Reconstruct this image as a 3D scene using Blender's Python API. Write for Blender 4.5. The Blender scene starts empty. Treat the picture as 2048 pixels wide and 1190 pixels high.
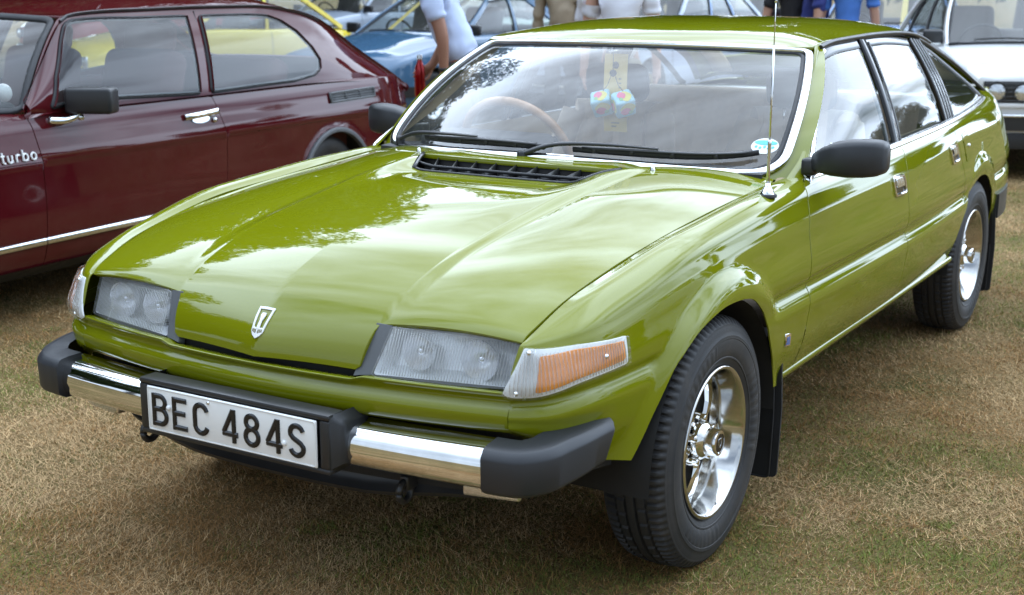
import bpy, bmesh, math, random
import numpy as np
from mathutils import Vector, Matrix
from mathutils.geometry import delaunay_2d_cdt

# ------------------------------------------------------------------ camera, sky, sun, exposure
scene = bpy.context.scene
COL = scene.collection
random.seed(7)
RNG = np.random.default_rng(7)

cam_d = bpy.data.cameras.new('camera')
cam = bpy.data.objects.new('camera', cam_d)
COL.objects.link(cam)
scene.camera = cam
cam_d.sensor_width = 36.0
cam_d.lens = 36.0 * 2693.8 / 2048.0
cam_d.clip_start = 0.05
cam_d.clip_end = 2000
CAM = (3.0405, 2.0677, 1.4638)
_yaw, _pit, _rol = math.radians(-148.68), math.radians(-13.189), math.radians(0.107)
_f = Vector((math.cos(_pit) * math.cos(_yaw), math.cos(_pit) * math.sin(_yaw), math.sin(_pit)))
_r = _f.cross(Vector((0, 0, 1))).normalized()
_u = _r.cross(_f)
_r2 = _r * math.cos(_rol) + _u * math.sin(_rol)
_u2 = -_r * math.sin(_rol) + _u * math.cos(_rol)
cam.matrix_world = Matrix(((_r2.x, _u2.x, -_f.x, CAM[0]), (_r2.y, _u2.y, -_f.y, CAM[1]), (_r2.z, _u2.z, -_f.z, CAM[2]), (0, 0, 0, 1)))
cam_d.dof.use_dof = True
cam_d.dof.focus_distance = 3.5
cam_d.dof.aperture_fstop = 5.6

SUN_EL, SUN_AZ = math.radians(40), math.radians(205)      # azimuth in the ground plane, from +x towards +y
world = bpy.data.worlds.new('World')
scene.world = world
world.use_nodes = True
wn, wl = world.node_tree.nodes, world.node_tree.links
wn.clear()
w_out = wn.new('ShaderNodeOutputWorld')
w_bg = wn.new('ShaderNodeBackground')
w_sky = wn.new('ShaderNodeTexSky')
w_sky.sky_type = 'NISHITA'
w_sky.sun_disc = False
w_sky.sun_elevation = SUN_EL
w_sky.sun_rotation = math.radians(90) - SUN_AZ
w_sky.air_density = 1.0
w_sky.dust_density = 0.4
w_sky.ozone_density = 2.0
# broken cloud deck: bright white-grey cloud over the blue
w_tc = wn.new('ShaderNodeTexCoord')
w_sep = wn.new('ShaderNodeSeparateXYZ')
wl.new(w_tc.outputs['Generated'], w_sep.inputs[0])
w_div = wn.new('ShaderNodeVectorMath'); w_div.operation = 'DIVIDE'
w_add = wn.new('ShaderNodeMath'); w_add.operation = 'ADD'; w_add.inputs[1].default_value = 0.16
w_abs = wn.new('ShaderNodeMath'); w_abs.operation = 'ABSOLUTE'
wl.new(w_sep.outputs['Z'], w_abs.inputs[0]); wl.new(w_abs.outputs[0], w_add.inputs[0])
w_cmb = wn.new('ShaderNodeCombineXYZ')
for k in range(3):
    wl.new(w_add.outputs[0], w_cmb.inputs[k])
wl.new(w_tc.outputs['Generated'], w_div.inputs[0]); wl.new(w_cmb.outputs[0], w_div.inputs[1])
w_n1 = wn.new('ShaderNodeTexNoise'); w_n1.inputs['Scale'].default_value = 0.85; w_n1.inputs['Detail'].default_value = 7; w_n1.inputs['Roughness'].default_value = 0.55; w_n1.inputs['Distortion'].default_value = 0.4
wl.new(w_div.outputs[0], w_n1.inputs['Vector'])
w_ramp = wn.new('ShaderNodeValToRGB')
w_ramp.color_ramp.elements[0].position = 0.33; w_ramp.color_ramp.elements[0].color = (0, 0, 0, 1)
w_ramp.color_ramp.elements[1].position = 0.50; w_ramp.color_ramp.elements[1].color = (1, 1, 1, 1)
wl.new(w_n1.outputs['Fac'], w_ramp.inputs[0])
w_n2 = wn.new('ShaderNodeTexNoise'); w_n2.inputs['Scale'].default_value = 1.7; w_n2.inputs['Detail'].default_value = 5
wl.new(w_div.outputs[0], w_n2.inputs['Vector'])
w_cr = wn.new('ShaderNodeValToRGB')
w_cr.color_ramp.elements[0].position = 0.33; w_cr.color_ramp.elements[0].color = (0.55, 0.67, 0.84, 1)
w_cr.color_ramp.elements[1].position = 0.66; w_cr.color_ramp.elements[1].color = (0.75, 0.90, 1.10, 1)
wl.new(w_n2.outputs['Fac'], w_cr.inputs[0])
# cloud is brighter towards the hidden sun (forward scattering)
_sdir = (math.cos(SUN_EL) * math.cos(SUN_AZ), math.cos(SUN_EL) * math.sin(SUN_AZ), math.sin(SUN_EL))
w_dot = wn.new('ShaderNodeVectorMath'); w_dot.operation = 'DOT_PRODUCT'; w_dot.inputs[1].default_value = _sdir
wl.new(w_tc.outputs['Generated'], w_dot.inputs[0])
w_mr = wn.new('ShaderNodeMapRange'); w_mr.interpolation_type = 'SMOOTHSTEP'
w_mr.inputs['From Min'].default_value = -0.3; w_mr.inputs['From Max'].default_value = 0.95; w_mr.inputs['To Min'].default_value = 9.5; w_mr.inputs['To Max'].default_value = 48.0
wl.new(w_dot.outputs['Value'], w_mr.inputs[0])
w_sc = wn.new('ShaderNodeVectorMath'); w_sc.operation = 'SCALE'
wl.new(w_cr.outputs[0], w_sc.inputs[0]); wl.new(w_mr.outputs[0], w_sc.inputs['Scale'])
w_mix = wn.new('ShaderNodeMix'); w_mix.data_type = 'RGBA'
wl.new(w_ramp.outputs[0], w_mix.inputs['Factor'])
wl.new(w_sky.outputs[0], w_mix.inputs['A']); wl.new(w_sc.outputs[0], w_mix.inputs['B'])
wl.new(w_mix.outputs['Result'], w_bg.inputs['Color'])
w_bg.inputs['Strength'].default_value = 0.10
wl.new(w_bg.outputs[0], w_out.inputs[0])

sun_d = bpy.data.lights.new('sun', 'SUN')
sun_d.energy = 0.7
sun_d.angle = math.radians(95)
sun_d.color = (1.0, 0.90, 0.74)
sun = bpy.data.objects.new('sun', sun_d)
COL.objects.link(sun)
_sd = Vector((math.cos(SUN_EL) * math.cos(SUN_AZ), math.cos(SUN_EL) * math.sin(SUN_AZ), math.sin(SUN_EL)))
sun.rotation_euler = _sd.to_track_quat('Z', 'Y').to_euler()

scene.view_settings.view_transform = 'Standard'
scene.view_settings.look = 'None'
scene.view_settings.exposure = 0.3
scene.view_settings.gamma = 1.0
scene.view_settings.use_curve_mapping = False
scene.render.engine = 'CYCLES'
scene.cycles.use_denoising = True
scene.cycles.max_bounces = 10
scene.cycles.transparent_max_bounces = 24
scene.cycles.caustics_reflective = False
scene.cycles.caustics_refractive = False

# ------------------------------------------------------------------ materials
MATS = {}
def _new(name):
    m = bpy.data.materials.new(name); m.use_nodes = True
    MATS[name] = m
    return m, m.node_tree.nodes, m.node_tree.links, m.node_tree.nodes['Principled BSDF']

def pmat(name, col, rough=0.5, metal=0.0, coat=0.0, spec=0.5, noise=0.0, nscale=40.0, bump=0.0, bscale=200.0, coat_rough=0.02, sheen=0.0):
    """principled surface with slight procedural variation of colour and roughness, and optional fine relief"""
    m, n, l, b = _new(name)
    b.inputs['Base Color'].default_value = (*col, 1)
    b.inputs['Roughness'].default_value = rough
    b.inputs['Metallic'].default_value = metal
    b.inputs['Coat Weight'].default_value = coat
    b.inputs['Coat Roughness'].default_value = coat_rough
    b.inputs['Specular IOR Level'].default_value = spec
    b.inputs['Sheen Weight'].default_value = sheen
    tc = n.new('ShaderNodeTexCoord')
    if noise:
        t = n.new('ShaderNodeTexNoise'); t.inputs['Scale'].default_value = nscale; t.inputs['Detail'].default_value = 4
        l.new(tc.outputs['Object'], t.inputs['Vector'])
        mr = n.new('ShaderNodeMapRange'); mr.inputs['To Min'].default_value = 1 - noise; mr.inputs['To Max'].default_value = 1 + noise
        l.new(t.outputs['Fac'], mr.inputs[0])
        vm = n.new('ShaderNodeVectorMath'); vm.operation = 'SCALE'; vm.inputs[0].default_value = col
        l.new(mr.outputs[0], vm.inputs['Scale']); l.new(vm.outputs[0], b.inputs['Base Color'])
        mr2 = n.new('ShaderNodeMapRange'); mr2.inputs['To Min'].default_value = max(0, rough * (1 - noise)); mr2.inputs['To Max'].default_value = min(1, rough * (1 + noise))
        l.new(t.outputs['Fac'], mr2.inputs[0]); l.new(mr2.outputs[0], b.inputs['Roughness'])
    if bump:
        t2 = n.new('ShaderNodeTexNoise'); t2.inputs['Scale'].default_value = bscale; t2.inputs['Detail'].default_value = 3
        l.new(tc.outputs['Object'], t2.inputs['Vector'])
        bp = n.new('ShaderNodeBump'); bp.inputs['Strength'].default_value = bump; bp.inputs['Distance'].default_value = 0.002
        l.new(t2.outputs['Fac'], bp.inputs['Height']); l.new(bp.outputs[0], b.inputs['Normal'])
    return m

def paint(name, col, dust=0.012, orange=0.0035):
    """solid colour paint under clear lacquer, faint dust film and orange-peel"""
    m, n, l, b = _new(name)
    b.inputs['Roughness'].default_value = 0.38
    b.inputs['Specular IOR Level'].default_value = 0.0
    b.inputs['Coat Weight'].default_value = 1.0
    b.inputs['Coat Roughness'].default_value = 0.018
    b.inputs['Coat IOR'].default_value = 1.52
    tc = n.new('ShaderNodeTexCoord')
    t = n.new('ShaderNodeTexNoise'); t.inputs['Scale'].default_value = 3.0; t.inputs['Detail'].default_value = 8; t.inputs['Roughness'].default_value = 0.65
    l.new(tc.outputs['Object'], t.inputs['Vector'])
    mr = n.new('ShaderNodeMapRange'); mr.inputs['From Min'].default_value = 0.45; mr.inputs['From Max'].default_value = 0.8; mr.inputs['To Max'].default_value = dust * 2
    l.new(t.outputs['Fac'], mr.inputs[0])
    mx = n.new('ShaderNodeMix'); mx.data_type = 'RGBA'
    mx.inputs['A'].default_value = (*col, 1); mx.inputs['B'].default_value = (0.42, 0.38, 0.30, 1)
    l.new(mr.outputs[0], mx.inputs['Factor']); l.new(mx.outputs['Result'], b.inputs['Base Color'])
    mr2 = n.new('ShaderNodeMapRange'); mr2.inputs['To Min'].default_value = 0.008; mr2.inputs['To Max'].default_value = 0.05
    l.new(t.outputs['Fac'], mr2.inputs[0]); l.new(mr2.outputs[0], b.inputs['Coat Roughness'])
    t2 = n.new('ShaderNodeTexNoise'); t2.inputs['Scale'].default_value = 7.0; t2.inputs['Detail'].default_value = 1
    l.new(tc.outputs['Object'], t2.inputs['Vector'])
    bp = n.new('ShaderNodeBump'); bp.inputs['Strength'].default_value = orange; bp.inputs['Distance'].default_value = 0.02
    l.new(t2.outputs['Fac'], bp.inputs['Height']); l.new(bp.outputs[0], b.inputs['Coat Normal'])
    return m

def glassmat(name, tint=(0.86, 0.9, 0.9), ior=1.5, film=0.03, rough=0.0, gain=1.0):
    """thin sheet of glass: reflection by Fresnel, the rest passes straight through; a thin dirt film scatters a little"""
    m, n, l, b = _new(name)
    n.remove(b)
    out = n['Material Output']
    fr = n.new('ShaderNodeFresnel')
    ge = n.new('ShaderNodeNewGeometry'); io = n.new('ShaderNodeMapRange')      # same reflection from either face of the sheet
    io.inputs['To Min'].default_value = ior; io.inputs['To Max'].default_value = 1 / ior
    l.new(ge.outputs['Backfacing'], io.inputs[0]); l.new(io.outputs[0], fr.inputs['IOR'])
    mu = n.new('ShaderNodeMath'); mu.operation = 'MULTIPLY'; mu.inputs[1].default_value = gain; mu.use_clamp = True
    l.new(fr.outputs[0], mu.inputs[0])
    gl = n.new('ShaderNodeBsdfGlossy'); gl.inputs['Roughness'].default_value = rough; gl.inputs['Color'].default_value = (1, 1, 1, 1)
    tr = n.new('ShaderNodeBsdfTransparent'); tr.inputs['Color'].default_value = (*tint, 1)
    df = n.new('ShaderNodeBsdfDiffuse'); df.inputs['Color'].default_value = (0.7, 0.7, 0.68, 1)
    m1 = n.new('ShaderNodeMixShader'); m1.inputs[0].default_value = film
    tc = n.new('ShaderNodeTexCoord'); t = n.new('ShaderNodeTexNoise'); t.inputs['Scale'].default_value = 5; t.inputs['Detail'].default_value = 5
    l.new(tc.outputs['Object'], t.inputs['Vector'])
    mr = n.new('ShaderNodeMapRange'); mr.inputs['To Min'].default_value = film * 0.4; mr.inputs['To Max'].default_value = film * 1.6
    l.new(t.outputs['Fac'], mr.inputs[0]); l.new(mr.outputs[0], m1.inputs[0])
    l.new(tr.outputs[0], m1.inputs[1]); l.new(df.outputs[0], m1.inputs[2])
    m2 = n.new('ShaderNodeMixShader')
    l.new(mu.outputs[0], m2.inputs[0]); l.new(m1.outputs[0], m2.inputs[1]); l.new(gl.outputs[0], m2.inputs[2])
    l.new(m2.outputs[0], out.inputs['Surface'])
    return m

paint('green_paint', (0.168, 0.183, 0.0032))
paint('maroon_paint', (0.072, 0.0055, 0.008))
paint('blue_paint', (0.055, 0.125, 0.215))
paint('yellow_paint', (0.75, 0.58, 0.05))
paint('white_paint', (0.84, 0.84, 0.83))
paint('pale_green_paint', (0.42, 0.50, 0.44))
paint('pale_blue_paint', (0.16, 0.27, 0.50))
paint('red_paint', (0.45, 0.02, 0.025))
paint('silver_blue_paint', (0.40, 0.46, 0.55))
pmat('chrome', (0.80, 0.80, 0.79), 0.045, 1.0, noise=0.25, nscale=15)
pmat('wheel_chrome', (0.72, 0.71, 0.69), 0.09, 1.0, noise=0.3, nscale=20)
pmat('bright_trim', (0.78, 0.78, 0.78), 0.16, 1.0, noise=0.15, nscale=30)
pmat('black_rubber', (0.016, 0.016, 0.018), 0.55, noise=0.25, nscale=25, bump=0.15, bscale=900)
pmat('bumper_black', (0.020, 0.021, 0.024), 0.42, noise=0.15, nscale=12, bump=0.08, bscale=1200)
pmat('black_gloss', (0.010, 0.010, 0.011), 0.14, noise=0.2, nscale=10)
pmat('black_satin', (0.018, 0.018, 0.019), 0.35, noise=0.2, nscale=15)
pmat('grey_plastic', (0.10, 0.105, 0.11), 0.45, noise=0.15, nscale=20)
pmat('underbody', (0.012, 0.011, 0.010), 0.85, noise=0.4, nscale=12)
m = pmat('tyre_rubber', (0.020, 0.020, 0.021), 0.62, bump=0.2, bscale=500)
n, l = m.node_tree.nodes, m.node_tree.links; b = n['Principled BSDF']           # dried dust in patches
tc = n.new('ShaderNodeTexCoord'); t = n.new('ShaderNodeTexNoise'); t.inputs['Scale'].default_value = 9; t.inputs['Detail'].default_value = 8; t.inputs['Roughness'].default_value = .7
l.new(tc.outputs['Object'], t.inputs['Vector'])
mr = n.new('ShaderNodeMapRange'); mr.inputs['From Min'].default_value = .45; mr.inputs['From Max'].default_value = .85; mr.inputs['To Max'].default_value = .30; l.new(t.outputs['Fac'], mr.inputs[0])
mx = n.new('ShaderNodeMix'); mx.data_type = 'RGBA'; mx.inputs['A'].default_value = (.019, .019, .020, 1); mx.inputs['B'].default_value = (.13, .105, .08, 1)
l.new(mr.outputs[0], mx.inputs['Factor']); l.new(mx.outputs['Result'], b.inputs['Base Color'])
pmat('mud_flap_rubber', (0.014, 0.014, 0.015), 0.6, noise=0.3, nscale=18, bump=0.1, bscale=300)
pmat('plate_white', (0.80, 0.80, 0.78), 0.22, noise=0.05, nscale=20, coat=0.4)
pmat('plate_black', (0.010, 0.010, 0.011), 0.18)
pmat('headlamp_reflector', (0.93, 0.94, 0.96), 0.25, 0.35)
pmat('lamp_bowl', (0.95, 0.95, 0.97), 0.24, 0.6)
pmat('rim_chrome', (0.58, 0.57, 0.55), 0.10, 1.0, noise=0.3, nscale=20)
pmat('bulb_shield', (0.75, 0.75, 0.77), 0.2, 1.0)
pmat('amber', (0.95, 0.31, 0.006), 0.5, noise=0.2, nscale=30, spec=0.2)
pmat('dull_red', (0.25, 0.03, 0.02), 0.30, coat=0.6)
pmat('seat_cloth', (0.56, 0.45, 0.34), 0.9, noise=0.12, nscale=60, sheen=0.2)
pmat('seat_dark', (0.10, 0.09, 0.085), 0.8, noise=0.15, nscale=40)
pmat('tan_trim', (0.42, 0.33, 0.20), 0.75, noise=0.1, nscale=30)
pmat('wheel_brown', (0.36, 0.19, 0.08), 0.35, noise=0.15, nscale=20, coat=0.3)
pmat('parcel_white', (0.62, 0.62, 0.60), 0.8, noise=0.08, nscale=15)
pmat('dash_black', (0.022, 0.022, 0.024), 0.6, noise=0.2, nscale=30)
pmat('red_seat', (0.10, 0.030, 0.028), 0.85, noise=0.15, nscale=40)
pmat('paper_yellow', (0.66, 0.50, 0.14), 0.8, noise=0.06, nscale=12)
pmat('ink_black', (0.02, 0.02, 0.02), 0.6)
pmat('ink_grey', (0.20, 0.18, 0.10), 0.7)
pmat('sticker_white', (0.78, 0.80, 0.79), 0.5)
pmat('sticker_teal', (0.12, 0.52, 0.50), 0.5)
pmat('dice_blue', (0.35, 0.62, 0.72), 0.85, noise=0.1, nscale=60)
pmat('dice_pink', (0.75, 0.15, 0.28), 0.85)
pmat('dice_yellow', (0.70, 0.62, 0.15), 0.85)
pmat('dice_green', (0.25, 0.50, 0.20), 0.85)
pmat('badge_blue', (0.05, 0.14, 0.40), 0.2, coat=0.5)
pmat('badge_white', (0.80, 0.80, 0.80), 0.25, coat=0.5)
glassmat('car_glass', (0.84, 0.88, 0.87), 1.52, 0.035)
glassmat('windscreen_glass', (0.92, 0.93, 0.92), 1.52, 0.035, gain=1.25)
glassmat('side_glass', (0.84, 0.88, 0.87), 1.52, 0.03, gain=1.0)
glassmat('lamp_glass', (0.97, 0.98, 0.98), 1.5, 0.10)
glassmat('lamp_rib', (0.9, 0.9, 0.92), 1.5, 0.42)
glassmat('indicator_glass', (0.97, 0.97, 0.97), 1.45, 0.012)
glassmat('indicator_rib', (0.95, 0.90, 0.85), 1.5, 0.22)
m, n, l, b = _new('lens_glass')
b.inputs['Base Color'].default_value = (0.97, 0.98, 0.98, 1); b.inputs['Transmission Weight'].default_value = 1.0; b.inputs['Roughness'].default_value = 0.03; b.inputs['IOR'].default_value = 1.4

# ------------------------------------------------------------------ object helpers
def obj(name, V, F, mat, parent=None, smooth=True, normals=None, auto=None):
    me = bpy.data.meshes.new(name)
    V = np.asarray(V, float)
    me.from_pydata(V.tolist(), [], [tuple(int(i) for i in f) for f in F])
    if mat is not None:
        me.materials.append(MATS[mat] if isinstance(mat, str) else mat)
    me.update()
    if smooth:
        me.polygons.foreach_set('use_smooth', np.ones(len(me.polygons), bool))
    if normals is not None:
        me.normals_split_custom_set_from_vertices([tuple(x) for x in normals])
    elif auto:
        try:
            me.set_sharp_from_angle(angle=math.radians(auto))
        except Exception:
            pass
    o = bpy.data.objects.new(name, me)
    COL.objects.link(o)
    if parent is not None:
        o.parent = parent
    return o

def bobj(name, bm, mat, parent=None, smooth=True, auto=35):
    me = bpy.data.meshes.new(name)
    bm.normal_update()
    bm.to_mesh(me); bm.free()
    me.materials.append(MATS[mat] if isinstance(mat, str) else mat)
    if smooth:
        me.polygons.foreach_set('use_smooth', np.ones(len(me.polygons), bool))
        try:
            me.set_sharp_from_angle(angle=math.radians(auto))
        except Exception:
            pass
    o = bpy.data.objects.new(name, me)
    COL.objects.link(o)
    if parent is not None:
        o.parent = parent
    return o

def thing(name, label, cat, loc=(0, 0, 0), rz=0.0, group=None):
    o = bpy.data.objects.new(name, None)
    COL.objects.link(o)
    o.empty_display_size = 0.2
    o.location = loc; o.rotation_euler = (0, 0, rz)
    o['label'] = label; o['category'] = cat
    if group:
        o['group'] = group
    return o

def tag(o, label, cat, group=None):
    o['label'] = label; o['category'] = cat
    if group:
        o['group'] = group
    return o

def empty_part(name, parent, loc=(0, 0, 0), rot=(0, 0, 0)):
    o = bpy.data.objects.new(name, None)
    COL.objects.link(o); o.parent = parent; o.location = loc; o.rotation_euler = rot
    o.empty_display_size = 0.1
    return o

def copy_tree(o, parent=None):
    c = o.copy(); COL.objects.link(c); c.parent = parent
    for ch in list(o.children):
        copy_tree(ch, c)
    return c

class MB:
    """collects vertices and faces of one mesh"""
    def __init__(s): s.V = []; s.F = []
    def add(s, V, F):
        k = len(s.V)
        s.V.extend([tuple(v) for v in np.asarray(V, float)])
        s.F.extend([tuple(int(i) + k for i in f) for f in F])
        return s
    def build(s, name, mat, parent=None, smooth=True, auto=35):
        return obj(name, s.V, s.F, mat, parent, smooth, auto=auto)

def mir(V): return np.asarray(V, float) * np.array([1, -1, 1.0])

def box(c, s, bev=0.0, rot=None, seg=2):
    """box with bevelled edges -> V,F"""
    bm = bmesh.new()
    bmesh.ops.create_cube(bm, size=1.0)
    for v in bm.verts:
        v.co = Vector((v.co.x * s[0], v.co.y * s[1], v.co.z * s[2]))
    if bev:
        bmesh.ops.bevel(bm, geom=list(bm.edges), offset=bev, segments=seg, profile=0.5, affect='EDGES')
    M = rot if rot is not None else Matrix.Identity(3)
    V = [tuple((M @ v.co) + Vector(c)) for v in bm.verts]
    bm.verts.index_update()
    F = [[v.index for v in f.verts] for f in bm.faces]
    bm.free()
    return V, F

def frames(P, up):
    P = np.asarray(P, float); n = len(P)
    T = np.zeros_like(P)
    T[1:-1] = P[2:] - P[:-2]; T[0] = P[1] - P[0]; T[-1] = P[-1] - P[-2]
    T /= np.linalg.norm(T, axis=1)[:, None] + 1e-12
    U = np.asarray(up, float)
    if U.ndim == 1: U = np.tile(U, (n, 1))
    S = np.cross(T, U); S /= np.linalg.norm(S, axis=1)[:, None] + 1e-12
    U2 = np.cross(S, T)
    return T, S, U2

def sweep(P, prof, up=(0, 0, 1), closed_path=False, caps=True, scale=None):
    """sweep a closed 2-D profile (side, up) along a path"""
    P = np.asarray(P, float)
    if closed_path:
        Q = np.vstack([P[-1], P, P[0]])
        U = np.asarray(up, float)
        UQ = U if U.ndim == 1 else np.vstack([U[-1], U, U[0]])
        T, S, U2 = frames(Q, UQ); T, S, U2 = T[1:-1], S[1:-1], U2[1:-1]
    else:
        T, S, U2 = frames(P, up)
    prof = np.asarray(prof, float); m = len(prof); n = len(P)
    sc = np.ones(n) if scale is None else np.asarray(scale, float)
    V = (P[:, None, :] + S[:, None, :] * (prof[None, :, 0:1] * sc[:, None, None]) + U2[:, None, :] * (prof[None, :, 1:2] * sc[:, None, None])).reshape(-1, 3)
    F = []
    for i in range(n if closed_path else n - 1):
        j = (i + 1) % n
        for k in range(m):
            k2 = (k + 1) % m
            F.append((i * m + k, i * m + k2, j * m + k2, j * m + k))
    if caps and not closed_path:
        F.append(tuple(range(m))[::-1]); F.append(tuple((n - 1) * m + k for k in range(m)))
    return V, F

def circ(r, n=10, a0=0.0):
    return [(r * math.cos(a0 + 2 * math.pi * k / n), r * math.sin(a0 + 2 * math.pi * k / n)) for k in range(n)]

def tube(P, r, n=8, up=(0.12, 0.08, 1), scale=None):
    return sweep(P, circ(r, n), up, scale=scale)

def flat_prof(w, h, b=None):
    """rounded flat strip: width w along side, height h along up, base at 0"""
    b = b if b is not None else min(w, h) * 0.35
    return [(-w / 2, 0), (-w / 2, h - b), (-w / 2 + b, h), (w / 2 - b, h), (w / 2, h - b), (w / 2, 0)]

def lathe(prof, n=64, axis='y', center=(0, 0, 0), closed=False, a0=0, a1=2 * math.pi):
    """revolve (r, h) about the axis"""
    prof = np.asarray(prof, float); m = len(prof)
    full = abs(a1 - a0 - 2 * math.pi) < 1e-6
    k = n if full else n + 1
    V = []
    for i in range(k):
        a = a0 + (a1 - a0) * i / n
        c, s = math.cos(a), math.sin(a)
        for r, h in prof:
            V.append((r * c + center[0], h + center[1], r * s + center[2]) if axis == 'y' else (r * c + center[0], r * s + center[1], h + center[2]))
    F = []
    for i in range(n):
        j = (i + 1) % k
        for q in range(m - 1 if not closed else m):
            q2 = (q + 1) % m
            F.append((i * m + q, i * m + q2, j * m + q2, j * m + q) if axis == 'y' else (i * m + q, j * m + q, j * m + q2, i * m + q2))
    return V, F

def grid(fn, us, vs, flip=False):
    U, Vv = np.meshgrid(us, vs, indexing='ij')
    P = fn(U, Vv).reshape(-1, 3)
    nu, nv = len(us), len(vs); F = []
    for i in range(nu - 1):
        for j in range(nv - 1):
            q = (i * nv + j, (i + 1) * nv + j, (i + 1) * nv + j + 1, i * nv + j + 1)
            F.append(q[::-1] if flip else q)
    return P, F

def resample(poly, res, closed=True):
    P = np.asarray(poly, float); out = []
    n = len(P)
    for i in range(n if closed else n - 1):
        a, b = P[i], P[(i + 1) % n]
        k = max(1, int(math.ceil(np.linalg.norm(b - a) / res)))
        for t in range(k):
            out.append(a + (b - a) * t / k)
    if not closed: out.append(P[-1])
    return np.array(out)

def smooth_poly(pts, n=8, closed=False):
    """Catmull-Rom through the points"""
    P = np.asarray(pts, float); out = []
    N = len(P)
    for i in range(N if closed else N - 1):
        p0 = P[(i - 1) % N] if closed or i > 0 else 2 * P[0] - P[1]
        p1 = P[i]; p2 = P[(i + 1) % N]
        p3 = P[(i + 2) % N] if closed or i + 2 < N else 2 * P[-1] - P[-2]
        for k in range(n):
            t = k / n
            out.append(0.5 * ((2 * p1) + (-p0 + p2) * t + (2 * p0 - 5 * p1 + 4 * p2 - p3) * t * t + (-p0 + 3 * p1 - 3 * p2 + p3) * t ** 3))
    if not closed: out.append(P[-1])
    return np.array(out)

def round_poly(pts, r, n=5):
    """round the corners of a closed 2-D polygon"""
    P = np.asarray(pts, float); N = len(P); out = []
    rr = r if hasattr(r, '__len__') else [r] * N
    for i in range(N):
        p, a, b = P[i], P[i - 1], P[(i + 1) % N]
        if rr[i] <= 0:
            out.append(p); continue
        da, db = a - p, b - p
        ra = min(rr[i], np.linalg.norm(da) * 0.49); rb = min(rr[i], np.linalg.norm(db) * 0.49)
        A = p + da / np.linalg.norm(da) * ra; B = p + db / np.linalg.norm(db) * rb
        for k in range(n + 1):
            t = k / n
            out.append((1 - t) ** 2 * A + 2 * t * (1 - t) * p + t * t * B)
    return np.array(out)

def inside(poly, pts):
    poly = np.asarray(poly); x, y = pts[:, 0], pts[:, 1]; c = np.zeros(len(pts), bool)
    j = len(poly) - 1
    for i in range(len(poly)):
        xi, yi = poly[i]; xj, yj = poly[j]
        m = ((yi > y) != (yj > y)) & (x < (xj - xi) * (y - yi) / (yj - yi + 1e-15) + xi)
        c ^= m; j = i
    return c

def segdist(poly, pts):
    d = np.full(len(pts), 1e9); n = len(poly)
    for i in range(n):
        a, b = poly[i], poly[(i + 1) % n]; ab = b - a; L = ab @ ab + 1e-18
        t = np.clip(((pts - a) @ ab) / L, 0, 1)
        d = np.minimum(d, np.linalg.norm(pts - (a + t[:, None] * ab), axis=1))
    return d

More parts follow.
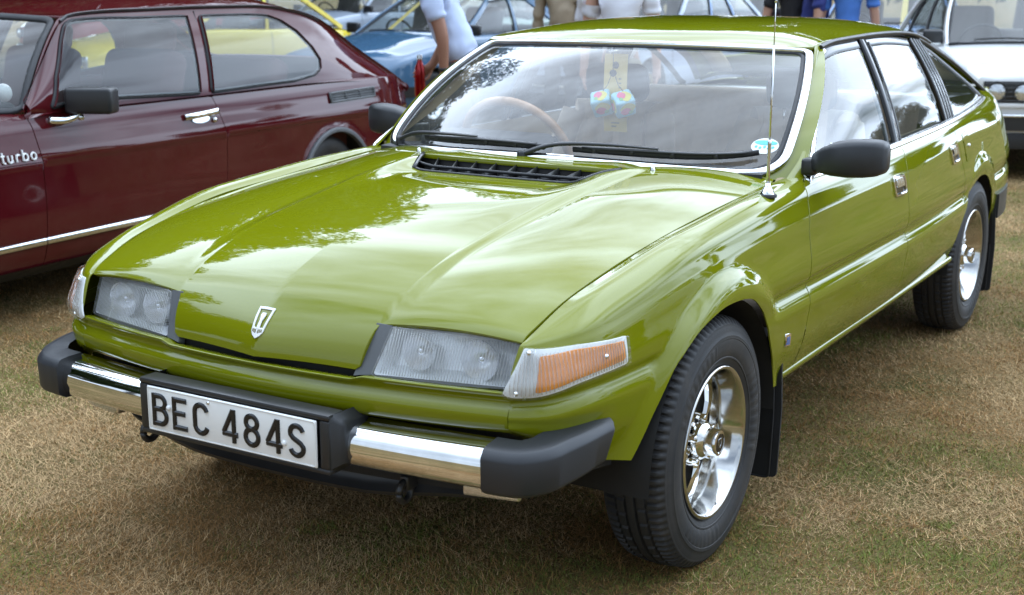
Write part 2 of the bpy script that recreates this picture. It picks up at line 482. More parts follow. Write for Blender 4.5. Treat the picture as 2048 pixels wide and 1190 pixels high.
def panel_mesh(surf, poly, res, holes=(), offset=0.0, depth=0.012, sign=-1, rnd=0.0012, mirror=False, vres=None, extra=None):
    """sheet-metal panel: a trimmed piece of a smooth surface with rolled-in edges; returns V,F,N"""
    vres = vres or res
    B = resample(poly, res)
    loops = [B] + [resample(h, res) for h in holes]
    pts2 = np.vstack(loops); edges = []; k = 0
    for L in loops:
        n = len(L); edges += [(k + i, k + (i + 1) % n) for i in range(n)]; k += n
    lo, hi = B.min(0), B.max(0)
    gx = np.arange(lo[0], hi[0], res); gy = np.arange(lo[1], hi[1], vres)
    G = np.stack(np.meshgrid(gx, gy, indexing='ij'), -1).reshape(-1, 2)
    if extra is not None:              # rows of points along pressed creases, ordinary points keep clear of them
        ex = np.asarray(extra, float); lines = np.unique(ex[:, 1].round(6))
        G = G[np.min(np.abs(G[:, 1:2] - lines[None]), axis=1) > .0035]; G = np.vstack([G, ex])
    ok = inside(B, G)
    G = G[ok]
    for L in loops[1:]:
        G = G[~inside(L, G)]
    for L in loops:
        if len(G): G = G[segdist(L, G) > (0.45 if extra is None else .3) * min(res, vres)]
    allp = np.vstack([pts2, G])
    r = delaunay_2d_cdt([Vector(p) for p in allp.tolist()], edges, [], 0, 1e-7)
    v2 = np.array([tuple(p) for p in r[0]]); T = np.array([f for f in r[2] if len(f) == 3], int)
    cen = v2[T].mean(1)
    keep = inside(B, cen)
    for L in loops[1:]:
        keep &= ~inside(L, cen)
    T = T[keep]
    used = np.unique(T); remap = -np.ones(len(v2), int); remap[used] = np.arange(len(used))
    v2 = v2[used]; T = remap[T]
    e = 1e-4
    P = surf(v2[:, 0], v2[:, 1])
    du = surf(v2[:, 0] + e, v2[:, 1]) - surf(v2[:, 0] - e, v2[:, 1])
    dv = surf(v2[:, 0], v2[:, 1] + e) - surf(v2[:, 0], v2[:, 1] - e)
    N = np.cross(du, dv) * sign; N /= np.linalg.norm(N, axis=1)[:, None] + 1e-15
    P = P + N * offset
    a, b, c = P[T[:, 0]], P[T[:, 1]], P[T[:, 2]]
    fn = np.cross(b - a, c - a)
    fl = (fn * (N[T[:, 0]] + N[T[:, 1]] + N[T[:, 2]])).sum(1) < 0
    T[fl] = T[fl][:, ::-1]
    V = [P]; NN = [N]; F = [tuple(t) for t in T]
    # rolled edge
    ec = {}
    for t in T:
        for i in range(3):
            ec.setdefault((min(t[i], t[(i + 1) % 3]), max(t[i], t[(i + 1) % 3])), []).append((t[i], t[(i + 1) % 3]))
    bd = [v[0] for v in ec.values() if len(v) == 1]
    if depth > 0 and bd:
        out = {}
        for i, j in bd:
            t = P[j] - P[i]
            o = np.cross(t, N[i] + N[j]); o /= np.linalg.norm(o) + 1e-15
            for q in (i, j): out[q] = out.get(q, 0) + o
        ids = sorted(out); k1 = len(P); k2 = k1 + len(ids); pos = {q: i for i, q in enumerate(ids)}
        O = np.array([out[q] / (np.linalg.norm(out[q]) + 1e-12) for q in ids]); n0 = N[ids]; p0 = P[ids]
        V += [p0 + O * rnd - n0 * rnd, p0 + O * rnd - n0 * depth]
        n1 = n0 * 0.5 + O; n1 /= np.linalg.norm(n1, axis=1)[:, None]
        NN += [n1, O]
        for i, j in bd:
            a_, b_ = pos[i], pos[j]
            F.append((j, i, k1 + a_, k1 + b_)); F.append((k1 + b_, k1 + a_, k2 + a_, k2 + b_))
    V = np.vstack(V); NN = np.vstack(NN)
    if mirror:
        V = mir(V); NN = mir(NN); F = [f[::-1] for f in F]
    return V, F, NN

def panel(name, surf, poly, res, mat, parent, **kw):
    V, F, N = panel_mesh(surf, poly, res, **kw)
    return obj(name, V, F, mat, parent, normals=N)
# ------------------------------------------------------------------ ground
m, n, l, b = _new('field_ground')
b.inputs['Roughness'].default_value = 0.95
b.inputs['Specular IOR Level'].default_value = 0.1
tc = n.new('ShaderNodeTexCoord')
t1 = n.new('ShaderNodeTexNoise'); t1.inputs['Scale'].default_value = 1.3; t1.inputs['Detail'].default_value = 8; t1.inputs['Roughness'].default_value = .62
l.new(tc.outputs['Object'], t1.inputs['Vector'])
r1 = n.new('ShaderNodeValToRGB'); e = r1.color_ramp.elements
e[0].position = .34; e[0].color = (.095, .095, .028, 1); e[1].position = .66; e[1].color = (.30, .205, .098, 1)
x_ = e.new(.5); x_.color = (.205, .14, .06, 1)
l.new(t1.outputs['Fac'], r1.inputs[0])
t2 = n.new('ShaderNodeTexNoise'); t2.inputs['Scale'].default_value = 60; t2.inputs['Detail'].default_value = 6
l.new(tc.outputs['Object'], t2.inputs['Vector'])
r2 = n.new('ShaderNodeMapRange'); r2.inputs['To Min'].default_value = .45; r2.inputs['To Max'].default_value = 1.3
l.new(t2.outputs['Fac'], r2.inputs[0])
vm = n.new('ShaderNodeVectorMath'); vm.operation = 'SCALE'; l.new(r1.outputs[0], vm.inputs[0]); l.new(r2.outputs[0], vm.inputs['Scale'])
l.new(vm.outputs[0], b.inputs['Base Color'])
bp = n.new('ShaderNodeBump'); bp.inputs['Strength'].default_value = .8; bp.inputs['Distance'].default_value = .02
l.new(t2.outputs['Fac'], bp.inputs['Height']); l.new(bp.outputs[0], b.inputs['Normal'])
V, F = grid(lambda x, y: np.stack([x, y, 0 * x], -1), np.linspace(-400, 400, 3), np.linspace(-400, 400, 3))
gr = obj('ground', V, F, 'field_ground', None); gr['kind'] = 'structure'; gr['label'] = 'dry mown field of brown and green grass'

m, n, l, b = _new('grass_blades')
b.inputs['Roughness'].default_value = 0.8
b.inputs['Specular IOR Level'].default_value = 0.15
at_ = n.new('ShaderNodeAttribute'); at_.attribute_name = 'tint'
l.new(at_.outputs['Color'], b.inputs['Base Color'])
def value_noise(x, y, seed, sc):
    r = np.random.default_rng(seed); G_ = r.random((256, 256))
    u, v = x * sc + 1000, y * sc + 1000; i = np.floor(u).astype(int); j = np.floor(v).astype(int); fu, fv = u - i, v - j
    fu, fv = fu * fu * (3 - 2 * fu), fv * fv * (3 - 2 * fv); i &= 255; j &= 255; i1 = (i + 1) & 255; j1 = (j + 1) & 255
    return (G_[i, j] * (1 - fu) + G_[i1, j] * fu) * (1 - fv) + (G_[i, j1] * (1 - fu) + G_[i1, j1] * fu) * fv
def make_grass(NB):
    """short clipped blades, denser near the camera, only where the camera's surroundings need them"""
    rr = np.random.default_rng(3)
    half_w = np.where(rr.random(NB) < .80, 29.0, 80.0)          # thinner cover to either side of the view
    ang = np.radians(-148.68) + np.radians(half_w) * rr.uniform(-1, 1, NB)
    lo, hi = 1.8, 17.0
    dist = lo * (hi / lo) ** rr.random(NB)         # density falls with distance squared
    x = CAM[0] + dist * np.cos(ang); y = CAM[1] + dist * np.sin(ang)
    green = .55 * value_noise(x, y, 1, .9) + .30 * value_noise(x, y, 2, 3.3) + .15 * value_noise(x, y, 4, 11)
    right = (x * .52 - y * -.85)
    green = green + rr.normal(0, .10, NB)
    tuft = (value_noise(x, y, 21, 5.5) > .87) & (value_noise(x, y, 22, 1.1) > .4)
    green = np.where(tuft, green + .22, green)
    straw = value_noise(x, y, 8, 1.6) * .6 + value_noise(x, y, 9, 6) * .4
    gcol = np.stack([rr.uniform(.15, .22, NB), rr.uniform(.175, .235, NB), rr.uniform(.035, .055, NB)], 1)
    scol = np.array([.57, .385, .195]) * rr.uniform(.55, 1.25, NB)[:, None]
    bcol = np.array([.39, .212, .078]) * rr.uniform(.55, 1.2, NB)[:, None]
    col = np.where((green > .60)[:, None], gcol, np.where((straw + rr.normal(0, .16, NB) > .48)[:, None], scol, bcol))
    clump = value_noise(x, y, 5, 9.0)
    h = rr.gamma(2.0, .0026, NB) * (.5 + 1.0 * clump) + .003 * np.where(tuft, 1.7, 1.0)
    wdt = rr.uniform(.0009, .0018, NB) * (1 + dist * .16)
    th = 9.0 * value_noise(x, y, 41, .9) + rr.normal(0, 1.7, NB); lean = np.abs(rr.normal(1.3, .8, NB)) * np.where(green > .6, .7, 1.15)
    lx, ly = np.cos(th) * lean * h, np.sin(th) * lean * h
    ph = th + np.pi / 2 + rr.normal(0, .5, NB)
    wx, wy = np.cos(ph) * wdt / 2, np.sin(ph) * wdt / 2
    z0 = np.full(NB, .001)
    P0 = np.stack([x - wx, y - wy, z0], 1); P1 = np.stack([x + wx, y + wy, z0], 1); P2 = np.stack([x + lx, y + ly, np.maximum(.002, h)], 1)
    V = np.stack([P0, P1, P2], 1).reshape(-1, 3)
    me = bpy.data.meshes.new('grass')
    me.vertices.add(NB * 3); me.loops.add(NB * 3); me.polygons.add(NB)
    me.vertices.foreach_set('co', V.ravel()); me.loops.foreach_set('vertex_index', np.arange(NB * 3, dtype=np.int32))
    me.polygons.foreach_set('loop_start', np.arange(0, NB * 3, 3, dtype=np.int32)); me.polygons.foreach_set('loop_total', np.full(NB, 3, np.int32))
    me.update()
    ca = me.color_attributes.new('tint', 'FLOAT_COLOR', 'POINT')
    c4 = np.concatenate([np.repeat(col, 3, 0), np.ones((NB * 3, 1))], 1); ca.data.foreach_set('color', c4.astype(np.float32).ravel())
    me.materials.append(MATS['grass_blades'])
    o = bpy.data.objects.new('grass', me); COL.objects.link(o); o['kind'] = 'stuff'; o['label'] = 'short dry grass blades, straw brown with green tufts'
    return o
make_grass(1800000)

pmat('leaf_orange', (0.38, 0.12, 0.04), 0.7, noise=0.2, nscale=60)
_lv = smooth_poly([(-.022, 0), (-.008, .009), (.010, .008), (.024, 0), (.010, -.009), (-.008, -.008)], 4, closed=True)
lf = obj('fallen_leaf', [(a, b, .012 + .006 * math.cos(a * 90)) for a, b in _lv], [tuple(range(len(_lv)))], 'leaf_orange'); lf.location = (1.265, -.575, 0); lf.rotation_euler = (0, 0, .7)
tag(lf, 'small dry orange leaf lying on the grass before the number plate', 'leaf')
# ------------------------------------------------------------------ the green fastback: body surfaces
def natspline(t,Y):
    """natural cubic spline through Y (n,...) at knots t; returns eval(tq)->(...), C2"""
    t=np.asarray(t,float);Y=np.asarray(Y,float);n=len(t);sh=Y.shape[1:];Yf=Y.reshape(n,-1)
    h=np.diff(t);A=np.zeros((n,n));B=np.zeros((n,Yf.shape[1]));A[0,0]=A[-1,-1]=1
    for i in range(1,n-1):
        A[i,i-1]=h[i-1];A[i,i]=2*(h[i-1]+h[i]);A[i,i+1]=h[i]
        B[i]=6*((Yf[i+1]-Yf[i])/h[i]-(Yf[i]-Yf[i-1])/h[i-1])
    M=np.linalg.solve(A,B)
    def ev(q):
        q=np.asarray(q,float);i=np.clip(np.searchsorted(t,q)-1,0,n-2)
        hh=h[i];a=(t[i+1]-q)/hh;b=(q-t[i])/hh
        a_,b_,h_=a[...,None],b[...,None],hh[...,None]
        r=a_*Yf[i]+b_*Yf[i+1]+((a_**3-a_)*M[i]+(b_**3-b_)*M[i+1])*h_*h_/6
        return r.reshape(q.shape+sh)
    return ev
def sstep(a,b,x):
    q=np.clip((x-a)/(b-a),0,1);return q*q*(3-2*q)
WB=-2.815; WZ=.315
# ---- stations of the body side: rows r0..r12
#  each row list: (x,y,z)
def sec(x,pts): return [(x,y,z) for y,z in pts]
ST=[
 # nose corner (seam with front panel)
 [(.668,.655,.722),(.673,.656,.7212),(.678,.656,.720),(.688,.655,.713),(.711,.650,.665),(.722,.648,.616),(.7195,.647,.606),(.708,.645,.594),(.718,.648,.578),(.722,.649,.570),(.722,.649,.552),(.718,.647,.534),(.694,.632,.520)],
 [(.640,.663,.738),(.652,.680,.733),(.660,.690,.726),(.667,.697,.715),(.681,.713,.672),(.690,.722,.626),(.688,.720,.616),(.679,.713,.602),(.689,.722,.586),(.692,.725,.577),(.690,.724,.552),(.680,.715,.515),(.660,.700,.490)],
 [(.575,.669,.765),(.592,.705,.757),(.605,.733,.744),(.613,.747,.725),(.622,.759,.685),(.628,.767,.640),(.626,.766,.628),(.619,.758,.613),(.626,.768,.596),(.628,.772,.585),(.624,.764,.545),(.612,.745,.490),(.595,.720,.440)],
 [(.485,.678,.793),(.490,.725,.795),(.493,.766,.775),(.495,.788,.742),(.497,.800,.695),(.498,.805,.650),(.498,.804,.637),(.496,.795,.620),(.498,.805,.602),(.498,.808,.590),(.498,.803,.545),(.495,.785,.480),(.490,.755,.425)],
 sec(.35,[(.690,.820),(.740,.827),(.788,.808),(.814,.772),(.829,.715),(.8345,.660),(.833,.645),(.823,.627),(.834,.606),(.837,.593),(.833,.545),(.815,.47),(.785,.405)]),
 sec(.15,[(.701,.853),(.751,.865),(.800,.850),(.831,.803),(.848,.735),(.8555,.665),(.8535,.648),(.843,.630),(.856,.606),(.8595,.593),(.857,.54),(.838,.46),(.808,.395)]),
 sec(-.05,[(.703,.869),(.754,.884),(.804,.867),(.836,.815),(.853,.740),(.861,.666),(.859,.648),(.848,.630),(.861,.605),(.865,.592),(.862,.54),(.845,.455),(.818,.388)]),
 sec(-.3,[(.706,.887),(.757,.901),(.806,.884),(.837,.831),(.855,.745),(.8635,.666),(.861,.648),(.850,.630),(.8635,.604),(.8675,.591),(.866,.54),(.852,.45),(.828,.383)]),
 sec(-.6,[(.712,.906),(.760,.912),(.807,.895),(.837,.843),(.857,.755),(.866,.666),(.8635,.648),(.8525,.629),(.866,.602),(.870,.589),(.868,.54),(.853,.45),(.828,.382)]),
 sec(-1.0,[(.740,.915),(.778,.916),(.811,.899),(.840,.848),(.8595,.76),(.8685,.666),(.866,.647),(.855,.628),(.8685,.601),(.8725,.588),(.870,.54),(.854,.45),(.828,.382)]),
 sec(-1.55,[(.742,.921),(.779,.922),(.812,.904),(.841,.852),(.861,.763),(.870,.666),(.8675,.646),(.8565,.627),(.870,.600),(.874,.587),(.871,.54),(.855,.45),(.828,.382)]),
 sec(-2.2,[(.738,.932),(.775,.932),(.809,.913),(.839,.858),(.860,.766),(.869,.668),(.8665,.648),(.8555,.628),(.869,.601),(.873,.588),(.870,.54),(.854,.45),(.828,.382)]),
 sec(-2.8,[(.715,.948),(.752,.948),(.790,.928),(.826,.868),(.852,.773),(.8635,.672),(.861,.652),(.850,.632),(.8635,.605),(.8675,.592),(.865,.54),(.85,.45),(.826,.385)]),
 sec(-3.25,[(.665,.972),(.705,.970),(.752,.946),(.798,.880),(.829,.783),(.845,.678),(.843,.658),(.832,.637),(.845,.610),(.849,.597),(.847,.545),(.835,.46),(.81,.40)]),
 sec(-3.55,[(.61,.985),(.650,.982),(.702,.955),(.755,.885),(.793,.787),(.814,.682),(.812,.662),(.801,.641),(.814,.615),(.818,.602),(.816,.55),(.804,.47),(.78,.42)]),
 sec(-3.74,[(.57,.975),(.600,.972),(.645,.945),(.700,.878),(.745,.783),(.772,.684),(.770,.664),(.759,.643),(.772,.618),(.776,.605),(.774,.555),(.762,.48),(.74,.44)]),
]
ST=np.array(ST)           # (ns,13,3)
_dy=np.interp(ST[:,5,0],[-3.74,-3.25,-2.8,-2.2,-1.55,.35,.6],[-.03,-.04,-.044,-.026,-.014,-.014,0])
ST[:,:,1]+=_dy[:,None]*np.array([0,.2,.5,.8,1,1,1,1,1,1,1,1,1])
NR=ST.shape[1]
SU=np.concatenate([[0],np.cumsum(np.linalg.norm(np.diff(ST[:,5],axis=0),axis=1))])
# common w knots from a mid station
_m=ST[9];SWK=np.concatenate([[0],np.cumsum(np.linalg.norm(np.diff(_m[:,1:],axis=0),axis=1))])
_side=natspline(SU,ST)
def flare(P):
    x,y,z=P[...,0],P[...,1],P[...,2]
    for cx in (0.,WB):
        r=np.hypot(x-cx,z-WZ)
        ylim=.866-.036*sstep(.70,.42,z)
        if cx<-1: ylim=ylim-.037
        q=np.clip((r-.398)/.085,-.4,2)
        f=ylim-.060*np.where(q>0,q*q,q*q*.3)
        f=np.where(z<.30,-1,f)
        k=.007
        d=(f-y)
        y=np.where(np.abs(d)<k*4, y+ (d+np.sqrt(d*d+4*k*k*.3))/2-.0, np.where(d>0,f,y))
    return np.stack([x,y,z],-1)
def side(u,w,fl=True):
    u=np.asarray(u,float);w=np.asarray(w,float)
    G=_side(u)                       # (...,13,3)
    i=np.clip(np.searchsorted(SWK,w)-1,0,NR-2)
    idx=np.indices(i.shape) if i.ndim else ()
    def row(k):
        k=np.clip(k,0,NR-1)
        return np.take_along_axis(G,k[...,None,None]*np.ones((1,)*i.ndim+(1,3),int),axis=-2)[...,0,:]
    p0,p1,p2,p3=row(i-1),row(i),row(i+1),row(i+2)
    t0=SWK[np.clip(i-1,0,NR-1)];t1=SWK[i];t2=SWK[i+1];t3=SWK[np.clip(i+2,0,NR-1)]
    h=t2-t1
    def tan(pa,pb,pc,ta,tb,tc):
        da=np.where((tb-ta)>1e-9,tb-ta,1.);dc=np.where((tc-tb)>1e-9,tc-tb,1.)
        ma=(pb-pa)/da[...,None];mc=(pc-pb)/dc[...,None]
        m=(dc[...,None]*ma+da[...,None]*mc)/(da+dc)[...,None]
        m=np.where(((tb-ta)<1e-9)[...,None],mc,m);m=np.where(((tc-tb)<1e-9)[...,None],ma,m)
        return m
    m1=tan(p0,p1,p2,t0,t1,t2)*h[...,None];m2=tan(p1,p2,p3,t1,t2,t3)*h[...,None]
    s=((w-t1)/h)[...,None]
    P=(2*s**3-3*s*s+1)*p1+(s**3-2*s*s+s)*m1+(-2*s**3+3*s*s)*p2+(s**3-s*s)*m2
    return flare(P) if fl else P
SWMAX=SWK[-1];SUMAX=SU[-1]
GP = 'green_paint'
rover = thing('hatchback_car', 'olive green fastback car with number plate BEC 484S in the foreground', 'car')

def solve_uw(x, z, w0=0.02, w1=None):
    """surface parameters of the side point with given x and z"""
    u = np.interp(-x, -ST[::1, 5, 0], SU); lo, hi = w0, SWMAX if w1 is None else w1
    for _ in range(4):
        lo, hi = w0, SWMAX
        for _ in range(40):
            m = (lo + hi) / 2
            if side(np.array(u), np.array(m))[2] > z: lo = m
            else: hi = m
        u += float(side(np.array(u), np.array(m))[0] - x)
    return (u, m)

shutF = [(1.504, .044), (1.440, .068), (1.420, .095), (1.387, .187), (1.380, .311), (1.380, .345), (1.376, .383), (1.366, .483), (1.364, .6155)]
shutB = [(2.430, .044), (2.403, .103), (2.374, .207), (2.372, .331), (2.370, .366), (2.366, .399), (2.364, .499), (2.375, .6155)]
shutR = [(3.142, .044), (3.157, .080), (3.186, .115), (3.215, .165), (3.246, .225), (3.275, .272)]
archF = smooth_poly([(.346, .6155), (.377, .551), (.425, .448), (.494, .362), (.579, .300), (.685, .269), (.779, .266), (.879, .281), (.945, .312), (1.015, .367), (1.088, .462), (1.165, .570), (1.180, .6155)], 6)
AR = [solve_uw(-2.80 + .395 * math.cos(a), .305 + .372 * math.sin(a)) for a in np.radians(np.arange(6, 176, 6))]
AR = [(AR[0][0] - .01, .6155)] + AR + [(AR[-1][0] + .03, .6155)]
archR = np.array(AR)
g = 0.0034          # half panel gap

def off(c, d): return [(u + d, w) for u, w in c]
W0, W1 = 0.003, 0.6155
wing = [(0.0, W0), (1.485, W0), (1.500, .030)] + off(shutF, -g) + list(archF[::-1][0:]) + [(0.0, W1)]
# front wing outline: nose, top, door edge, sill, wheel arch
wing = [(0.0, W0)] + [(u, W0) for u in np.linspace(.1, 1.48, 15)] + off(shutF, -g) + [tuple(p) for p in archF[::-1]] + [(0.0, W1)]
fdoor = off(shutF, g) + [tuple(p) for p in np.array(off(shutB, -g))[::-1]]
# rear door: its rear edge follows the shut line and then the wheel arch
archFront = [p for p in archR.tolist() if p[0] < 3.30 and p[1] > .30][::-1]
rdoor = off(shutB, g) + [(p[0] - .020, p[1]) for p in archR.tolist() if p[0] < 3.40 and p[1] > .36] + [(3.262, .300)] + [tuple(p) for p in np.array(off(shutR, -g))[::-1]]
rq_edge = off(shutR, g) + [(3.262 + 2 * g, .300)]
quarter = [(SUMAX - .004, .02)] + [(u, .02) for u in np.linspace(4.4, 3.20, 10)] + rq_edge + [(p[0] - .020 + 2 * g, p[1]) for p in archR.tolist() if p[0] < 3.40 and p[1] > .36][::-1] + archR.tolist() + [(SUMAX - .004, W1)]

for mm in (False, True):
    kw = dict(mirror=mm, depth=.0045, rnd=.0009)
    s = 1
    panel('front_wing', side, wing, .013, GP, rover, **kw)
    fd = panel('front_door', side, fdoor, .016, GP, rover, **kw)
    rd = panel('rear_door', side, rdoor, .018, GP, rover, **kw)
    panel('rear_quarter_panel', side, quarter, .018, GP, rover, **kw)
    # dark inner structure behind the shut lines
    V, F = grid(lambda u, w: side(u, w) - np.array([0, .022, 0]), np.linspace(1.0, SUMAX, 60), np.linspace(.05, SWMAX, 14))
    V = np.array(V)
    keep = [f for f in F if not any((np.hypot(V[i][0] - WB, V[i][2] - .31) < .42) or (np.hypot(V[i][0] - .03, V[i][2] - .31) < .43) for i in f)]
    obj('inner_panel', mir(V) if mm else V, keep, 'underbody', rover)
    # sill with a rounded top edge, and the dark turn-under below it
    xs = np.linspace(-.40, -2.42, 40)
    pr = [(.790, .395), (.815, .3895), (.820, .3845), (.819, .376), (.812, .364), (.800, .356), (.780, .354)]
    V = []; 
    for x in xs:
        for y, z in pr: V.append((x, (y - .004 * max(0, (-x - 1.6))) * (-1 if mm else 1), z))
    F = [(i * 7 + k, (i + 1) * 7 + k, (i + 1) * 7 + k + 1, i * 7 + k + 1) for i in range(39) for k in range(6)]
    if mm: F = [f[::-1] for f in F]
    obj('sill', V, F, GP, rover, auto=60)
    pr2 = [(.795, .357), (.770, .340), (.730, .318), (.68, .308), (.60, .305)]
    V = [(x, y * (-1 if mm else 1), z) for x in np.linspace(-.36, -2.42, 12) for y, z in pr2]
    F = [(i * 5 + k, (i + 1) * 5 + k, (i + 1) * 5 + k + 1, i * 5 + k + 1) for i in range(11) for k in range(4)]
    if mm: F = [f[::-1] for f in F]
    obj('under_sill', V, F, 'underbody', rover)
    # wheel housings
    for cx, y0 in ((.02, .855), (-2.80, .825)):
        V, F = lathe([(.395, 0), (.395, -.33), (.06, -.33)], 40, 'y', (cx, (y0 - .02), .305), a0=.02, a1=math.pi - .02)
        V = np.array(V)
        obj('wheel_housing', mir(V) if mm else V, F, 'underbody', rover)

# door handles: chrome surround with a dark recess and a chrome flap
def on_side(u, w, d=0.0):
    e = 1e-3
    p = side(np.array(u), np.array(w)); a = side(np.array(u + e), np.array(w)) - side(np.array(u - e), np.array(w)); b = side(np.array(u), np.array(w + e)) - side(np.array(u), np.array(w - e))
    n = -np.cross(a, b); n /= np.linalg.norm(n)
    return p + n * d, a / np.linalg.norm(a), b / np.linalg.norm(b), n
def ring_strip(loop3, nrm, w, h):
    return sweep(loop3, flat_prof(w, h), nrm, closed_path=True)
for mm in (False, True):
    for q in ([(2.202, .144), (2.329, .152), (2.341, .211), (2.215, .206)], [(3.019, .132), (3.136, .135), (3.165, .197), (3.051, .198)]):
        hd = empty_part('door_handle', rover)
        lp = round_poly(q, .016, 4)
        inner = np.array(lp); c = inner.mean(0)
        V, F, N = panel_mesh(side, c + (inner - c) * .93, .01, offset=.0012, depth=0, mirror=mm)
        obj('recess', V, F, 'black_gloss', hd, normals=N)
        L = [on_side(u, w, .0006) for u, w in lp]
        V, F = ring_strip([l[0] for l in L], [l[3] for l in L], .0095, .007)
        obj('surround', mir(V) if mm else V, [f[::-1] for f in F] if mm else F, 'chrome', hd, auto=40)
        fl = c + (inner - c) * np.array([.62, .46]) + np.array([0.004, -.010])
        V, F, N = panel_mesh(side, fl, .012, offset=.007, depth=.006, rnd=.002, mirror=mm)
        obj('flap', V, F, 'bright_trim', hd, normals=N)
    # fuel filler flap only on the near side
lp = round_poly([(3.275, .112), (3.372, .108), (3.425, .172), (3.330, .228)], .02, 4)
ff = panel('fuel_flap', side, lp, .012, GP, rover, offset=.0022, depth=.003)
p, a, b, n = on_side(3.375, .165, .002)
V, F = lathe([(0, .006), (.006, .006), (.008, .003), (.008, 0)], 14, 'y')
V = [p + a * v[0] + n * v[1] + b * v[2] for v in np.array(V)]
obj('filler_lock', V, F, 'chrome', ff)
# small badge low on the near wing, behind the wheel arch
bd = empty_part('wing_badge', rover)
panel('surround', side, [(1.194, .458), (1.234, .463), (1.244, .500), (1.202, .494)], .01, 'chrome', bd, offset=.003, depth=.003)
panel('field', side, [(1.204, .468), (1.230, .471), (1.236, .495), (1.207, .490)], .01, 'badge_blue', bd, offset=.0036, depth=.001)

# ---------------- bonnet
# columns: centre, crease (edge of the raised middle), shut line; stations from the nose lip to the windscreen
_bst = [
 ((.792, .612), (.757, .300, .612), (.700, .640, .614)),
 ((.789, .638), (.753, .302, .640), (.697, .645, .640)),
 ((.774, .676), (.738, .306, .680), (.690, .650, .676)),
 ((.737, .720), (.703, .311, .724), (.671, .655, .7205)),
 ((.684, .764), (.655, .312, .759), (.632, .661, .744)),
 ((.620, .795), (.600, .312, .788), (.575, .667, .7665)),
 ((.509, .832), (.495, .315, .821), (.478, .677, .795)),
 ((.380, .858), (.375, .319, .847), (.365, .688, .8175)),
 ((.204, .886), (.204, .325, .878), (.204, .697, .846)),
 ((.039, .904), (.035, .330, .904), (.030, .701, .863)),
 ((-.120, .911), (-.126, .337, .922), (-.135, .703, .876)),
 ((-.235, .913), (-.245, .343, .934), (-.265, .704, .8845)),
 ((-.385, .943), (-.398, .352, .944), (-.470, .707, .8965)),
 ((-.435, .9455), (-.470, .365, .943), (-.560, .709, .902)),
 ((-.490, .946), (-.545, .380, .938), (-.668, .712, .908)),
]
_bn = len(_bst)
# fair the three lines between nose and vent
for _j in range(3):
    _x = np.array([r[_j][0] for r in _bst[4:12]]); _z = np.array([r[_j][-1] for r in _bst[4:12]]); _pf = np.polyfit(_x, _z, 4)
    for _i in range(5, 11):
        _r = [list(q) for q in _bst[_i]]; _r[_j][-1] = float(np.polyval(_pf, _r[_j][0])); _bst[_i] = tuple(tuple(q) for q in _r)
_bS = np.concatenate([[0], np.cumsum([math.dist(_bst[i][0], _bst[i + 1][0]) for i in range(_bn - 1)])])
_bC = natspline(_bS, np.array([[(c[0], 0, c[1]), k, s] for c, k, s in _bst]))
_bStep = natspline(_bS, np.array([[0.]] * 4 + [[.001], [.003], [.006], [.009], [.012], [.015], [.017], [.018], [.012], [.004], [0.]]))
YK = .47   # column parameter of the crease (0 centre .. 1 shut line)
def bonnet_s(s, t):
    s = np.asarray(s, float); t = np.asarray(t, float); sg = np.sign(t); a = np.abs(t)
    C = _bC(s); st = np.clip(_bStep(s)[..., 0], 0, .03)
    c0, c1, c2 = C[..., 0, :], C[..., 1, :], C[..., 2, :]
    q = np.clip(a / YK, 0, 1)[..., None]
    inner = c0 * (1 - q) + c1 * q
    # towards the windscreen the middle is a flat tray with raised edges, at the nose one even slope
    kk = sstep(.55, .95, s); q1 = q[..., 0]; fz = q1 * (1 - kk) + kk * sstep(.70, 1.0, q1)
    zz = c0[..., 2] + (c1[..., 2] - c0[..., 2]) * fz + .005 * (1 - q1) * sstep(.12, .4, s) * (1 - sstep(.9, 1.05, s)) + .003 * 4 * q1 * (1 - q1) * (1 - kk)
    inner = np.concatenate([inner[..., :2], zz[..., None]], -1)
    r = np.clip((a - YK) / (1 - YK), 0, 1.2)
    rr = r[..., None]
    outer = c1 * (1 - rr) + c2 * rr
    stp = st * (sstep(0, .13, r) * (1 - r)) 
    arch = (.010 + .3 * st) * 4 * r * (1 - r)
    outer = outer + np.stack([0 * a, 0 * a, arch - stp], -1)
    P = np.where((a <= YK)[..., None], inner, outer)
    P = P * np.stack([np.ones_like(a), np.where(sg == 0, 1, sg), np.ones_like(a)], -1)
    return P
BT = .70   # metric scale of t
bon = lambda s, t: bonnet_s(s, np.asarray(t) / BT)
s_brow = float(_bS[3]) - .004
nose_t = .44 * BT
half = [(0.010, 0), (0.010, nose_t - .012), (.018, nose_t), (s_brow - .02, nose_t + .008), (s_brow - .003, nose_t + .014), (s_brow, nose_t + .03), (s_brow + .001, .996 * BT)]
half += [(s, .996 * BT) for s in np.linspace(s_brow + .05, float(_bS[-1]) - .02, 20)] + [(float(_bS[-1]) - .006, .985 * BT), (float(_bS[-1]), .95 * BT), (float(_bS[-1]), .5 * BT), (float(_bS[-1]), 0)]
poly = half + [(s, -t) for s, t in half[-2:0:-1]]
sv0, sv1 = float(_bS[11]) + .004, float(_bS[12]) - .004
vent_hole = [(sv0, -.385 * BT), (sv0, .385 * BT), (sv1, .463 * BT), (sv1, -.463 * BT)]
_cr = YK * BT
_rows = [s_ * _cr + d for s_ in (-1, 0, 1) for d in (-.0022, 0, .0022)]
_ex = np.array([(q, r) for r in _rows for q in np.arange(float(_bS[5]) - .02, float(_bS[-1]) - .012, .0125)])
panel('bonnet', bon, poly, .0125, GP, rover, holes=[vent_hole], sign=-1, depth=.014, extra=_ex)
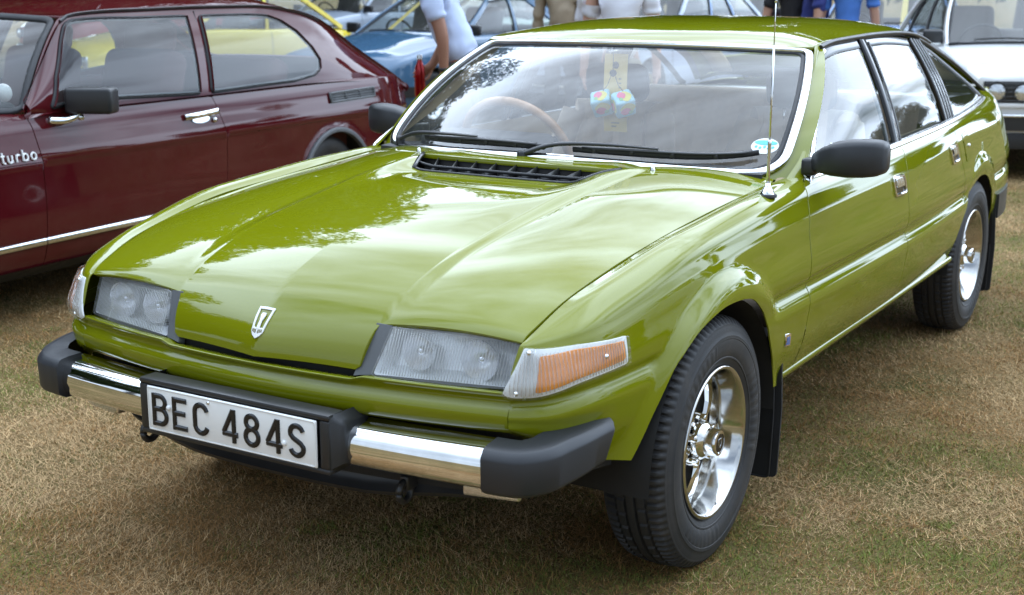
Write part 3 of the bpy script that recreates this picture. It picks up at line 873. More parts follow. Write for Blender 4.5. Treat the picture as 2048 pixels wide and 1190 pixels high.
# dark tray under the bonnet edges and lamps
V, F = grid(lambda s, t: bon(s, t) - np.array([0.012, 0, .024]), np.linspace(_bS[4], _bS[10], 30), np.linspace(-.72, .72, 30))
obj('engine_bay_cover', V, F, 'underbody', rover)
# bonnet air intake: black tray, lip and dividers
vent = empty_part('bonnet_vent', rover)
def vp(a, b, dz=0.0):     # a 0 front .. 1 rear, b -1..1
    s_ = sv0 + (sv1 - sv0) * a; hw = (.385 + (.463 - .385) * a) * BT
    return bon(np.array(s_), np.array(b * hw)) + np.array([0, 0, dz])
bs = np.linspace(-1, 1, 25)
V = []; F = []
rows = [(-.02, -.001), (.10, -.016), (.5, -.050), (1.03, -.060), (1.03, -.001)]
for a, dz in rows:
    for b in bs: V.append(vp(min(a, 1), b, dz) + np.array([-.03 * max(0, a - 1) * 4, 0, 0]))
F = [(i * 25 + j, i * 25 + j + 1, (i + 1) * 25 + j + 1, (i + 1) * 25 + j) for i in range(4) for j in range(24)]
obj('tray', V, [f[::-1] for f in F], 'underbody', vent)
V, F = sweep([vp(0, b, .001) for b in bs] , [(-.004, -.004), (-.004, .003), (.004, .003), (.004, -.004)], (0, 0, 1))
obj('front_lip', V, F, 'black_satin', vent)
lip = [vp(.42, b, -.004) for b in bs]
V, F = sweep(lip, [(-.003, -.006), (-.003, .003), (.003, .003), (.003, -.006)], (0, 0, 1)); obj('middle_bar', V, F, 'black_satin', vent)
for b in np.linspace(-.82, .82, 9):
    A0, A1 = vp(.36, b, -.012), vp(1.0, b * 1.01, -.010)
    V, F = sweep([A0, (A0 + A1) / 2 + np.array([0, 0, -.002]), A1], [(-.0010, -.036), (-.0010, .001), (.0010, .001), (.0010, -.036)], (0, 0, 1))
    obj('divider', V, F, 'black_satin', vent)
for sg in (-1, 1):
    V, F = sweep([vp(a, sg * .992, .001) for a in np.linspace(0, 1, 6)], [(-.005, -.012), (-.005, .003), (.005, .003), (.005, -.012)], (0, 0, 1))
    obj('end_cap', V, F, 'black_gloss', vent)
# washer jets
for sg in (-1, 1):
    p = bonnet_s(np.array(float(_bS[12]) + .035), np.array(sg * .545))
    V, F = lathe([(0, .012), (.003, .012), (.006, .008), (.008, 0)], 10, 'z', p)
    obj('washer_jet', V, F, 'chrome', rover)

# long-ship shield badge on the nose
badge = empty_part('nose_badge', rover)
def nose_pt(x2, z2):   # x2 across (m), z2 along the slope from the badge foot
    return bonnet_s(np.array(.056 + z2), np.array(x2 / .66))
def badge_piece(pts, h, mat, name):
    pts = np.asarray(pts, float)
    lp = resample(pts, .004)
    V, F, N = panel_mesh(lambda a, b: nose_pt2(a, b), lp, .004, offset=h, depth=.003, rnd=.0006, sign=1)
    return obj(name, V, F, mat, badge, normals=N)
def nose_pt2(a, b):
    return bonnet_s(.054 + np.asarray(b), np.asarray(a) / .66)
def mk_ring(outer, inner, h, mat, name):
    V, F, N = panel_mesh(nose_pt2, outer, .004, holes=[inner], offset=h, depth=.003, rnd=.0006, sign=1)
    return obj(name, V, F, mat, badge, normals=N)
sh_o = [(-.0225, .074), (0, .077), (.0225, .074), (.0205, .045), (.0175, .020), (.0165, .011), (.010, .003), (0, -.003), (-.010, .003), (-.0165, .011), (-.0175, .020), (-.0205, .045)]
sh_i = [(-.0185, .069), (0, .0715), (.0185, .069), (.0165, .044), (.014, .022), (.008, .0215), (0, .022), (-.008, .0215), (-.014, .022), (-.0165, .044)]
mk_ring(sh_o, sh_i, .0035, 'badge_white', 'shield')
badge_piece([(-.0035, .020), (-.0025, .040), (-.006, .054), (-.0045, .060), (.0045, .060), (.006, .054), (.0025, .040), (.0035, .020)], .0042, 'badge_white', 'ship')
for xx in (-.0125, -.008, -.0035, .0035, .008, .0125):
    badge_piece([(xx - .0012, .008 + abs(xx) * .25), (xx - .0012, .0175), (xx + .0012, .0175), (xx + .0012, .008 + abs(xx) * .25)], .0044, 'ink_grey', 'shield_slot')

# ---------------- front panel below the lamps
def xfront(y): return .802 - .1905 * y * y
_fo = [(-.075, .596), (-.030, .6055), (-.008, .6095), (0.0, .608), (-.0025, .604), (-.014, .594), (-.004, .579), (0.001, .570), (0.001, .552), (-.004, .534), (-.028, .520)]
_fw = np.concatenate([[0], np.cumsum([math.dist(_fo[i], _fo[i + 1]) for i in range(len(_fo) - 1)])])
_fsp = natspline(_fw, np.array(_fo))
def front_s(y, w):
    y = np.asarray(y, float); o = _fsp(w)
    c = sstep(.50, .42, np.abs(y))            # the pressing deepens in the middle
    dx = o[..., 0] + .010 * c * np.exp(-((o[..., 1] - .580) / .006) ** 2) * 0
    return np.stack([xfront(y) + dx, y, o[..., 1] + .0085 * sstep(.27, .31, np.abs(y)) * sstep(.590, .606, o[..., 1])], -1)
fy = np.linspace(-.646, .646, 33)
panel('front_panel', front_s, [(y, 0.001) for y in fy] + [(y, float(_fw[-1]) - .001) for y in fy[::-1]], .0085, GP, rover, sign=-1, depth=.006)
V, F = grid(lambda y, z: np.stack([xfront(y) - .05 - .02 * (z < .5), y, z], -1), np.linspace(-.66, .66, 20), np.linspace(.36, .615, 5))
obj('grille_void', V, F, 'underbody', rover)

# ---------------- headlamps
def lampx(y, z):      # plane of the lamp glass, raked with the nose
    return xfront(y) - .028 - .045 * (z - .614) / .10 - .012 * sstep(.5, .65, np.abs(y))
for sg in (1, -1):
    hl = empty_part('headlamp', rover)
    mm = sg < 0
    quad = [(.314, .6165), (.652, .6175), (.664, .713), (.338, .720)]
    quadp = round_poly(quad, .008, 4)
    def lens_s(y, z):
        y = np.asarray(y, float); z = np.asarray(z, float)
        rip = .0016 * np.sin(y * 2 * math.pi / .0100) * sstep(.375, .395, y) * sstep(.64, .62, y)
        return np.stack([lampx(y, z) + .001 + rip, y, z], -1)
    V, F, N = panel_mesh(lambda y, z: np.stack([lampx(y, z) + .006, y, z], -1), quadp, .012, depth=.010, sign=1, mirror=mm)
    obj('lens', V, F, 'lamp_glass', hl, normals=N)
    # moulded flutes on the inside of the glass
    mb = MB(); ql = np.array(quad); cq = ql.mean(0); qin = cq + (ql - cq) * np.array([.96, .92])
    for y in np.arange(.335, .660, .0066):
        zs_ = np.linspace(.60, .73, 80); ok = inside(qin, np.stack([np.full(80, y), zs_], 1))
        if ok.sum() < 6 or (abs(y - .402) < .034 and random.random() < .0): continue
        z0_, z1_ = zs_[ok][0], zs_[ok][-1]
        mb.add(*sweep([(float(lampx(np.array(y), np.array(z))) + .0015, y, z) for z in (z0_, (z0_ + z1_) / 2, z1_)], [(-.0011, 0), (-.0005, .0014), (.0005, .0014), (.0011, 0)], (1, 0, 0)))
    V = np.array(mb.V); obj('lens_flutes', mir(V) if mm else V, [f[::-1] for f in mb.F] if mm else mb.F, 'lamp_rib', hl)['kind'] = 'stuff'
    # chromed bowl behind the glass with two round reflectors
    def back(y, z): return np.stack([lampx(y, z) - .075, y, z], -1)
    mb = MB()
    L = np.array(quadp); c = L.mean(0)
    fr = np.array([[lampx(a, b) - .004, a, b] for a, b in L]); bk = np.array([[lampx(a, b) - .07, c[0] + (a - c[0]) * .92, c[1] + (b - c[1]) * .86] for a, b in L])
    n = len(L)
    mb.add(np.vstack([fr, bk]), [(i, (i + 1) % n, n + (i + 1) % n, n + i) for i in range(n)] + [tuple(range(n, 2 * n))])
    V = np.array(mb.V)
    obj('housing', mir(V) if mm else V, mb.F, 'headlamp_reflector', hl, smooth=False)
    for (yc, zc, r) in ((.402, .668, .042), (.545, .664, .047)):
        pr = [(r, .0), (r * .93, -.012), (r * .75, -.028), (r * .5, -.040), (r * .25, -.046), (.008, -.047)]
        V, F = lathe(pr, 40, 'y')
        V = np.array(V); x0 = float(lampx(np.array(yc), np.array(zc))) - .016
        W_ = np.stack([x0 + V[:, 1], yc + V[:, 0], zc + V[:, 2] * .98], 1)
        obj('reflector', mir(W_) if mm else W_, F, 'lamp_bowl', hl)
        V, F = lathe([(0, .030), (.007, .028), (.010, .016), (.010, -.02)], 16, 'y')
        V = np.array(V); W_ = np.stack([x0 - .035 + V[:, 1], yc + V[:, 0], zc + V[:, 2]], 1)
        obj('bulb_shield', mir(W_) if mm else W_, F, 'bulb_shield', hl)
    # grey filler between lamp and bonnet nose
    q3 = [(.268, .6100), (.312, .6165), (.336, .720), (.296, .722)]
    V, F, N = panel_mesh(lambda y, z: np.stack([lampx(y, z) + .0 , y, z], -1), q3, .01, depth=.02, sign=1, mirror=mm)
    obj('filler', V, F, 'grey_plastic', hl, normals=N)
    # corner indicator
    ind = empty_part('indicator', rover)
    op = round_poly([(.024, .1335), (-.012, .306), (.006, .3225), (.057, .3265), (.148, .313), (.316, .312), (.318, .193), (.150, .150)], [.008, .01, .012, .012, .02, .008, .008, .02], 4)
    V, F, N = panel_mesh(lambda u, w: side(np.clip(u, -.02, 9), w), op, .008, offset=.0025, depth=.004, mirror=mm)
    obj('base', V, F, 'sticker_white', ind, normals=N)
    c = op.mean(0)
    amb = round_poly([(.072, .170), (.058, .306), (.148, .294), (.304, .292), (.306, .208), (.155, .170)], .008, 3)
    V, F, N = panel_mesh(side, amb, .008, offset=.0045, depth=.001, mirror=mm)
    obj('amber_filter', V, F, 'amber', ind, normals=N)
    def rib(u, w):
        p = side(np.clip(u, -.02, 9), w); 
        return p
    def ribbed(u, w):
        p = side(np.clip(u, -.02, 9), w); e = 1e-3
        a_ = side(np.clip(u + e, -.02, 9), w) - side(np.clip(u - e, -.02, 9), w); b_ = side(np.clip(u, -.02, 9), w + e) - side(np.clip(u, -.02, 9), w - e)
        n_ = -np.cross(a_, b_); n_ /= np.linalg.norm(n_, axis=-1)[..., None]
        m_ = inside(c + (op - c) * np.array([.93, .86]), np.stack([u, w], -1))
        return p + n_ * (.0014 * np.sin(u * 2 * math.pi / .0100) * m_)[..., None]
    V, F, N = panel_mesh(ribbed, op, .0025, vres=.02, offset=.0115, depth=.009, rnd=.002, mirror=mm)
    obj('lens', V, F, 'indicator_glass', ind, normals=N)
    # moulded ribs on the inside of the lens
    mb = MB()
    c2 = op.mean(0); rin = c2 + (op - c2) * np.array([.95, .84])
    for u in np.arange(.004, .312, .0085):
        ws_ = np.linspace(.13, .33, 60); ok = inside(rin, np.stack([np.full(60, u), ws_], 1))
        if ok.sum() < 4: continue
        w0_, w1_ = ws_[ok][0], ws_[ok][-1]
        L = [on_side(u, w, .0075) for w in np.linspace(w0_, w1_, 4)]
        mb.add(*sweep([l_[0] for l_ in L], [(-.0013, 0), (-.0006, .0016), (.0006, .0016), (.0013, 0)], [l_[3] for l_ in L]))
    V = np.array(mb.V); obj('lens_ribs', mir(V) if mm else V, [f[::-1] for f in mb.F] if mm else mb.F, 'indicator_rib', ind)['kind'] = 'stuff'
    for (u, w) in ((.043, .155), (.018, .300), (.232, .240)):
        p, a, b, n = on_side(u, w, .011)
        V, F = lathe([(0, .0035), (.004, .003), (.0055, 0)], 12, 'y'); V = np.array([p + a * v[0] + n * v[1] + b * v[2] for v in np.array(V)])
        obj('lens_screw', mir(V) if mm else V, F, 'bright_trim', ind)

# ---------------- bumper, number plate, lower valance
bump = empty_part('front_bumper', rover)
def bump_path(y):     # plan of the bumper face line
    return .838 - .092 * y * y
chp = [(-.075, .086), (-.03, .085), (-.010, .080), (-.001, .066), (.003, .040), (0, .016), (-.008, .004), (-.025, -.002), (-.07, -.004)]
chp = [(-.072, .092), (-.034, .088), (-.014, .083), (-.002, .074), (.005, .058), (.008, .038), (.006, .018), (.000, .004), (-.012, -.004), (-.05, -.006), (-.05, .0), (-.018, .002)][:10]
for sg in (1, -1):
    ys = np.linspace(.280, .646, 14) * sg
    V = [(bump_path(y) + dx, y, .427 + dz) for y in ys for dx, dz in chp]
    m = len(chp); F = [(i * m + k, i * m + k + 1, (i + 1) * m + k + 1, (i + 1) * m + k) for i in range(13) for k in range(m - 1)]
    if sg < 0: F = [f[::-1] for f in F]
    V, F = np.array(V), F
    obj('chrome_bar', V, F, 'chrome', bump, auto=60)
    # black corner piece wrapping to the wheel arch
    path = smooth_poly([(.8005, .640), (.797, .678), (.786, .722), (.748, .758), (.705, .772), (.655, .784), (.610, .792), (.568, .798)], 5)
    P3 = np.array([(x, y * sg, .470) for x, y in path])
    n = len(P3); T, S, U = frames(P3, (0, 0, 1))
    if sg < 0: S = -S
    V = []
    for i in range(n):
        f = i / (n - 1)
        prof = [(-.060, .057), (-.020, .055), (.0015, .052), (.0065, .049), (.0165, .036), (.0185, .030), (.0165, -.034), (.0125, -.041), (-.004, -.051), (-.06, -.053)]
        k = 1.0 - .12 * sstep(.55, 1, f)
        lift = .022 * sstep(.15, 1, f)
        for d, h in prof:
            shear = (h - .0) * .42 * sstep(.75, 1, f)
            V.append(P3[i] + S[i] * (d * (1 - (.25 if d > 0 else .85) * sstep(.7, 1, f)) + .004) + np.array([0, 0, h * k + lift]) + T[i] * shear)
    m = 10
    F = [(i * m + k, i * m + k + 1, (i + 1) * m + k + 1, (i + 1) * m + k) for i in range(n - 1) for k in range(m - 1)]
    F += [tuple(range(m))[::-1], tuple((n - 1) * m + k for k in range(m))]
    if sg > 0: F = [f[::-1] for f in F]
    obj('corner_piece', V, F, 'bumper_black', bump, auto=28)
# plate surround
sur = empty_part('plate_surround', rover)
mb = MB()
PX = .872
for (c, s) in (((PX - .022, 0, .5425), (.055, .574, .014)), ((PX - .022, 0, .4185), (.055, .574, .014)), ((PX - .022, .2735, .480), (.055, .027, .112)), ((PX - .022, -.2735, .480), (.055, .027, .112)), ((PX - .05, 0, .48), (.02, .56, .12))):
    mb.add(*box(c, s, .005))
mb.build('frame', 'black_satin', sur)
for sg in (1, -1):
    mb = MB()
    ys = [.2855, .291, .298, .306]
    pr = [(PX - .085, .546), (PX - .012, .548), (PX + .001, .538), (PX + .001, .424), (PX - .02, .414), (PX - .085, .414)]
    V = []
    for k, y in enumerate(ys):
        f = k / 3
        for x, z in pr: V.append((x - .026 * f ** 1.3, y * sg, .47 + (z - .47) * (1 - .27 * f)))
    m = 6; F = [(i * m + q, i * m + (q + 1) % m, (i + 1) * m + (q + 1) % m, (i + 1) * m + q) for i in range(3) for q in range(m)] + [tuple(3 * m + q for q in range(m))]
    if sg < 0: F = [f[::-1] for f in F]
    obj('side_fairing', V, F, 'black_satin', sur, auto=40)

plate = empty_part('number_plate', rover, (PX + .008, 0, .480))
V, F = box((0, 0, 0), (.005, .512, .109), .002); obj('backing', V, F, 'plate_white', plate)
# raised rim of the pressed plate
lp = [(.0026, a, b) for a, b in round_poly([(-.253, -.0515), (.253, -.0515), (.253, .0515), (-.253, .0515)], .006, 4)]
V, F = sweep(lp, flat_prof(.003, .0012), (1, 0, 0), closed_path=True); obj('rim', V, F, 'plate_white', plate)
def arc(cx, cz, rx, rz, a0, a1, n=14):
    return [(cx + rx * math.cos(math.radians(a0 + (a1 - a0) * k / n)), cz + rz * math.sin(math.radians(a0 + (a1 - a0) * k / n))) for k in range(n + 1)]
# glyph strokes in a 50 x 79 mm cell (x right, z up), centre lines
SWD = .0125
GL = {
 'B': [[(.0065, .0), (.0065, .079)], [(.0065, .0735), (.026, .0735)] + arc(.026, .0575, .0165, .016, 90, -90) + [(.0065, .0415)], [(.0065, .0415), (.028, .0415)] + arc(.028, .0235, .0175, .018, 90, -90) + [(.0065, .0055)]],
 'E': [[(.0065, .0), (.0065, .079)], [(.0065, .0733), (.046, .0733)], [(.0065, .041), (.041, .041)], [(.0065, .0057), (.0465, .0057)]],
 'C': [arc(.025, .0550, .0190, .0185, 12, 180) + arc(.025, .0240, .0190, .0185, 180, 348)],
 '4': [[(.0365, .0), (.0365, .079)], [(.0345, .0765), (.006, .0235)], [(.004, .0195), (.0485, .0195)]],
 '8': [arc(.025, .0578, .0165, .0155, 0, 360, 28), arc(.025, .0240, .0188, .0185, 0, 360, 28)],
 'S': [arc(.025, .0575, .0180, .0160, 15, 180) + [(.0075, .052)] + [(.014, .0445), (.036, .034)] + [(.0432, .0262)] + arc(.025, .0225, .0185, .0170, 8, -165)],
}
def glyph(name, strokes, x0, z0, sx, sz, parent, mat, face, wid, hgt, n_extra=0.0, slant=0.0):
    """letter of bevelled strokes; face(x, z, h) maps to 3-D"""
    mb = MB()
    for si, st in enumerate(strokes):
        pts = np.array([(x0 + (p[0] + slant * p[1]) * sx, z0 + p[1] * sz) for p in st])
        keep = [0] + [i for i in range(1, len(pts)) if np.linalg.norm(pts[i] - pts[i - 1]) > 1e-5]
        pts = pts[keep]
        closed = np.linalg.norm(pts[0] - pts[-1]) < 1e-4
        if closed: pts = pts[:-1]
        n = len(pts)
        if closed:
            t = np.roll(pts, -1, 0) - np.roll(pts, 1, 0)
        else:
            t = np.gradient(pts, axis=0) if n > 2 else np.tile(pts[1] - pts[0], (2, 1))
            if n > 2: t[0] = pts[1] - pts[0]; t[-1] = pts[-1] - pts[-2]
        t = t / (np.linalg.norm(t, axis=1)[:, None] + 1e-12); s = np.stack([t[:, 1], -t[:, 0]], 1)
        h = hgt + si * .00012
        prof = [(-.5 * wid, 0), (-.5 * wid, h * .45), (-.27 * wid, h), (.27 * wid, h), (.5 * wid, h * .45), (.5 * wid, 0)]
        V = [face(*(pts[i] + s[i] * d), hh) for i in range(n) for d, hh in prof]
        m = 6
        F = [(i * m + k, i * m + k + 1, ((i + 1) % n) * m + k + 1, ((i + 1) % n) * m + k) for i in range(n if closed else n - 1) for k in range(m - 1)]
        if not closed: F += [tuple(range(m))[::-1], tuple((n - 1) * m + k for k in range(m))]
        mb.add(V, F)
    return mb.build(name, mat, parent, smooth=False)
yy = -.2405
for ch in 'BEC 484S':
    if ch == ' ':
        yy += .024; continue
    glyph('character', GL[ch], yy, -.0395, 1.0, 1.0, plate, 'plate_black', lambda a, b, h: (.0026 + h, a, b), SWD, .0042)
    yy += .0655
for y, z in ((-.186, .010), (.165, -.012)):
    V, F = lathe([(0, .006), (.004, .0055), (.0065, .003), (.0065, 0)], 14, 'y'); V = np.array(V)
    obj('screw_cap', np.stack([.0026 + V[:, 1], y + V[:, 0], z + V[:, 2]], 1), F, 'plate_white', plate)
V, F = lathe([(0, .003), (.003, .003), (.004, 0)], 10, 'y'); V = np.array(V)
obj('plate_screw', np.stack([.0026 + V[:, 1], -.060 + V[:, 0], .043 + V[:, 2]], 1), F, 'bright_trim', plate)

# black valance under the bumper with its lower lip
vpts = [(.0, .735), (.2, .728), (.4, .70), (.55, .655), (.66, .585), (.725, .50), (.755, .43)]
V = []; F = []
pr = [(.055, .452), (.035, .425), (.0, .395), (-.012, .362), (.000, .340), (.010, .328), (.004, .318), (-.05, .314)]
full = [(-a, b) for a, b in vpts[:0:-1]] + vpts
full = smooth_poly(full, 3)
T2 = np.gradient(full, axis=0); T2 /= np.linalg.norm(T2, axis=1)[:, None]
for (y, x), t in zip(full, T2):
    nx, ny = (t[0], -t[1])   # outward normal in (x, y)
    for d, z in pr:
        d = d * (1 - sstep(.52, .70, abs(y))) - .012 * sstep(.60, .75, abs(y))
        zz = z + .022 * sstep(.25, .5, abs(y)) + .050 * sstep(.52, .74, abs(y)); V.append((x + nx * d, y + ny * d, zz))
m = len(pr); n = len(full)
F = [(i * m + k, i * m + k + 1, (i + 1) * m + k + 1, (i + 1) * m + k) for i in range(n - 1) for k in range(m - 1)]
obj('lower_valance', V, [f[::-1] for f in F], 'black_satin', rover, auto=50)
# towing eyes
for y, x, z in ((-.315, .815, .385), (.395, .735, .345)):
    te = empty_part('towing_eye', rover)
    V, F = tube([(x + .023 * math.cos(a), y - .010, z + .006 + .023 * math.sin(a)) for a in np.linspace(0, 2 * math.pi, 20)], .0085, 8, up=(0, 1, .01)); obj('ring', V, F, 'black_satin', te)
    V, F = box((x - .045, y - .010, z + .025), (.10, .022, .035), .004); obj('bracket', V, F, 'black_satin', te)
for sg in (1, -1):
    V, F = box((.712, .600 * sg, .388), (.03, .125, .028), .006, Matrix.Rotation(.20 * sg, 3, 'Z')); obj('fog_lamp', V, F, 'lamp_glass', rover)
    V, F = box((.702, .598 * sg, .388), (.03, .135, .036), .006, Matrix.Rotation(.20 * sg, 3, 'Z')); obj('fog_lamp_body', V, F, 'bulb_shield', rover)
# floor pan and engine underside so no daylight shows through
V, F = box((-1.72, 0, .325), (3.6, 1.24, .07), .02); obj('floor_pan', V, F, 'underbody', rover)
V, F = box((.30, 0, .48), (.60, .95, .30), .05); obj('engine_mass', V, F, 'underbody', rover)
V, F = box((-3.35, 0, .46), (.7, 1.2, .34), .05); obj('boot_well', V, F, 'underbody', rover)
# ---------------- greenhouse of the green car
_bx = [-.60, -.70, -1.0, -1.55, -2.2, -2.8, -3.32]; _by = [.782, .778, .772, .770, .757, .733, .695]; _bz = [.908, .911, .919, .924, .934, .951, .975]
_rx = [-1.10, -1.243, -1.45, -1.70, -1.95, -2.2, -2.45, -2.70, -3.05, -3.32]; _ry = [.605, .610, .612, .612, .610, .608, .605, .604, .63, .695]; _rz = [1.225, 1.258, 1.268, 1.271, 1.272, 1.267, 1.249, 1.204, 1.108, .976]
_B = natspline(np.array(_bx)[::-1], np.stack([_by, _bz], 1)[::-1]); _R = natspline(np.array(_rx)[::-1], np.stack([_ry, _rz], 1)[::-1])
GS = .36    # metric scale of the height parameter
def house(x, h):
    x = np.asarray(x, float); s = np.asarray(h, float) / GS
    b = _B(x); r = _R(x)
    yz = b * (1 - s)[..., None] + r * s[..., None]
    y = yz[..., 0] + .022 * 4 * s * (1 - s) * .7
    return np.stack([x + 0 * s, y, yz[..., 1]], -1)
def hpts(L, d=0.0):
    out = []; nn = []
    for x, s in L:
        e = 1e-3; p = house(np.array(x), np.array(s * GS))
        a = house(np.array(x + e), np.array(s * GS)) - house(np.array(x - e), np.array(s * GS)); b = house(np.array(x), np.array(s * GS + e)) - house(np.array(x), np.array(s * GS - e))
        n = np.cross(b, a); n /= np.linalg.norm(n)
        if n[1] < 0: n = -n
        out.append(p + n * d); nn.append(n)
    return np.array(out), np.array(nn)
def wpoly(L): return [(x, s * GS) for x, s in L]
fglass = [(-.745, .00), (-.80, .13), (-.90, .33), (-1.03, .575), (-1.15, .80), (-1.215, .905), (-1.60, .925), (-1.58, .60), (-1.55, .0)]
rglass = [(-1.69, .0), (-1.705, .55), (-1.735, .93), (-2.225, .895), (-2.275, .55), (-2.31, .0)]
qglass = [(-2.535, .0), (-2.49, .41), (-2.465, .875), (-2.63, .80), (-2.82, .66), (-3.02, .42), (-3.16, .10), (-3.165, .0)]
for mm in (False, True):
    M = (lambda V: mir(V)) if mm else (lambda V: np.asarray(V))
    FF = (lambda F: [f[::-1] for f in F]) if mm else (lambda F: F)
    for nm, L in (('front_door_glass', fglass), ('rear_door_glass', rglass), ('quarter_glass', qglass)):
        V, F, N = panel_mesh(house, wpoly(L), .05, depth=0, mirror=mm, offset=-.006, sign=1)
        obj(nm, V, F, 'side_glass', rover, normals=N)
    def strip(name, L, w, h, mat, d=0.0, n=6):
        P = smooth_poly(L, n) if len(L) > 2 else np.array([np.array(L[0]) * (1 - t) + np.array(L[1]) * t for t in np.linspace(0, 1, 9)])
        p, nn = hpts(P, d)
        V, F = sweep(p, flat_prof(w, h), nn)
        return obj(name, M(V), FF(F), mat, rover, auto=50)
    # A-pillar skin between windscreen trim and door frame, running into the roof edge
    base = smooth_poly([(-.730, -.03), (-.80, .125), (-.90, .335), (-1.03, .580), (-1.15, .815), (-1.225, .935), (-1.30, .99)], 6)
    pa, na = hpts(base, .002)
    ws = smooth_poly([(-.665, .735, .909), (-.775, .738, .967), (-.875, .720, 1.034), (-.985, .688, 1.115), (-1.09, .655, 1.186), (-1.195, .620, 1.250), (-1.25, .600, 1.275)], 6)
    V = []; n = len(pa)
    for i in range(n):
        mid = (pa[i] + ws[i]) / 2 + np.array([.010, .012, .006])
        for t in np.linspace(0, 1, 7): V.append((1 - t) ** 2 * ws[i] + 2 * t * (1 - t) * mid + t * t * pa[i])
    F = [(i * 7 + k, i * 7 + k + 1, (i + 1) * 7 + k + 1, (i + 1) * 7 + k) for i in range(n - 1) for k in range(6)]
    obj('windscreen_pillar', M(V), FF(F), GP, rover)
    # inner pillar, tan trim
    V2 = np.array(V) - np.array([.0, .035, .012]); obj('pillar_trim', M(V2), FF(F), 'tan_trim', rover)
    # bright frame at the front of the door window, black frames elsewhere
    strip('door_frame_trim', [(-.722, -.06), (-.735, .0), (-.80, .135), (-.90, .345), (-1.03, .585), (-1.15, .815), (-1.225, .925), (-1.27, .955)], .022, .012, 'bright_trim', .0)
    strip('window_frame', [(-1.23, .925), (-1.40, .945), (-1.62, .955)], .040, .010, 'black_gloss', -.002)
    strip('window_frame', [(-1.71, .955), (-1.95, .95), (-2.24, .915)], .040, .010, 'black_gloss', -.002)
    strip('window_frame', [(-1.555, -.02), (-1.585, .6), (-1.612, .96)], .030, .008, 'black_satin', -.003)
    strip('pillar_cover', [(-1.640, -.05), (-1.655, .5), (-1.680, .98)], .062, .013, 'black_gloss', .0)
    strip('window_frame', [(-1.690, .0), (-1.705, .55), (-1.735, .95)], .016, .008, 'black_satin', .004)
    strip('window_frame', [(-2.300, .0), (-2.268, .55), (-2.222, .93)], .026, .008, 'black_satin', -.002)
    for k, dx in enumerate((-2.345, -2.388, -2.430, -2.472)):
        strip('pillar_louvre', [(dx - .035, -.03), (dx + .008, .5), (dx + .058, .955)], .037, .016, 'black_gloss', -.002)
    strip('window_frame', [(-2.520, .0), (-2.485, .41), (-2.455, .90)], .022, .008, 'black_satin', .004)
    strip('window_frame', [(-2.455, .885), (-2.63, .815), (-2.82, .675), (-3.02, .44), (-3.17, .10)], .024, .010, 'black_satin', -.002)
    strip('window_frame', [(-3.175, .02), (-2.85, .01), (-2.53, .0)], .020, .008, 'bright_trim', .0)
    # drip rail: black channel with a bright cap along the roof edge
    strip('drip_rail', [(-1.245, .985), (-1.45, 1.005), (-1.70, 1.01), (-1.95, 1.01), (-2.2, 1.01), (-2.45, 1.005), (-2.62, .995)], .016, .016, 'black_satin', .004)
    strip('drip_rail_rear', [(-2.45, 1.0), (-2.70, .985), (-2.90, .97), (-3.05, .955), (-3.20, .93), (-3.29, .92)], .030, .012, 'black_satin', .0)
    # bright waist moulding
    P = [np.array(p) for p in (side(np.array(u), np.array(.046)) for u in np.linspace(1.515, 3.14, 40))]
    P += [np.array(p) for p in (side(np.array(u), np.array(.046)) for u in np.linspace(3.18, 4.06, 20))]
    V, F = sweep(P, [(-.011, -.004), (-.011, .003), (-.006, .006), (.008, .006), (.012, .002), (.012, -.004)], np.tile((0, .62, .78), (len(P), 1)))
    obj('waist_moulding', M(V), FF(F), 'bright_trim', rover, auto=50)
    # inner window ledge / door card
    V, F = grid(lambda x, t: np.stack([x, .745 - .02 * t - .012 * np.abs(x + 1.5) * .5, .925 + .012 * (-x - .7) * .5 - .45 * t], -1), np.linspace(-.72, -3.1, 20), np.linspace(0, 1, 4))
    obj('door_card', M(V), FF(F), 'tan_trim', rover)
    V, F = grid(lambda x, t: np.stack([x, .782 - .03 * t - .02 * sstep(-2.2, -3.1, x) * 2, .921 + .014 * np.clip(-x - 1, 0, 3) * .8 + 0 * t], -1), np.linspace(-.74, -3.1, 24), np.linspace(0, 1, 2))
    obj('window_ledge', M(V), FF(F), 'black_satin', rover)

# windscreen
def ws_s(b, a):     # b -1..1 across, a 0..1 up (both scaled to metres by WSX, WSY)
    b = np.asarray(b, float) / .70; a = np.asarray(a, float) / .62
    ab = np.abs(b)
    bot = np.stack([-.500 - .190 * ab ** 2.2, .705 * b, .944 - .030 * b * b], -1)
    top = np.stack([-1.090 - .112 * b * b, .600 * b, 1.2625 - .0135 * b * b], -1)
    k = (4 * a * (1 - a))[..., None]
    return bot * (1 - a[..., None]) + top * a[..., None] + k * np.stack([.014 + 0 * b, .028 * b, .020 + 0 * b], -1)
wsp = round_poly([(-.70, 0), (.70, 0), (.70, .62), (-.70, .62)], [.10, .10, .035, .035], 8)
V, F, N = panel_mesh(ws_s, wsp, .03, depth=0, sign=1, offset=-.004)
obj('windscreen', V, F, 'windscreen_glass', rover, normals=N)
_wf = [(-.752, -.010), (.752, -.010), (.752, .645), (-.752, .645)]; _wc = wsp.mean(0)
panel('windscreen_surround', ws_s, _wf, .03, GP, rover, holes=[_wc + (wsp - _wc) * 1.004], sign=1, offset=-.004, depth=.004)
def ws_edge(poly, d):
    out = []; nn = []
    for b, a in poly:
        e = 1e-3; p = ws_s(np.array(b), np.array(a)); n = np.cross(ws_s(np.array(b + e), np.array(a)) - p, ws_s(np.array(b), np.array(a + e)) - p); n /= np.linalg.norm(n)
        out.append(p + n * d); nn.append(n)
    return np.array(out), np.array(nn)
p, n = ws_edge(resample(wsp, .02), .0)
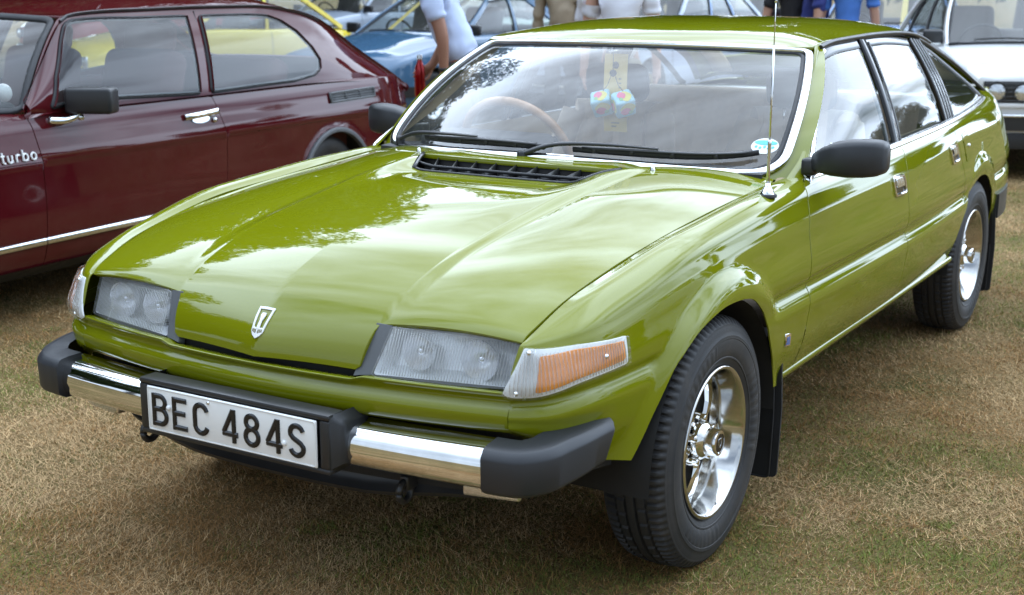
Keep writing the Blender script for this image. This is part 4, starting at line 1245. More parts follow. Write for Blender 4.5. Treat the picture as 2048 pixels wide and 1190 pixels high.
V, F = sweep(p, flat_prof(.024, .010), n, closed_path=True); obj('windscreen_trim', V, F, 'bright_trim', rover, auto=50)
c = wsp.mean(0); p, n = ws_edge(resample(c + (wsp - c) * np.array([.972, .965]), .02), -.006)
V, F = sweep(p, flat_prof(.014, .006), n, closed_path=True); obj('windscreen_seal', V, F, 'black_rubber', rover, auto=50)

# roof and tailgate
_zc = natspline(np.array([-1.075, -1.16, -1.30, -1.50, -1.75, -2.05, -2.35, -2.65, -2.95, -3.25, -3.50, -3.70])[::-1],
                np.array([[1.268], [1.291], [1.314], [1.331], [1.338], [1.337], [1.323], [1.285], [1.222], [1.135], [1.045], [.985]])[::-1])
def roof_s(s, b):
    """s: distance behind the windscreen header, b: -1..1 (scaled .62)"""
    b = np.asarray(b, float) / .62; ab = np.abs(b)
    xc = -1.078 - np.asarray(s, float)
    x = xc - .125 * b * b * np.clip(1 - np.asarray(s) / 1.1, 0, 1)
    r = _R(np.clip(x, -3.32, -1.10)); zc = _zc(np.clip(xc, -3.70, -1.075))[..., 0]
    yr = r[..., 0] + .004; zr = r[..., 1] + .012
    tail = np.clip((-3.32 - x) / .4, 0, 1)
    zr = zr - 0 * tail; zr = np.minimum(zr, zc - .004)
    z = zc - (zc - zr) * (0.12 * ab ** 2 + .88 * ab ** 4.5)
    return np.stack([x, b * yr, z], -1)
re = [(0.0, -.617), (0.0, .617)]
rp = [(0.0, t) for t in np.linspace(-.617, .617, 25)] + [(s, .617) for s in np.linspace(.08, 1.36, 14)] + [(1.36, t) for t in np.linspace(.55, -.617, 20)] + [(s, -.617) for s in np.linspace(1.28, .08, 13)]
panel('roof', roof_s, rp, .03, GP, rover, sign=-1, depth=.010)
tp = [(1.366, t) for t in np.linspace(-.617, .617, 25)] + [(s, .617) for s in np.linspace(1.45, 2.24, 9)] + [(2.60, .45), (2.60, -.45)] + [(s, -.617) for s in np.linspace(2.24, 1.45, 9)]
th = round_poly([(1.50, -.50), (1.50, .50), (2.14, .50), (2.14, -.50)], .08, 5)
panel('tailgate', roof_s, tp, .04, GP, rover, holes=[th], sign=-1, depth=.010)
V, F, N = panel_mesh(roof_s, th, .06, depth=0, offset=-.004, sign=-1); obj('rear_window', V, F, 'car_glass', rover, normals=N)
V, F = grid(lambda s, b: roof_s(s, b) - np.array([0, 0, .028]), np.linspace(.03, 1.46, 20), np.linspace(-.60, .60, 15)); obj('headlining', V, F, 'parcel_white', rover)
for sg in (1, -1):
    L = [roof_s(np.array(s), np.array(sg * .50)) - np.array([0, 0, .045]) for s in np.linspace(1.35, 2.2, 12)]
    V, F = sweep(L, flat_prof(.09, .02), (0, 0, 1)); obj('rear_pillar_trim', V, F, 'tan_trim', rover)
# tail: panel, rear bumper
_te = np.array([side(np.array(SUMAX - .004), np.array(w)) for w in np.linspace(.0, W1, 24)])
_tr = np.vstack([_te, mir(_te)[::-1]]); _tc = np.vstack([_te * np.array([1, .9, 1]) + np.array([-.035, 0, 0]), mir(_te * np.array([1, .9, 1]) + np.array([-.035, 0, 0]))[::-1]])
V = np.vstack([_tr, _tc]); n = len(_tr); F = [(i, (i + 1) % n, n + (i + 1) % n, n + i) for i in range(n)] + [tuple(range(n, 2 * n))]
obj('tail_panel', V, F, GP, rover, auto=50)
rb = empty_part('rear_bumper', rover)
pth = smooth_poly([(-3.22, .790), (-3.40, .778), (-3.60, .745), (-3.72, .69), (-3.79, .62), (-3.81, .3), (-3.81, 0)], 5)
for sg in (1, -1):
    P3 = np.array([(x, y * sg, .485) for x, y in pth[:26]])
    V, F = sweep(P3, [(-.03, -.055), (.022, -.045), (.030, 0), (.022, .045), (-.03, .055)] if sg < 0 else [(.03, .055), (-.022, .045), (-.030, 0), (-.022, -.045), (.03, -.055)], (0, 0, 1)); obj('corner_piece', V, F, 'bumper_black', rb, auto=60)
V, F = box((-3.805, 0, .475), (.05, 1.2, .10), .02); obj('chrome_bar', V, F, 'chrome', rb)

# wipers: pivots low at the scuttle, blades lying along the foot of the glass
for yp, b0, b1 in ((-.615, -.475, .020), (-.045, .115, .630)):
    wp = empty_part('wiper', rover)
    def wpt(y, a, d):
        p, n = ws_edge([(y, a)], d); return p[0]
    def lowa(y): return .020 + .085 * (abs(y) / .70) ** 6
    blade = [wpt(y, lowa(y) + .006, .008) for y in np.linspace(b0, b1, 17)]
    V, F = sweep(blade, flat_prof(.008, .016), (0.4, 0, .9)); obj('blade', V, F, 'black_rubber', wp)
    spine = [wpt(y, lowa(y) + .010, .020 + .006 * math.sin(math.pi * t)) for t, y in zip(np.linspace(0, 1, 13), np.linspace(b0 + .03, b1 - .03, 13))]
    V, F = sweep(spine, flat_prof(.012, .005), (0.4, 0, .9)); obj('frame', V, F, 'black_satin', wp)
    for f in (.10, .36, .64, .90):
        q = spine[int(f * 12)]; V, F = box(q - np.array([0, 0, .006]), (.012, .014, .014), .003); obj('claw', V, F, 'black_satin', wp)
    piv = wpt(yp, -.006 + .06 * (abs(yp) / .70) ** 6, .010)
    arm = smooth_poly([piv, wpt(yp + .10, lowa(yp + .1) + .008, .024), wpt(yp + .25, lowa(yp + .25) + .014, .034), spine[6] + np.array([0, 0, .008])], 6)
    V, F = sweep(arm, flat_prof(.016, .009), (0.4, 0, .9), scale=np.linspace(1.25, .5, len(arm))); obj('arm', V, F, 'black_satin', wp, auto=50)
    V, F = lathe([(0, .016), (.012, .014), (.016, .006), (.016, -.012)], 16, 'z', piv); obj('pivot_cap', V, F, 'black_satin', wp)

# aerial on the near wing
ae = empty_part('aerial', rover)
p, a, b, n = on_side(1.210, .050, .0)
V, F = lathe([(0, .034), (.007, .034), (.008, .026), (.012, .022), (.017, .012), (.022, .004), (.022, 0)], 24, 'z', p - np.array([0, 0, .002])); obj('base', V, F, 'chrome', ae)
V, F = lathe([(.022, .005), (.026, .002), (.026, -.004)], 24, 'z', p - np.array([0, 0, .001])); obj('gasket', V, F, 'black_rubber', ae)
q = np.array([.018, .006, 1.0])
V, F = tube([p + q * h for h in (.03, .08, .14, .15)], .0050, 10); obj('lower_tube', V, F, 'bright_trim', ae)
V, F = tube([p + q * h for h in (.15, .25, .40)], .0030, 8); obj('middle_tube', V, F, 'bright_trim', ae)
V, F = tube([p + q * h for h in (.40, .46, .515)], .0016, 6); obj('rod', V, F, 'bright_trim', ae)
V, F = lathe([(0, .008), (.0035, .006), (.0035, -.004), (0, -.006)], 10, 'z', p + q * .515); obj('tip', V, F, 'bright_trim', ae)

# door mirrors
for sg in (1, -1):
    mr_ = empty_part('door_mirror', rover)
    # housing: sections along y
    secs = [(.795, -.735, .935, .985, .030), (.825, -.725, .930, 1.005, .040), (.860, -.720, .926, 1.022, .052), (.905, -.722, .924, 1.031, .058), (.950, -.730, .926, 1.034, .058), (.980, -.738, .930, 1.032, .052), (.998, -.745, .938, 1.026, .040), (1.006, -.748, .950, 1.014, .022)]
    V = []; m = 16
    for y, x, z0, z1, d in secs:
        for k in range(m):
            t = 2 * math.pi * k / m; ct, st_ = math.cos(t), math.sin(t)
            e = .45
            px = abs(ct) ** e * math.copysign(1, ct); pz = abs(st_) ** e * math.copysign(1, st_)
            V.append((x + d * px * (1.0 if px > 0 else .7), y * sg, (z0 + z1) / 2 + .5 * (z1 - z0) * pz))
    n = len(secs)
    F = [(i * m + k, i * m + (k + 1) % m, (i + 1) * m + (k + 1) % m, (i + 1) * m + k) for i in range(n - 1) for k in range(m)] + [tuple(range(m))[::-1], tuple((n - 1) * m + k for k in range(m))]
    if sg > 0: F = [f[::-1] for f in F]
    obj('housing', V, F, 'bumper_black', mr_, auto=60)
    if sg < 0: mr_.location = (-.20, .05, 0)
    V, F = box((-.758, .905 * sg, .978), (.006, .15, .070), .002); obj('mirror_glass', V, F, 'chrome', mr_)
    V, F = box((-.735, .785 * sg, .945), (.060, .045, .05), .010); obj('stalk', V, F, 'black_satin', mr_)
    V = [(-.725, .776 * sg, .915), (-.845, .772 * sg, .915), (-.835, .748 * sg, .972), (-.725, .790 * sg, .908), (-.845, .782 * sg, .912), (-.833, .756 * sg, .975)]
    F = [(0, 1, 2), (3, 5, 4), (0, 3, 4, 1), (1, 4, 5, 2), (2, 5, 3, 0)]
    obj('corner_plate', V, F if sg < 0 else [f[::-1] for f in F], 'black_satin', mr_, smooth=False)

# ---------------- wheels
def make_tyre():
    """tyre with circumferential grooves and cut shoulder blocks, outer face towards +y"""
    prof = [(.192, -.070), (.205, -.080), (.232, -.0905), (.262, -.0925), (.288, -.088), (.305, -.082), (.3165, -.074), (.3225, -.064), (.3245, -.052), (.3255, -.044), (.3190, -.0425), (.3190, -.0375), (.3260, -.036), (.3275, -.026), (.3275, -.018), (.3205, -.0165), (.3205, -.0105), (.3280, -.009), (.3285, 0),
            (.3280, .009), (.3205, .0105), (.3205, .0165), (.3275, .018), (.3275, .026), (.3260, .036), (.3190, .0375), (.3190, .0425), (.3255, .044), (.3245, .052), (.3225, .064), (.3165, .074), (.305, .082), (.303, .0835), (.300, .0835), (.298, .0845), (.288, .088), (.2775, .0905), (.276, .0920), (.268, .0928), (.2665, .0918), (.262, .0925), (.245, .0918), (.232, .0905), (.222, .0862), (.2205, .0872), (.217, .0868), (.2155, .0842), (.205, .080), (.192, .070)]
    n = 465; m = len(prof); V = []; F = []
    for i in range(n):
        a = 2 * math.pi * i / n
        for k, (r, h) in enumerate(prof):
            rr = r
            ph = i % 5
            if r > .315 and .044 <= abs(h) <= .075 and ph < 2: rr = r - .007
            aa = a
            if r > .3245 and abs(h) < .04 and (i % 10) in ((0, 1) if h < 0 else (5, 6)) and abs(h) > .017: rr = r - .005
            hh_ = h
            if h > .09 and .230 < r < .264 and ((i // 4) % 2 == 0) and (30 < i % 155 < 105): hh_ = h + .0011
            V.append((rr * math.cos(aa), hh_, rr * math.sin(aa)))
    for i in range(n):
        j = (i + 1) % n
        for k in range(m - 1): F.append((i * m + k, i * m + k + 1, j * m + k + 1, j * m + k))
    return V, F
def make_wheel(name, parent, loc, flip):
    w = empty_part(name, parent, loc, (0, 0, math.pi if flip else 0))
    V, F = make_tyre(); obj('tyre', V, F, 'tyre_rubber', w, auto=38)
    # chromed rim: outer flange, dish
    pr = [(.183, .040), (.1935, .070), (.1985, .0765), (.1985, .0815), (.1955, .0845), (.1905, .0845), (.1870, .0805), (.1835, .072), (.178, .054), (.172, .034), (.167, .016), (.164, .004), (.160, -.004)]
    V, F = lathe(pr, 96, 'y'); obj('rim', V, F, 'rim_chrome', w)
    V, F = lathe([(.164, -.004), (.135, -.012), (.05, -.014), (0, -.014)], 48, 'y'); obj('brake_shadow', V, F, 'underbody', w)
    V, F = lathe([(.076, -.014), (.074, .008), (.066, .018), (.048, .022), (.0, .022)], 60, 'y'); obj('centre_disc', V, F, 'black_satin', w)
    for k in range(5):
        a = 2 * math.pi * k / 5 + math.radians(128)
        R_ = np.array([[math.cos(a), 0, -math.sin(a)], [0, 1, 0], [math.sin(a), 0, math.cos(a)]])
        # flared wedge: narrow at the hub, wide at the rim, with a folded middle
        sec = [(.046, .009, .034, .006), (.075, .012, .037, .004), (.100, .019, .036, .0), (.128, .030, .030, -.004), (.152, .040, .021, -.006), (.169, .045, .012, -.008)]
        V = []
        for r, hw, top, lo in sec:
            V += [(r, lo, -hw), (r, top - .008, -hw), (r, top, -hw * .55), (r, top, hw * .55), (r, top - .008, hw), (r, lo, hw)]
        m = 6; F = [(i * m + q, (i + 1) * m + q, (i + 1) * m + q + 1, i * m + q + 1) for i in range(len(sec) - 1) for q in range(m - 1)] + [tuple(range(m)), tuple((len(sec) - 1) * m + q for q in range(m))[::-1]]
        V = np.array(V) @ R_.T
        obj('spoke', V, F, 'wheel_chrome', w, smooth=False)
        a2 = a + math.pi / 5
        c = np.array([.060 * math.cos(a2), .018, .060 * math.sin(a2)])
        V, F = lathe([(.013, 0), (.013, .012), (.0105, .020), (.0105, .030), (.008, .035), (0, .037)], 12, 'y'); obj('wheel_nut', np.array(V) + c, F, 'wheel_chrome', w, auto=40)
    hub_d = np.array([0, .022, 0])
    V, F = lathe([(.050, .012), (.050, .026), (.044, .034), (.036, .040), (.0345, .064), (.0325, .070), (.026, .0715), (.0255, .069), (0, .069)], 48, 'y'); obj('hub_cap', np.array(V) + hub_d, F, 'wheel_chrome', w, auto=40)
    V, F = lathe([(.0235, .0695), (.0235, .0705), (0, .0712)], 32, 'y'); obj('hub_emblem', np.array(V) + hub_d, F, 'black_gloss', w, auto=40)
    sh = [(-.010, .012), (.010, .012), (.008, -.002), (0, -.012), (-.008, -.002)]
    V, F = sweep([(x, .0933, z) for x, z in sh], flat_prof(.003, .0008), (0, 1, 0), closed_path=True); obj('emblem_shield', V, F, 'bright_trim', w)
    V, F = tube([(math.cos(1.35) * .172, .045, math.sin(1.35) * .172), (math.cos(1.35) * .168, .062, math.sin(1.35) * .168)], .0045, 8); obj('valve', V, F, 'black_rubber', w)
    return w
wh = make_wheel('wheel', rover, (0.0, .742, .3265), False)
for loc, fl in (((-2.815, .722, .3265), False), ((0.0, -.742, .3265), True), ((-2.815, -.722, .3265), True)):
    c = copy_tree(wh, rover); c.location = loc; c.rotation_euler = (0, random.uniform(-1, 1) if loc[0] < -1 else 0, math.pi if fl else 0)
# mud flaps behind the wheels
for x, y, z1, sgs in ((-.435, .735, .500, (1, -1)), (-3.215, .715, .480, (1, -1))):
    for sg in sgs:
        lp = round_poly([(-.10, .095), (.10, .095), (.105, .30), (.095, z1), (-.095, z1)], .018, 4)
        V = []; F = []
        n = len(lp)
        for d in (0, .008):
            V += [(x - d - .035 * (z - .1) * 0 + .02 * (z1 - z), y * sg + a, z) for a, z in lp]
        F = [tuple(range(n)), tuple(range(2 * n - 1, n - 1, -1))] + [(i, n + i, n + (i + 1) % n, (i + 1) % n) for i in range(n)]
        mf = obj('mud_flap', V, F, 'mud_flap_rubber', rover, smooth=False)
        V, F = sweep([(x + .012 + .02 * (z1 - z), y * sg + a * .82, .12 + (z - .12) * .93) for a, z in lp], circ(.003, 6), (1, 0, 0), closed_path=True); obj('rib', V, F, 'mud_flap_rubber', mf)

# ---------------- interior
def seat(y, x, top, mat, nm='front_seat'):
    st = empty_part(nm, rover, (x, y, 0))
    # backrest with vertical pleats
    def bk(a, t):     # a -1..1 across, t 0..1 up
        pl = .016 * np.abs(np.sin(a * 3.2 * math.pi)) ** .6 * (np.abs(a) < .72)
        wdt = .235 * (1 - .22 * t ** 3)
        z = .42 + (top - .42) * t
        return np.stack([-.10 - .20 * t + .050 * np.abs(a) ** 3 - .045 + pl * 1.0 + .05 * np.sin(math.pi * t) * 0, a * wdt, z], -1)
    V, F = grid(bk, np.linspace(-1, 1, 61), np.linspace(0, 1, 10)); n1 = len(V)
    Vb = np.array(V) - np.array([.11, 0, 0]); Vb[:, 1] *= .97
    mb = MB(); mb.add(V, [f[::-1] for f in F]); mb.add(Vb, F)
    # top roll
    tp_ = [bk(np.array(a), np.array(1.0)) + np.array([-.055, 0, -.005]) for a in np.linspace(-1, 1, 21)]
    mb.add(*tube(tp_, .058, 12, up=(1, 0, .2)))
    for sgn in (-1, 1):
        mb.add(*tube([bk(np.array(sgn * 1.0), np.array(t)) + np.array([-.052, 0, 0]) for t in np.linspace(0, 1, 10)], .058, 12, up=(0, 1, 0)))
    mb.build('backrest', mat, st, auto=70)
    V, F = box((.18, 0, .40), (.52, .48, .15), .05, seg=4); obj('cushion', V, F, mat, st)
    V, F = box((-.345, 0, top + .125), (.085, .27, .15), .045, Matrix.Rotation(.15, 3, 'Y'), seg=4); obj('headrest', V, F, 'seat_dark', st)
    for sgn in (-1, 1):
        V, F = tube([(-.335, sgn * .06, top - .02), (-.34, sgn * .06, top + .07)], .006, 8); obj('headrest_post', V, F, 'bright_trim', st)
    return st
seat(-.37, -1.42, .955, 'seat_cloth'); seat(.37, -1.46, .955, 'seat_cloth')
rs = empty_part('rear_seat', rover, (-2.25, 0, 0))
def rbk(a, t):
    pl = .018 * np.abs(np.sin(a * 6.5 * math.pi)) ** .6; z = .45 + .53 * t
    return np.stack([-.02 - .14 * t + pl + .03 * np.abs(a) ** 4, a * .66, z], -1)
V, F = grid(rbk, np.linspace(-1, 1, 121), np.linspace(0, 1, 8)); mb = MB(); mb.add(V, [f[::-1] for f in F])
mb.add(*tube([rbk(np.array(a), np.array(1.0)) + np.array([-.05, 0, -.01]) for a in np.linspace(-1, 1, 21)], .055, 12, up=(1, 0, .2)))
mb.build('backrest', 'seat_cloth', rs, auto=70)
V, F = box((.25, 0, .42), (.50, 1.30, .16), .05, seg=4); obj('cushion', V, F, 'seat_cloth', rs)
V, F = grid(lambda x, y: np.stack([x, y * (1 - .06 * sstep(-2.5, -3.3, x)), .975 + .01 * np.sin(x * 4) + 0 * y], -1), np.linspace(-2.44, -3.42, 12), np.linspace(-.66, .66, 10)); obj('parcel_shelf', V, F, 'parcel_white', rover)
V, F = box((-2.0, 0, .36), (3.0, 1.35, .02), 0); obj('carpet', V, F, 'seat_dark', rover)
# dashboard with instrument pod
mb = MB()
dp = [(-.56, .925), (-.66, .930), (-.80, .915), (-.90, .890), (-.93, .84), (-.90, .62), (-.56, .62)]
V = [(x - .06 * (abs(y) / .68) ** 2, y, z) for y in np.linspace(-.68, .68, 21) for x, z in dp]; m = len(dp)
mb.add(V, [(i * m + k, (i + 1) * m + k, (i + 1) * m + (k + 1) % m, i * m + (k + 1) % m) for i in range(20) for k in range(m)]); mb.build('dashboard', 'dash_black', rover, auto=40)
V, F = box((-.80, -.37, .935), (.20, .42, .07), .02); obj('instrument_pod', V, F, 'dash_black', rover)
sw = empty_part('steering_wheel', rover, (-1.000, -.37, .895), (0, math.radians(-62), 0))
V, F = tube([(.195 * math.cos(a), .205 * math.sin(a), 0) for a in np.linspace(0, 2 * math.pi, 49)], .0155, 12, up=(0, 0, 1)); obj('rim', V, F, 'wheel_brown', sw)
V, F = lathe([(.055, -.03), (.06, 0), (.05, .015), (0, .02)], 24, 'z'); obj('hub', V, F, 'dash_black', sw)
for a in (math.radians(75), math.radians(-75), math.pi):
    V, F = sweep([(0, 0, -.01), (.19 * math.cos(a), .195 * math.sin(a), -.002)], flat_prof(.035, .01), (0, 0, 1)); obj('spoke', V, F, 'dash_black', sw)
# oval sticker low in the windscreen corner, phone holder patch
stk = empty_part('windscreen_sticker', rover)
def ws_patch(nm, ctr, ax, mat, d, parent, n=28):
    lp = [(ctr[0] + ax[0] * math.cos(t), ctr[1] + ax[1] * math.sin(t)) for t in np.linspace(0, 2 * math.pi, n, endpoint=False)]
    V, F, N = panel_mesh(ws_s, lp, .02, depth=0, sign=1, offset=d); return obj(nm, V, F, mat, parent, normals=N)
ws_patch('disc', (.636, .118), (.036, .033), 'sticker_white', -.0025, stk)
ws_patch('band', (.636, .131), (.030, .010), 'sticker_teal', -.0018, stk)
for k in range(5):
    ws_patch('print_mark', (.614 + k * .011, .113 - .004 * (k % 2)), (.004, .0055), 'sticker_teal', -.0018, stk, 8)

# things hanging inside the windscreen (separate things)
tg = thing('paper_tag', 'long yellow paper show tag hanging behind the windscreen of the green car', 'tag', (-1.10, -.035, 0))
V = []; ys = (-.036, .036); zs = np.linspace(.965, 1.228, 12)
V, F = grid(lambda z, y: np.stack([.012 * np.sin((z - .95) * 9) + .05 * (1.2 - z) * .2, y, z], -1), zs, np.linspace(-.044, .044, 4))
V = np.array(V); V2 = V - np.array([.0008, 0, 0]); obj('card', np.vstack([V, V2]), F + [tuple(i + len(V) for i in f[::-1]) for f in F], 'paper_yellow', tg)
for z, w_, y0 in ((.995, .030, 0), (.983, .018, -.006), (1.10, .010, .018), (1.115, .010, .018), (1.13, .010, .018), (1.145, .010, .018)):
    x = .012 * math.sin((z - .95) * 9) + .01 * (1.2 - z) + .0012
    V, F = box((x, y0, z), (.0006, w_, .004), 0); obj('print_line', V, F, 'ink_grey', tg)
x = .012 * math.sin((1.195 - .95) * 9)
V, F = lathe([(0, .0014), (.012, .0014), (.012, 0)], 20, 'y'); V = np.array(V); obj('print_emblem', np.stack([x + .001 + V[:, 1], V[:, 0], 1.190 + V[:, 2]], 1), F, 'ink_black', tg)
dc = thing('fuzzy_dice', 'pair of pale blue fabric dice with pink and yellow hearts hanging behind the windscreen', 'dice', (-1.06, -.030, 0))
for k, (y, z, rz_) in enumerate(((-.040, 1.062, .5), (.041, 1.064, .9))):
    M3 = Matrix.Rotation(rz_, 3, 'Z') @ Matrix.Rotation(.55, 3, 'Y') @ Matrix.Rotation(.3, 3, 'X')
    V, F = box((0, y, z), (.068, .068, .068), .009, M3, seg=3); die = obj('die', V, F, 'dice_blue', dc)
    for q, (ax, sgn) in enumerate(((0, 1), (0, -1), (1, 1), (1, -1), (2, 1), (2, -1))):
        for j, (mat, dx, dy, r) in enumerate((('dice_yellow', .004, .006, .022), ('dice_pink', -.004, -.005, .015), ('dice_green', .014, -.012, .007))):
            pts = [(r * math.cos(t) * (1 + .25 * math.cos(2 * t)) + dx, r * math.sin(t) + dy) for t in np.linspace(0, 2 * math.pi, 14, endpoint=False)]
            L = []
            for a_, b_ in pts:
                v = [0, 0, 0]; v[ax] = sgn * (.0345 + .0006 * j); v[(ax + 1) % 3] = a_; v[(ax + 2) % 3] = b_
                L.append((M3 @ Vector(v)) + Vector((0, y, z)))
            obj('patch', [tuple(v) for v in L], [tuple(range(14)), tuple(range(14))[::-1]][:1], mat, die)
    V, F = tube([(0, y * .2, 1.155), (0, y * .5, 1.125), (0, y, z + .040)], .0012, 6); obj('string', V, F, 'ink_black', dc)
V, F = tube([(0, 0, 1.235), (0, 0, 1.155)], .0014, 6); obj('string', V, F, 'ink_black', dc)
V, F = lathe([(0, .013), (.009, .009), (.013, 0), (.009, -.009), (0, -.013)], 16, 'z', (0, 0, 1.165)); obj('bead', V, F, 'ink_black', dc)
V, F = tube([(.02 * math.cos(t), .02 * math.sin(t), 1.238 + .004 * math.sin(t)) for t in np.linspace(0, 2 * math.pi, 20)], .0012, 6); obj('loop', V, F, 'bright_trim', dc)
# ------------------------------------------------------------------ the maroon coupe parked alongside
MP = 'maroon_paint'
saab = thing('coupe_car', 'maroon three-door turbo coupe parked to the left of the green car', 'car', (-0.8402, -3.5139, 0), math.radians(4.037))
_sy = natspline(np.array([.22, .25, .30, .36, .45, .60, .682, .692, .6985, .705, .715, .79, .86, .892, .908, .915]),
                np.array([[.775], [.792], [.812], [.822], [.8285], [.8295], [.8325], [.8345], [.8375], [.8355], [.8335], [.8205], [.8065], [.797], [.787], [.776]]))
def s_side(x, z):
    x = np.asarray(x, float); z = np.asarray(z, float)
    y = _sy(np.clip(z, .22, .915))[..., 0] - .13 * np.clip((-2.65 - x) / .5, 0, 1.2) ** 2.2 - .10 * np.clip((x - .8) / .8, 0, 1.2) ** 2
    r = np.hypot(x + 2.17, z - .30); y = y + .010 * np.exp(-((r - .345) / .022) ** 2)
    r = np.hypot(x - .72, z - .30); y = y + .010 * np.exp(-((r - .345) / .022) ** 2)
    return np.stack([x, y, z], -1)
sx_top = .908
def s_arch(cx): return [(cx + .345 * math.cos(a), .30 + .335 * math.sin(a)) for a in np.radians(np.arange(-14, 195, 6))]
dF = [(.080, sx_top), (.060, .85), (.038, .70), (.030, .55), (.042, .235)]
dR = [(-1.135, sx_top), (-1.165, .83), (-1.205, .70), (-1.200, .55), (-1.170, .235)]
# rear shut line and tail
aR = s_arch(-2.17); aFr = s_arch(.72)
wingp = [(.080 + .003, sx_top)] + [(x + .003, z) for x, z in dF[1:]] + [p for p in aFr[::-1] if p[0] < .9 and p[1] > .235] + [(1.20, .24), (1.25, .70), (1.15, .74), (.083, .86)]
wingp = [(x + .003, z) for x, z in dF] + [p for p in aFr[::-1] if p[1] > .237] + [(.72, .24), (1.22, .30), (1.26, .60), (1.22, .70), (.083, .7015)][0:4]
wing_low = [(.041, .7005)] + [(x + .003, z) for x, z in dF[3:]] + [p for p in aFr[::-1] if p[1] > .237] + [(1.10, .24), (1.50, .28), (1.58, .55), (1.56, .7005)]
bon_side = [(x + .003, z) for x, z in dF[:3]] + [(.041, .7045), (1.56, .7045), (1.50, .76), (.90, .845), (.30, .880)]
doorp = [(x - .003, z) for x, z in dF] + [(x + .003, z) for x, z in dR[::-1]]
qtr = [(x - .003, z) for x, z in dR] + [p for p in aR if p[1] > .237][::-1] + [(-2.60, .24), (-2.95, .27), (-3.10, .36), (-3.16, .55), (-3.15, .70), (-3.10, .78), (-3.03, .845), (-2.9, sx_top)]
for mm in (False, True):
    M = (lambda V: mir(V)) if mm else (lambda V: np.asarray(V))
    FF = (lambda F: [f[::-1] for f in F]) if mm else (lambda F: F)
    res = .03 if not mm else .06
    panel('front_wing', s_side, wing_low, res, MP, saab, sign=-1, mirror=mm)
    panel('bonnet_flank', s_side, bon_side, res, MP, saab, sign=-1, mirror=mm)
    dd = panel('door', s_side, doorp, .022 if not mm else .06, MP, saab, sign=-1, mirror=mm)
    panel('rear_quarter_panel', s_side, qtr, .022 if not mm else .06, MP, saab, sign=-1, mirror=mm)
    V, F = grid(lambda x, z: s_side(x, z) - np.array([0, .03, 0]), np.linspace(1.1, -3.05, 60), np.linspace(.24, .89, 10)); V = np.array(V)
    F = [f for f in F if not any((np.hypot(V[i][0] + 2.17, V[i][2] - .3) < .38) or (np.hypot(V[i][0] - .72, V[i][2] - .3) < .38) or (V[i][0] > .05 and V[i][2] > .68) for i in f)]
    obj('inner_panel', M(V), F, 'underbody', saab)
    for cx in (.72, -2.17):
        V, F = lathe([(.36, 0), (.36, -.30), (.05, -.30)], 32, 'y', (cx, .815, .30), a0=-.3, a1=math.pi + .3); obj('wheel_housing', M(V), F, 'underbody', saab)
        L = np.array([s_side(np.array(x), np.array(z)) + np.array([0, .004, 0]) for x, z in s_arch(cx)])
        V, F = sweep(L, [(-.014, -.012), (-.014, .008), (-.004, .013), (.012, .010), (.016, -.012)], (0, 1, 0)); obj('arch_moulding', M(V), FF(F), 'grey_plastic', saab, auto=50)
    # bright strip along the lower body, broken at the door edges
    for x0, x1 in ((.36, .052), (.046, -1.186), (-1.196, -1.80), (-2.54, -2.95)):
        L = np.array([s_side(np.array(x), np.array(.355)) + np.array([0, .002, 0]) for x in np.linspace(x0, x1, 24)])
        V, F = sweep(L, flat_prof(.030, .012), (0, 1, 0)); obj('body_moulding', M(V), FF(F), 'bright_trim', saab, auto=50)
    V, F = grid(lambda x, t: np.stack([x, .80 - .10 * t, .245 - .06 * t], -1), np.linspace(1.0, -2.9, 10), np.linspace(0, 1, 3)); obj('under_sill', M(V), FF(F), 'underbody', saab)

# upper side: pillars, window frames and the fastback quarter in one pressing
_sb = natspline(np.array([-3.10, -2.6, -2.1, -1.2, -.4, .10]), np.array([[.735, .80], [.775, .875], [.786, .905], [.792, .905], [.792, .905], [.790, .905]]))
_sg = natspline(np.array([-3.10, -2.94, -2.606, -2.294, -2.05, -1.87, -1.55, -1.222, -.80, -.40, -.33, -.24, -.10, .10]),
                np.array([[.725, .815], [.708, .905], [.665, 1.075], [.640, 1.240], [.628, 1.300], [.625, 1.322], [.624, 1.330], [.624, 1.330], [.628, 1.324], [.633, 1.311], [.640, 1.297], [.665, 1.235], [.715, 1.10], [.785, .915]]))
def s_house(x, h):
    x = np.asarray(x, float); s = np.asarray(h, float)[..., None]
    b = _sb(x); r = _sg(x); yz = b * (1 - s / .42) + r * s / .42
    y = yz[..., 0] + .018 * 4 * s[..., 0] / .42 * (1 - s[..., 0] / .42)
    return np.stack([x + 0 * y, y, yz[..., 1]], -1)
def s_h(x, z):
    b = float(_sb(np.array(x))[1]); r = float(_sg(np.array(x))[1]); return (x, .42 * (z - b) / (r - b))
gF = [s_h(x, z) for x, z in ((-.075, .925), (-.15, 1.05), (-.25, 1.19), (-.31, 1.262), (-.36, 1.283), (-.75, 1.288), (-1.145, 1.288), (-1.10, 1.10), (-1.055, .920))]
gR = [s_h(x, z) for x, z in ((-1.150, .920), (-1.200, 1.10), (-1.250, 1.287), (-1.60, 1.287), (-1.80, 1.278), (-1.90, 1.250), (-2.01, 1.19), (-2.10, 1.10), (-2.138, 1.03), (-2.12, .98), (-2.05, .952), (-1.85, .932))]
ups = [(.085, 0.0)] + [(x, .42) for x in (.06, -.10, -.24, -.33, -.42, -.8, -1.2, -1.6, -1.87, -2.05, -2.3, -2.6, -2.94, -3.08)] + [(x, 0) for x in (-3.08, -2.6, -2.1, -1.2, -.4)]
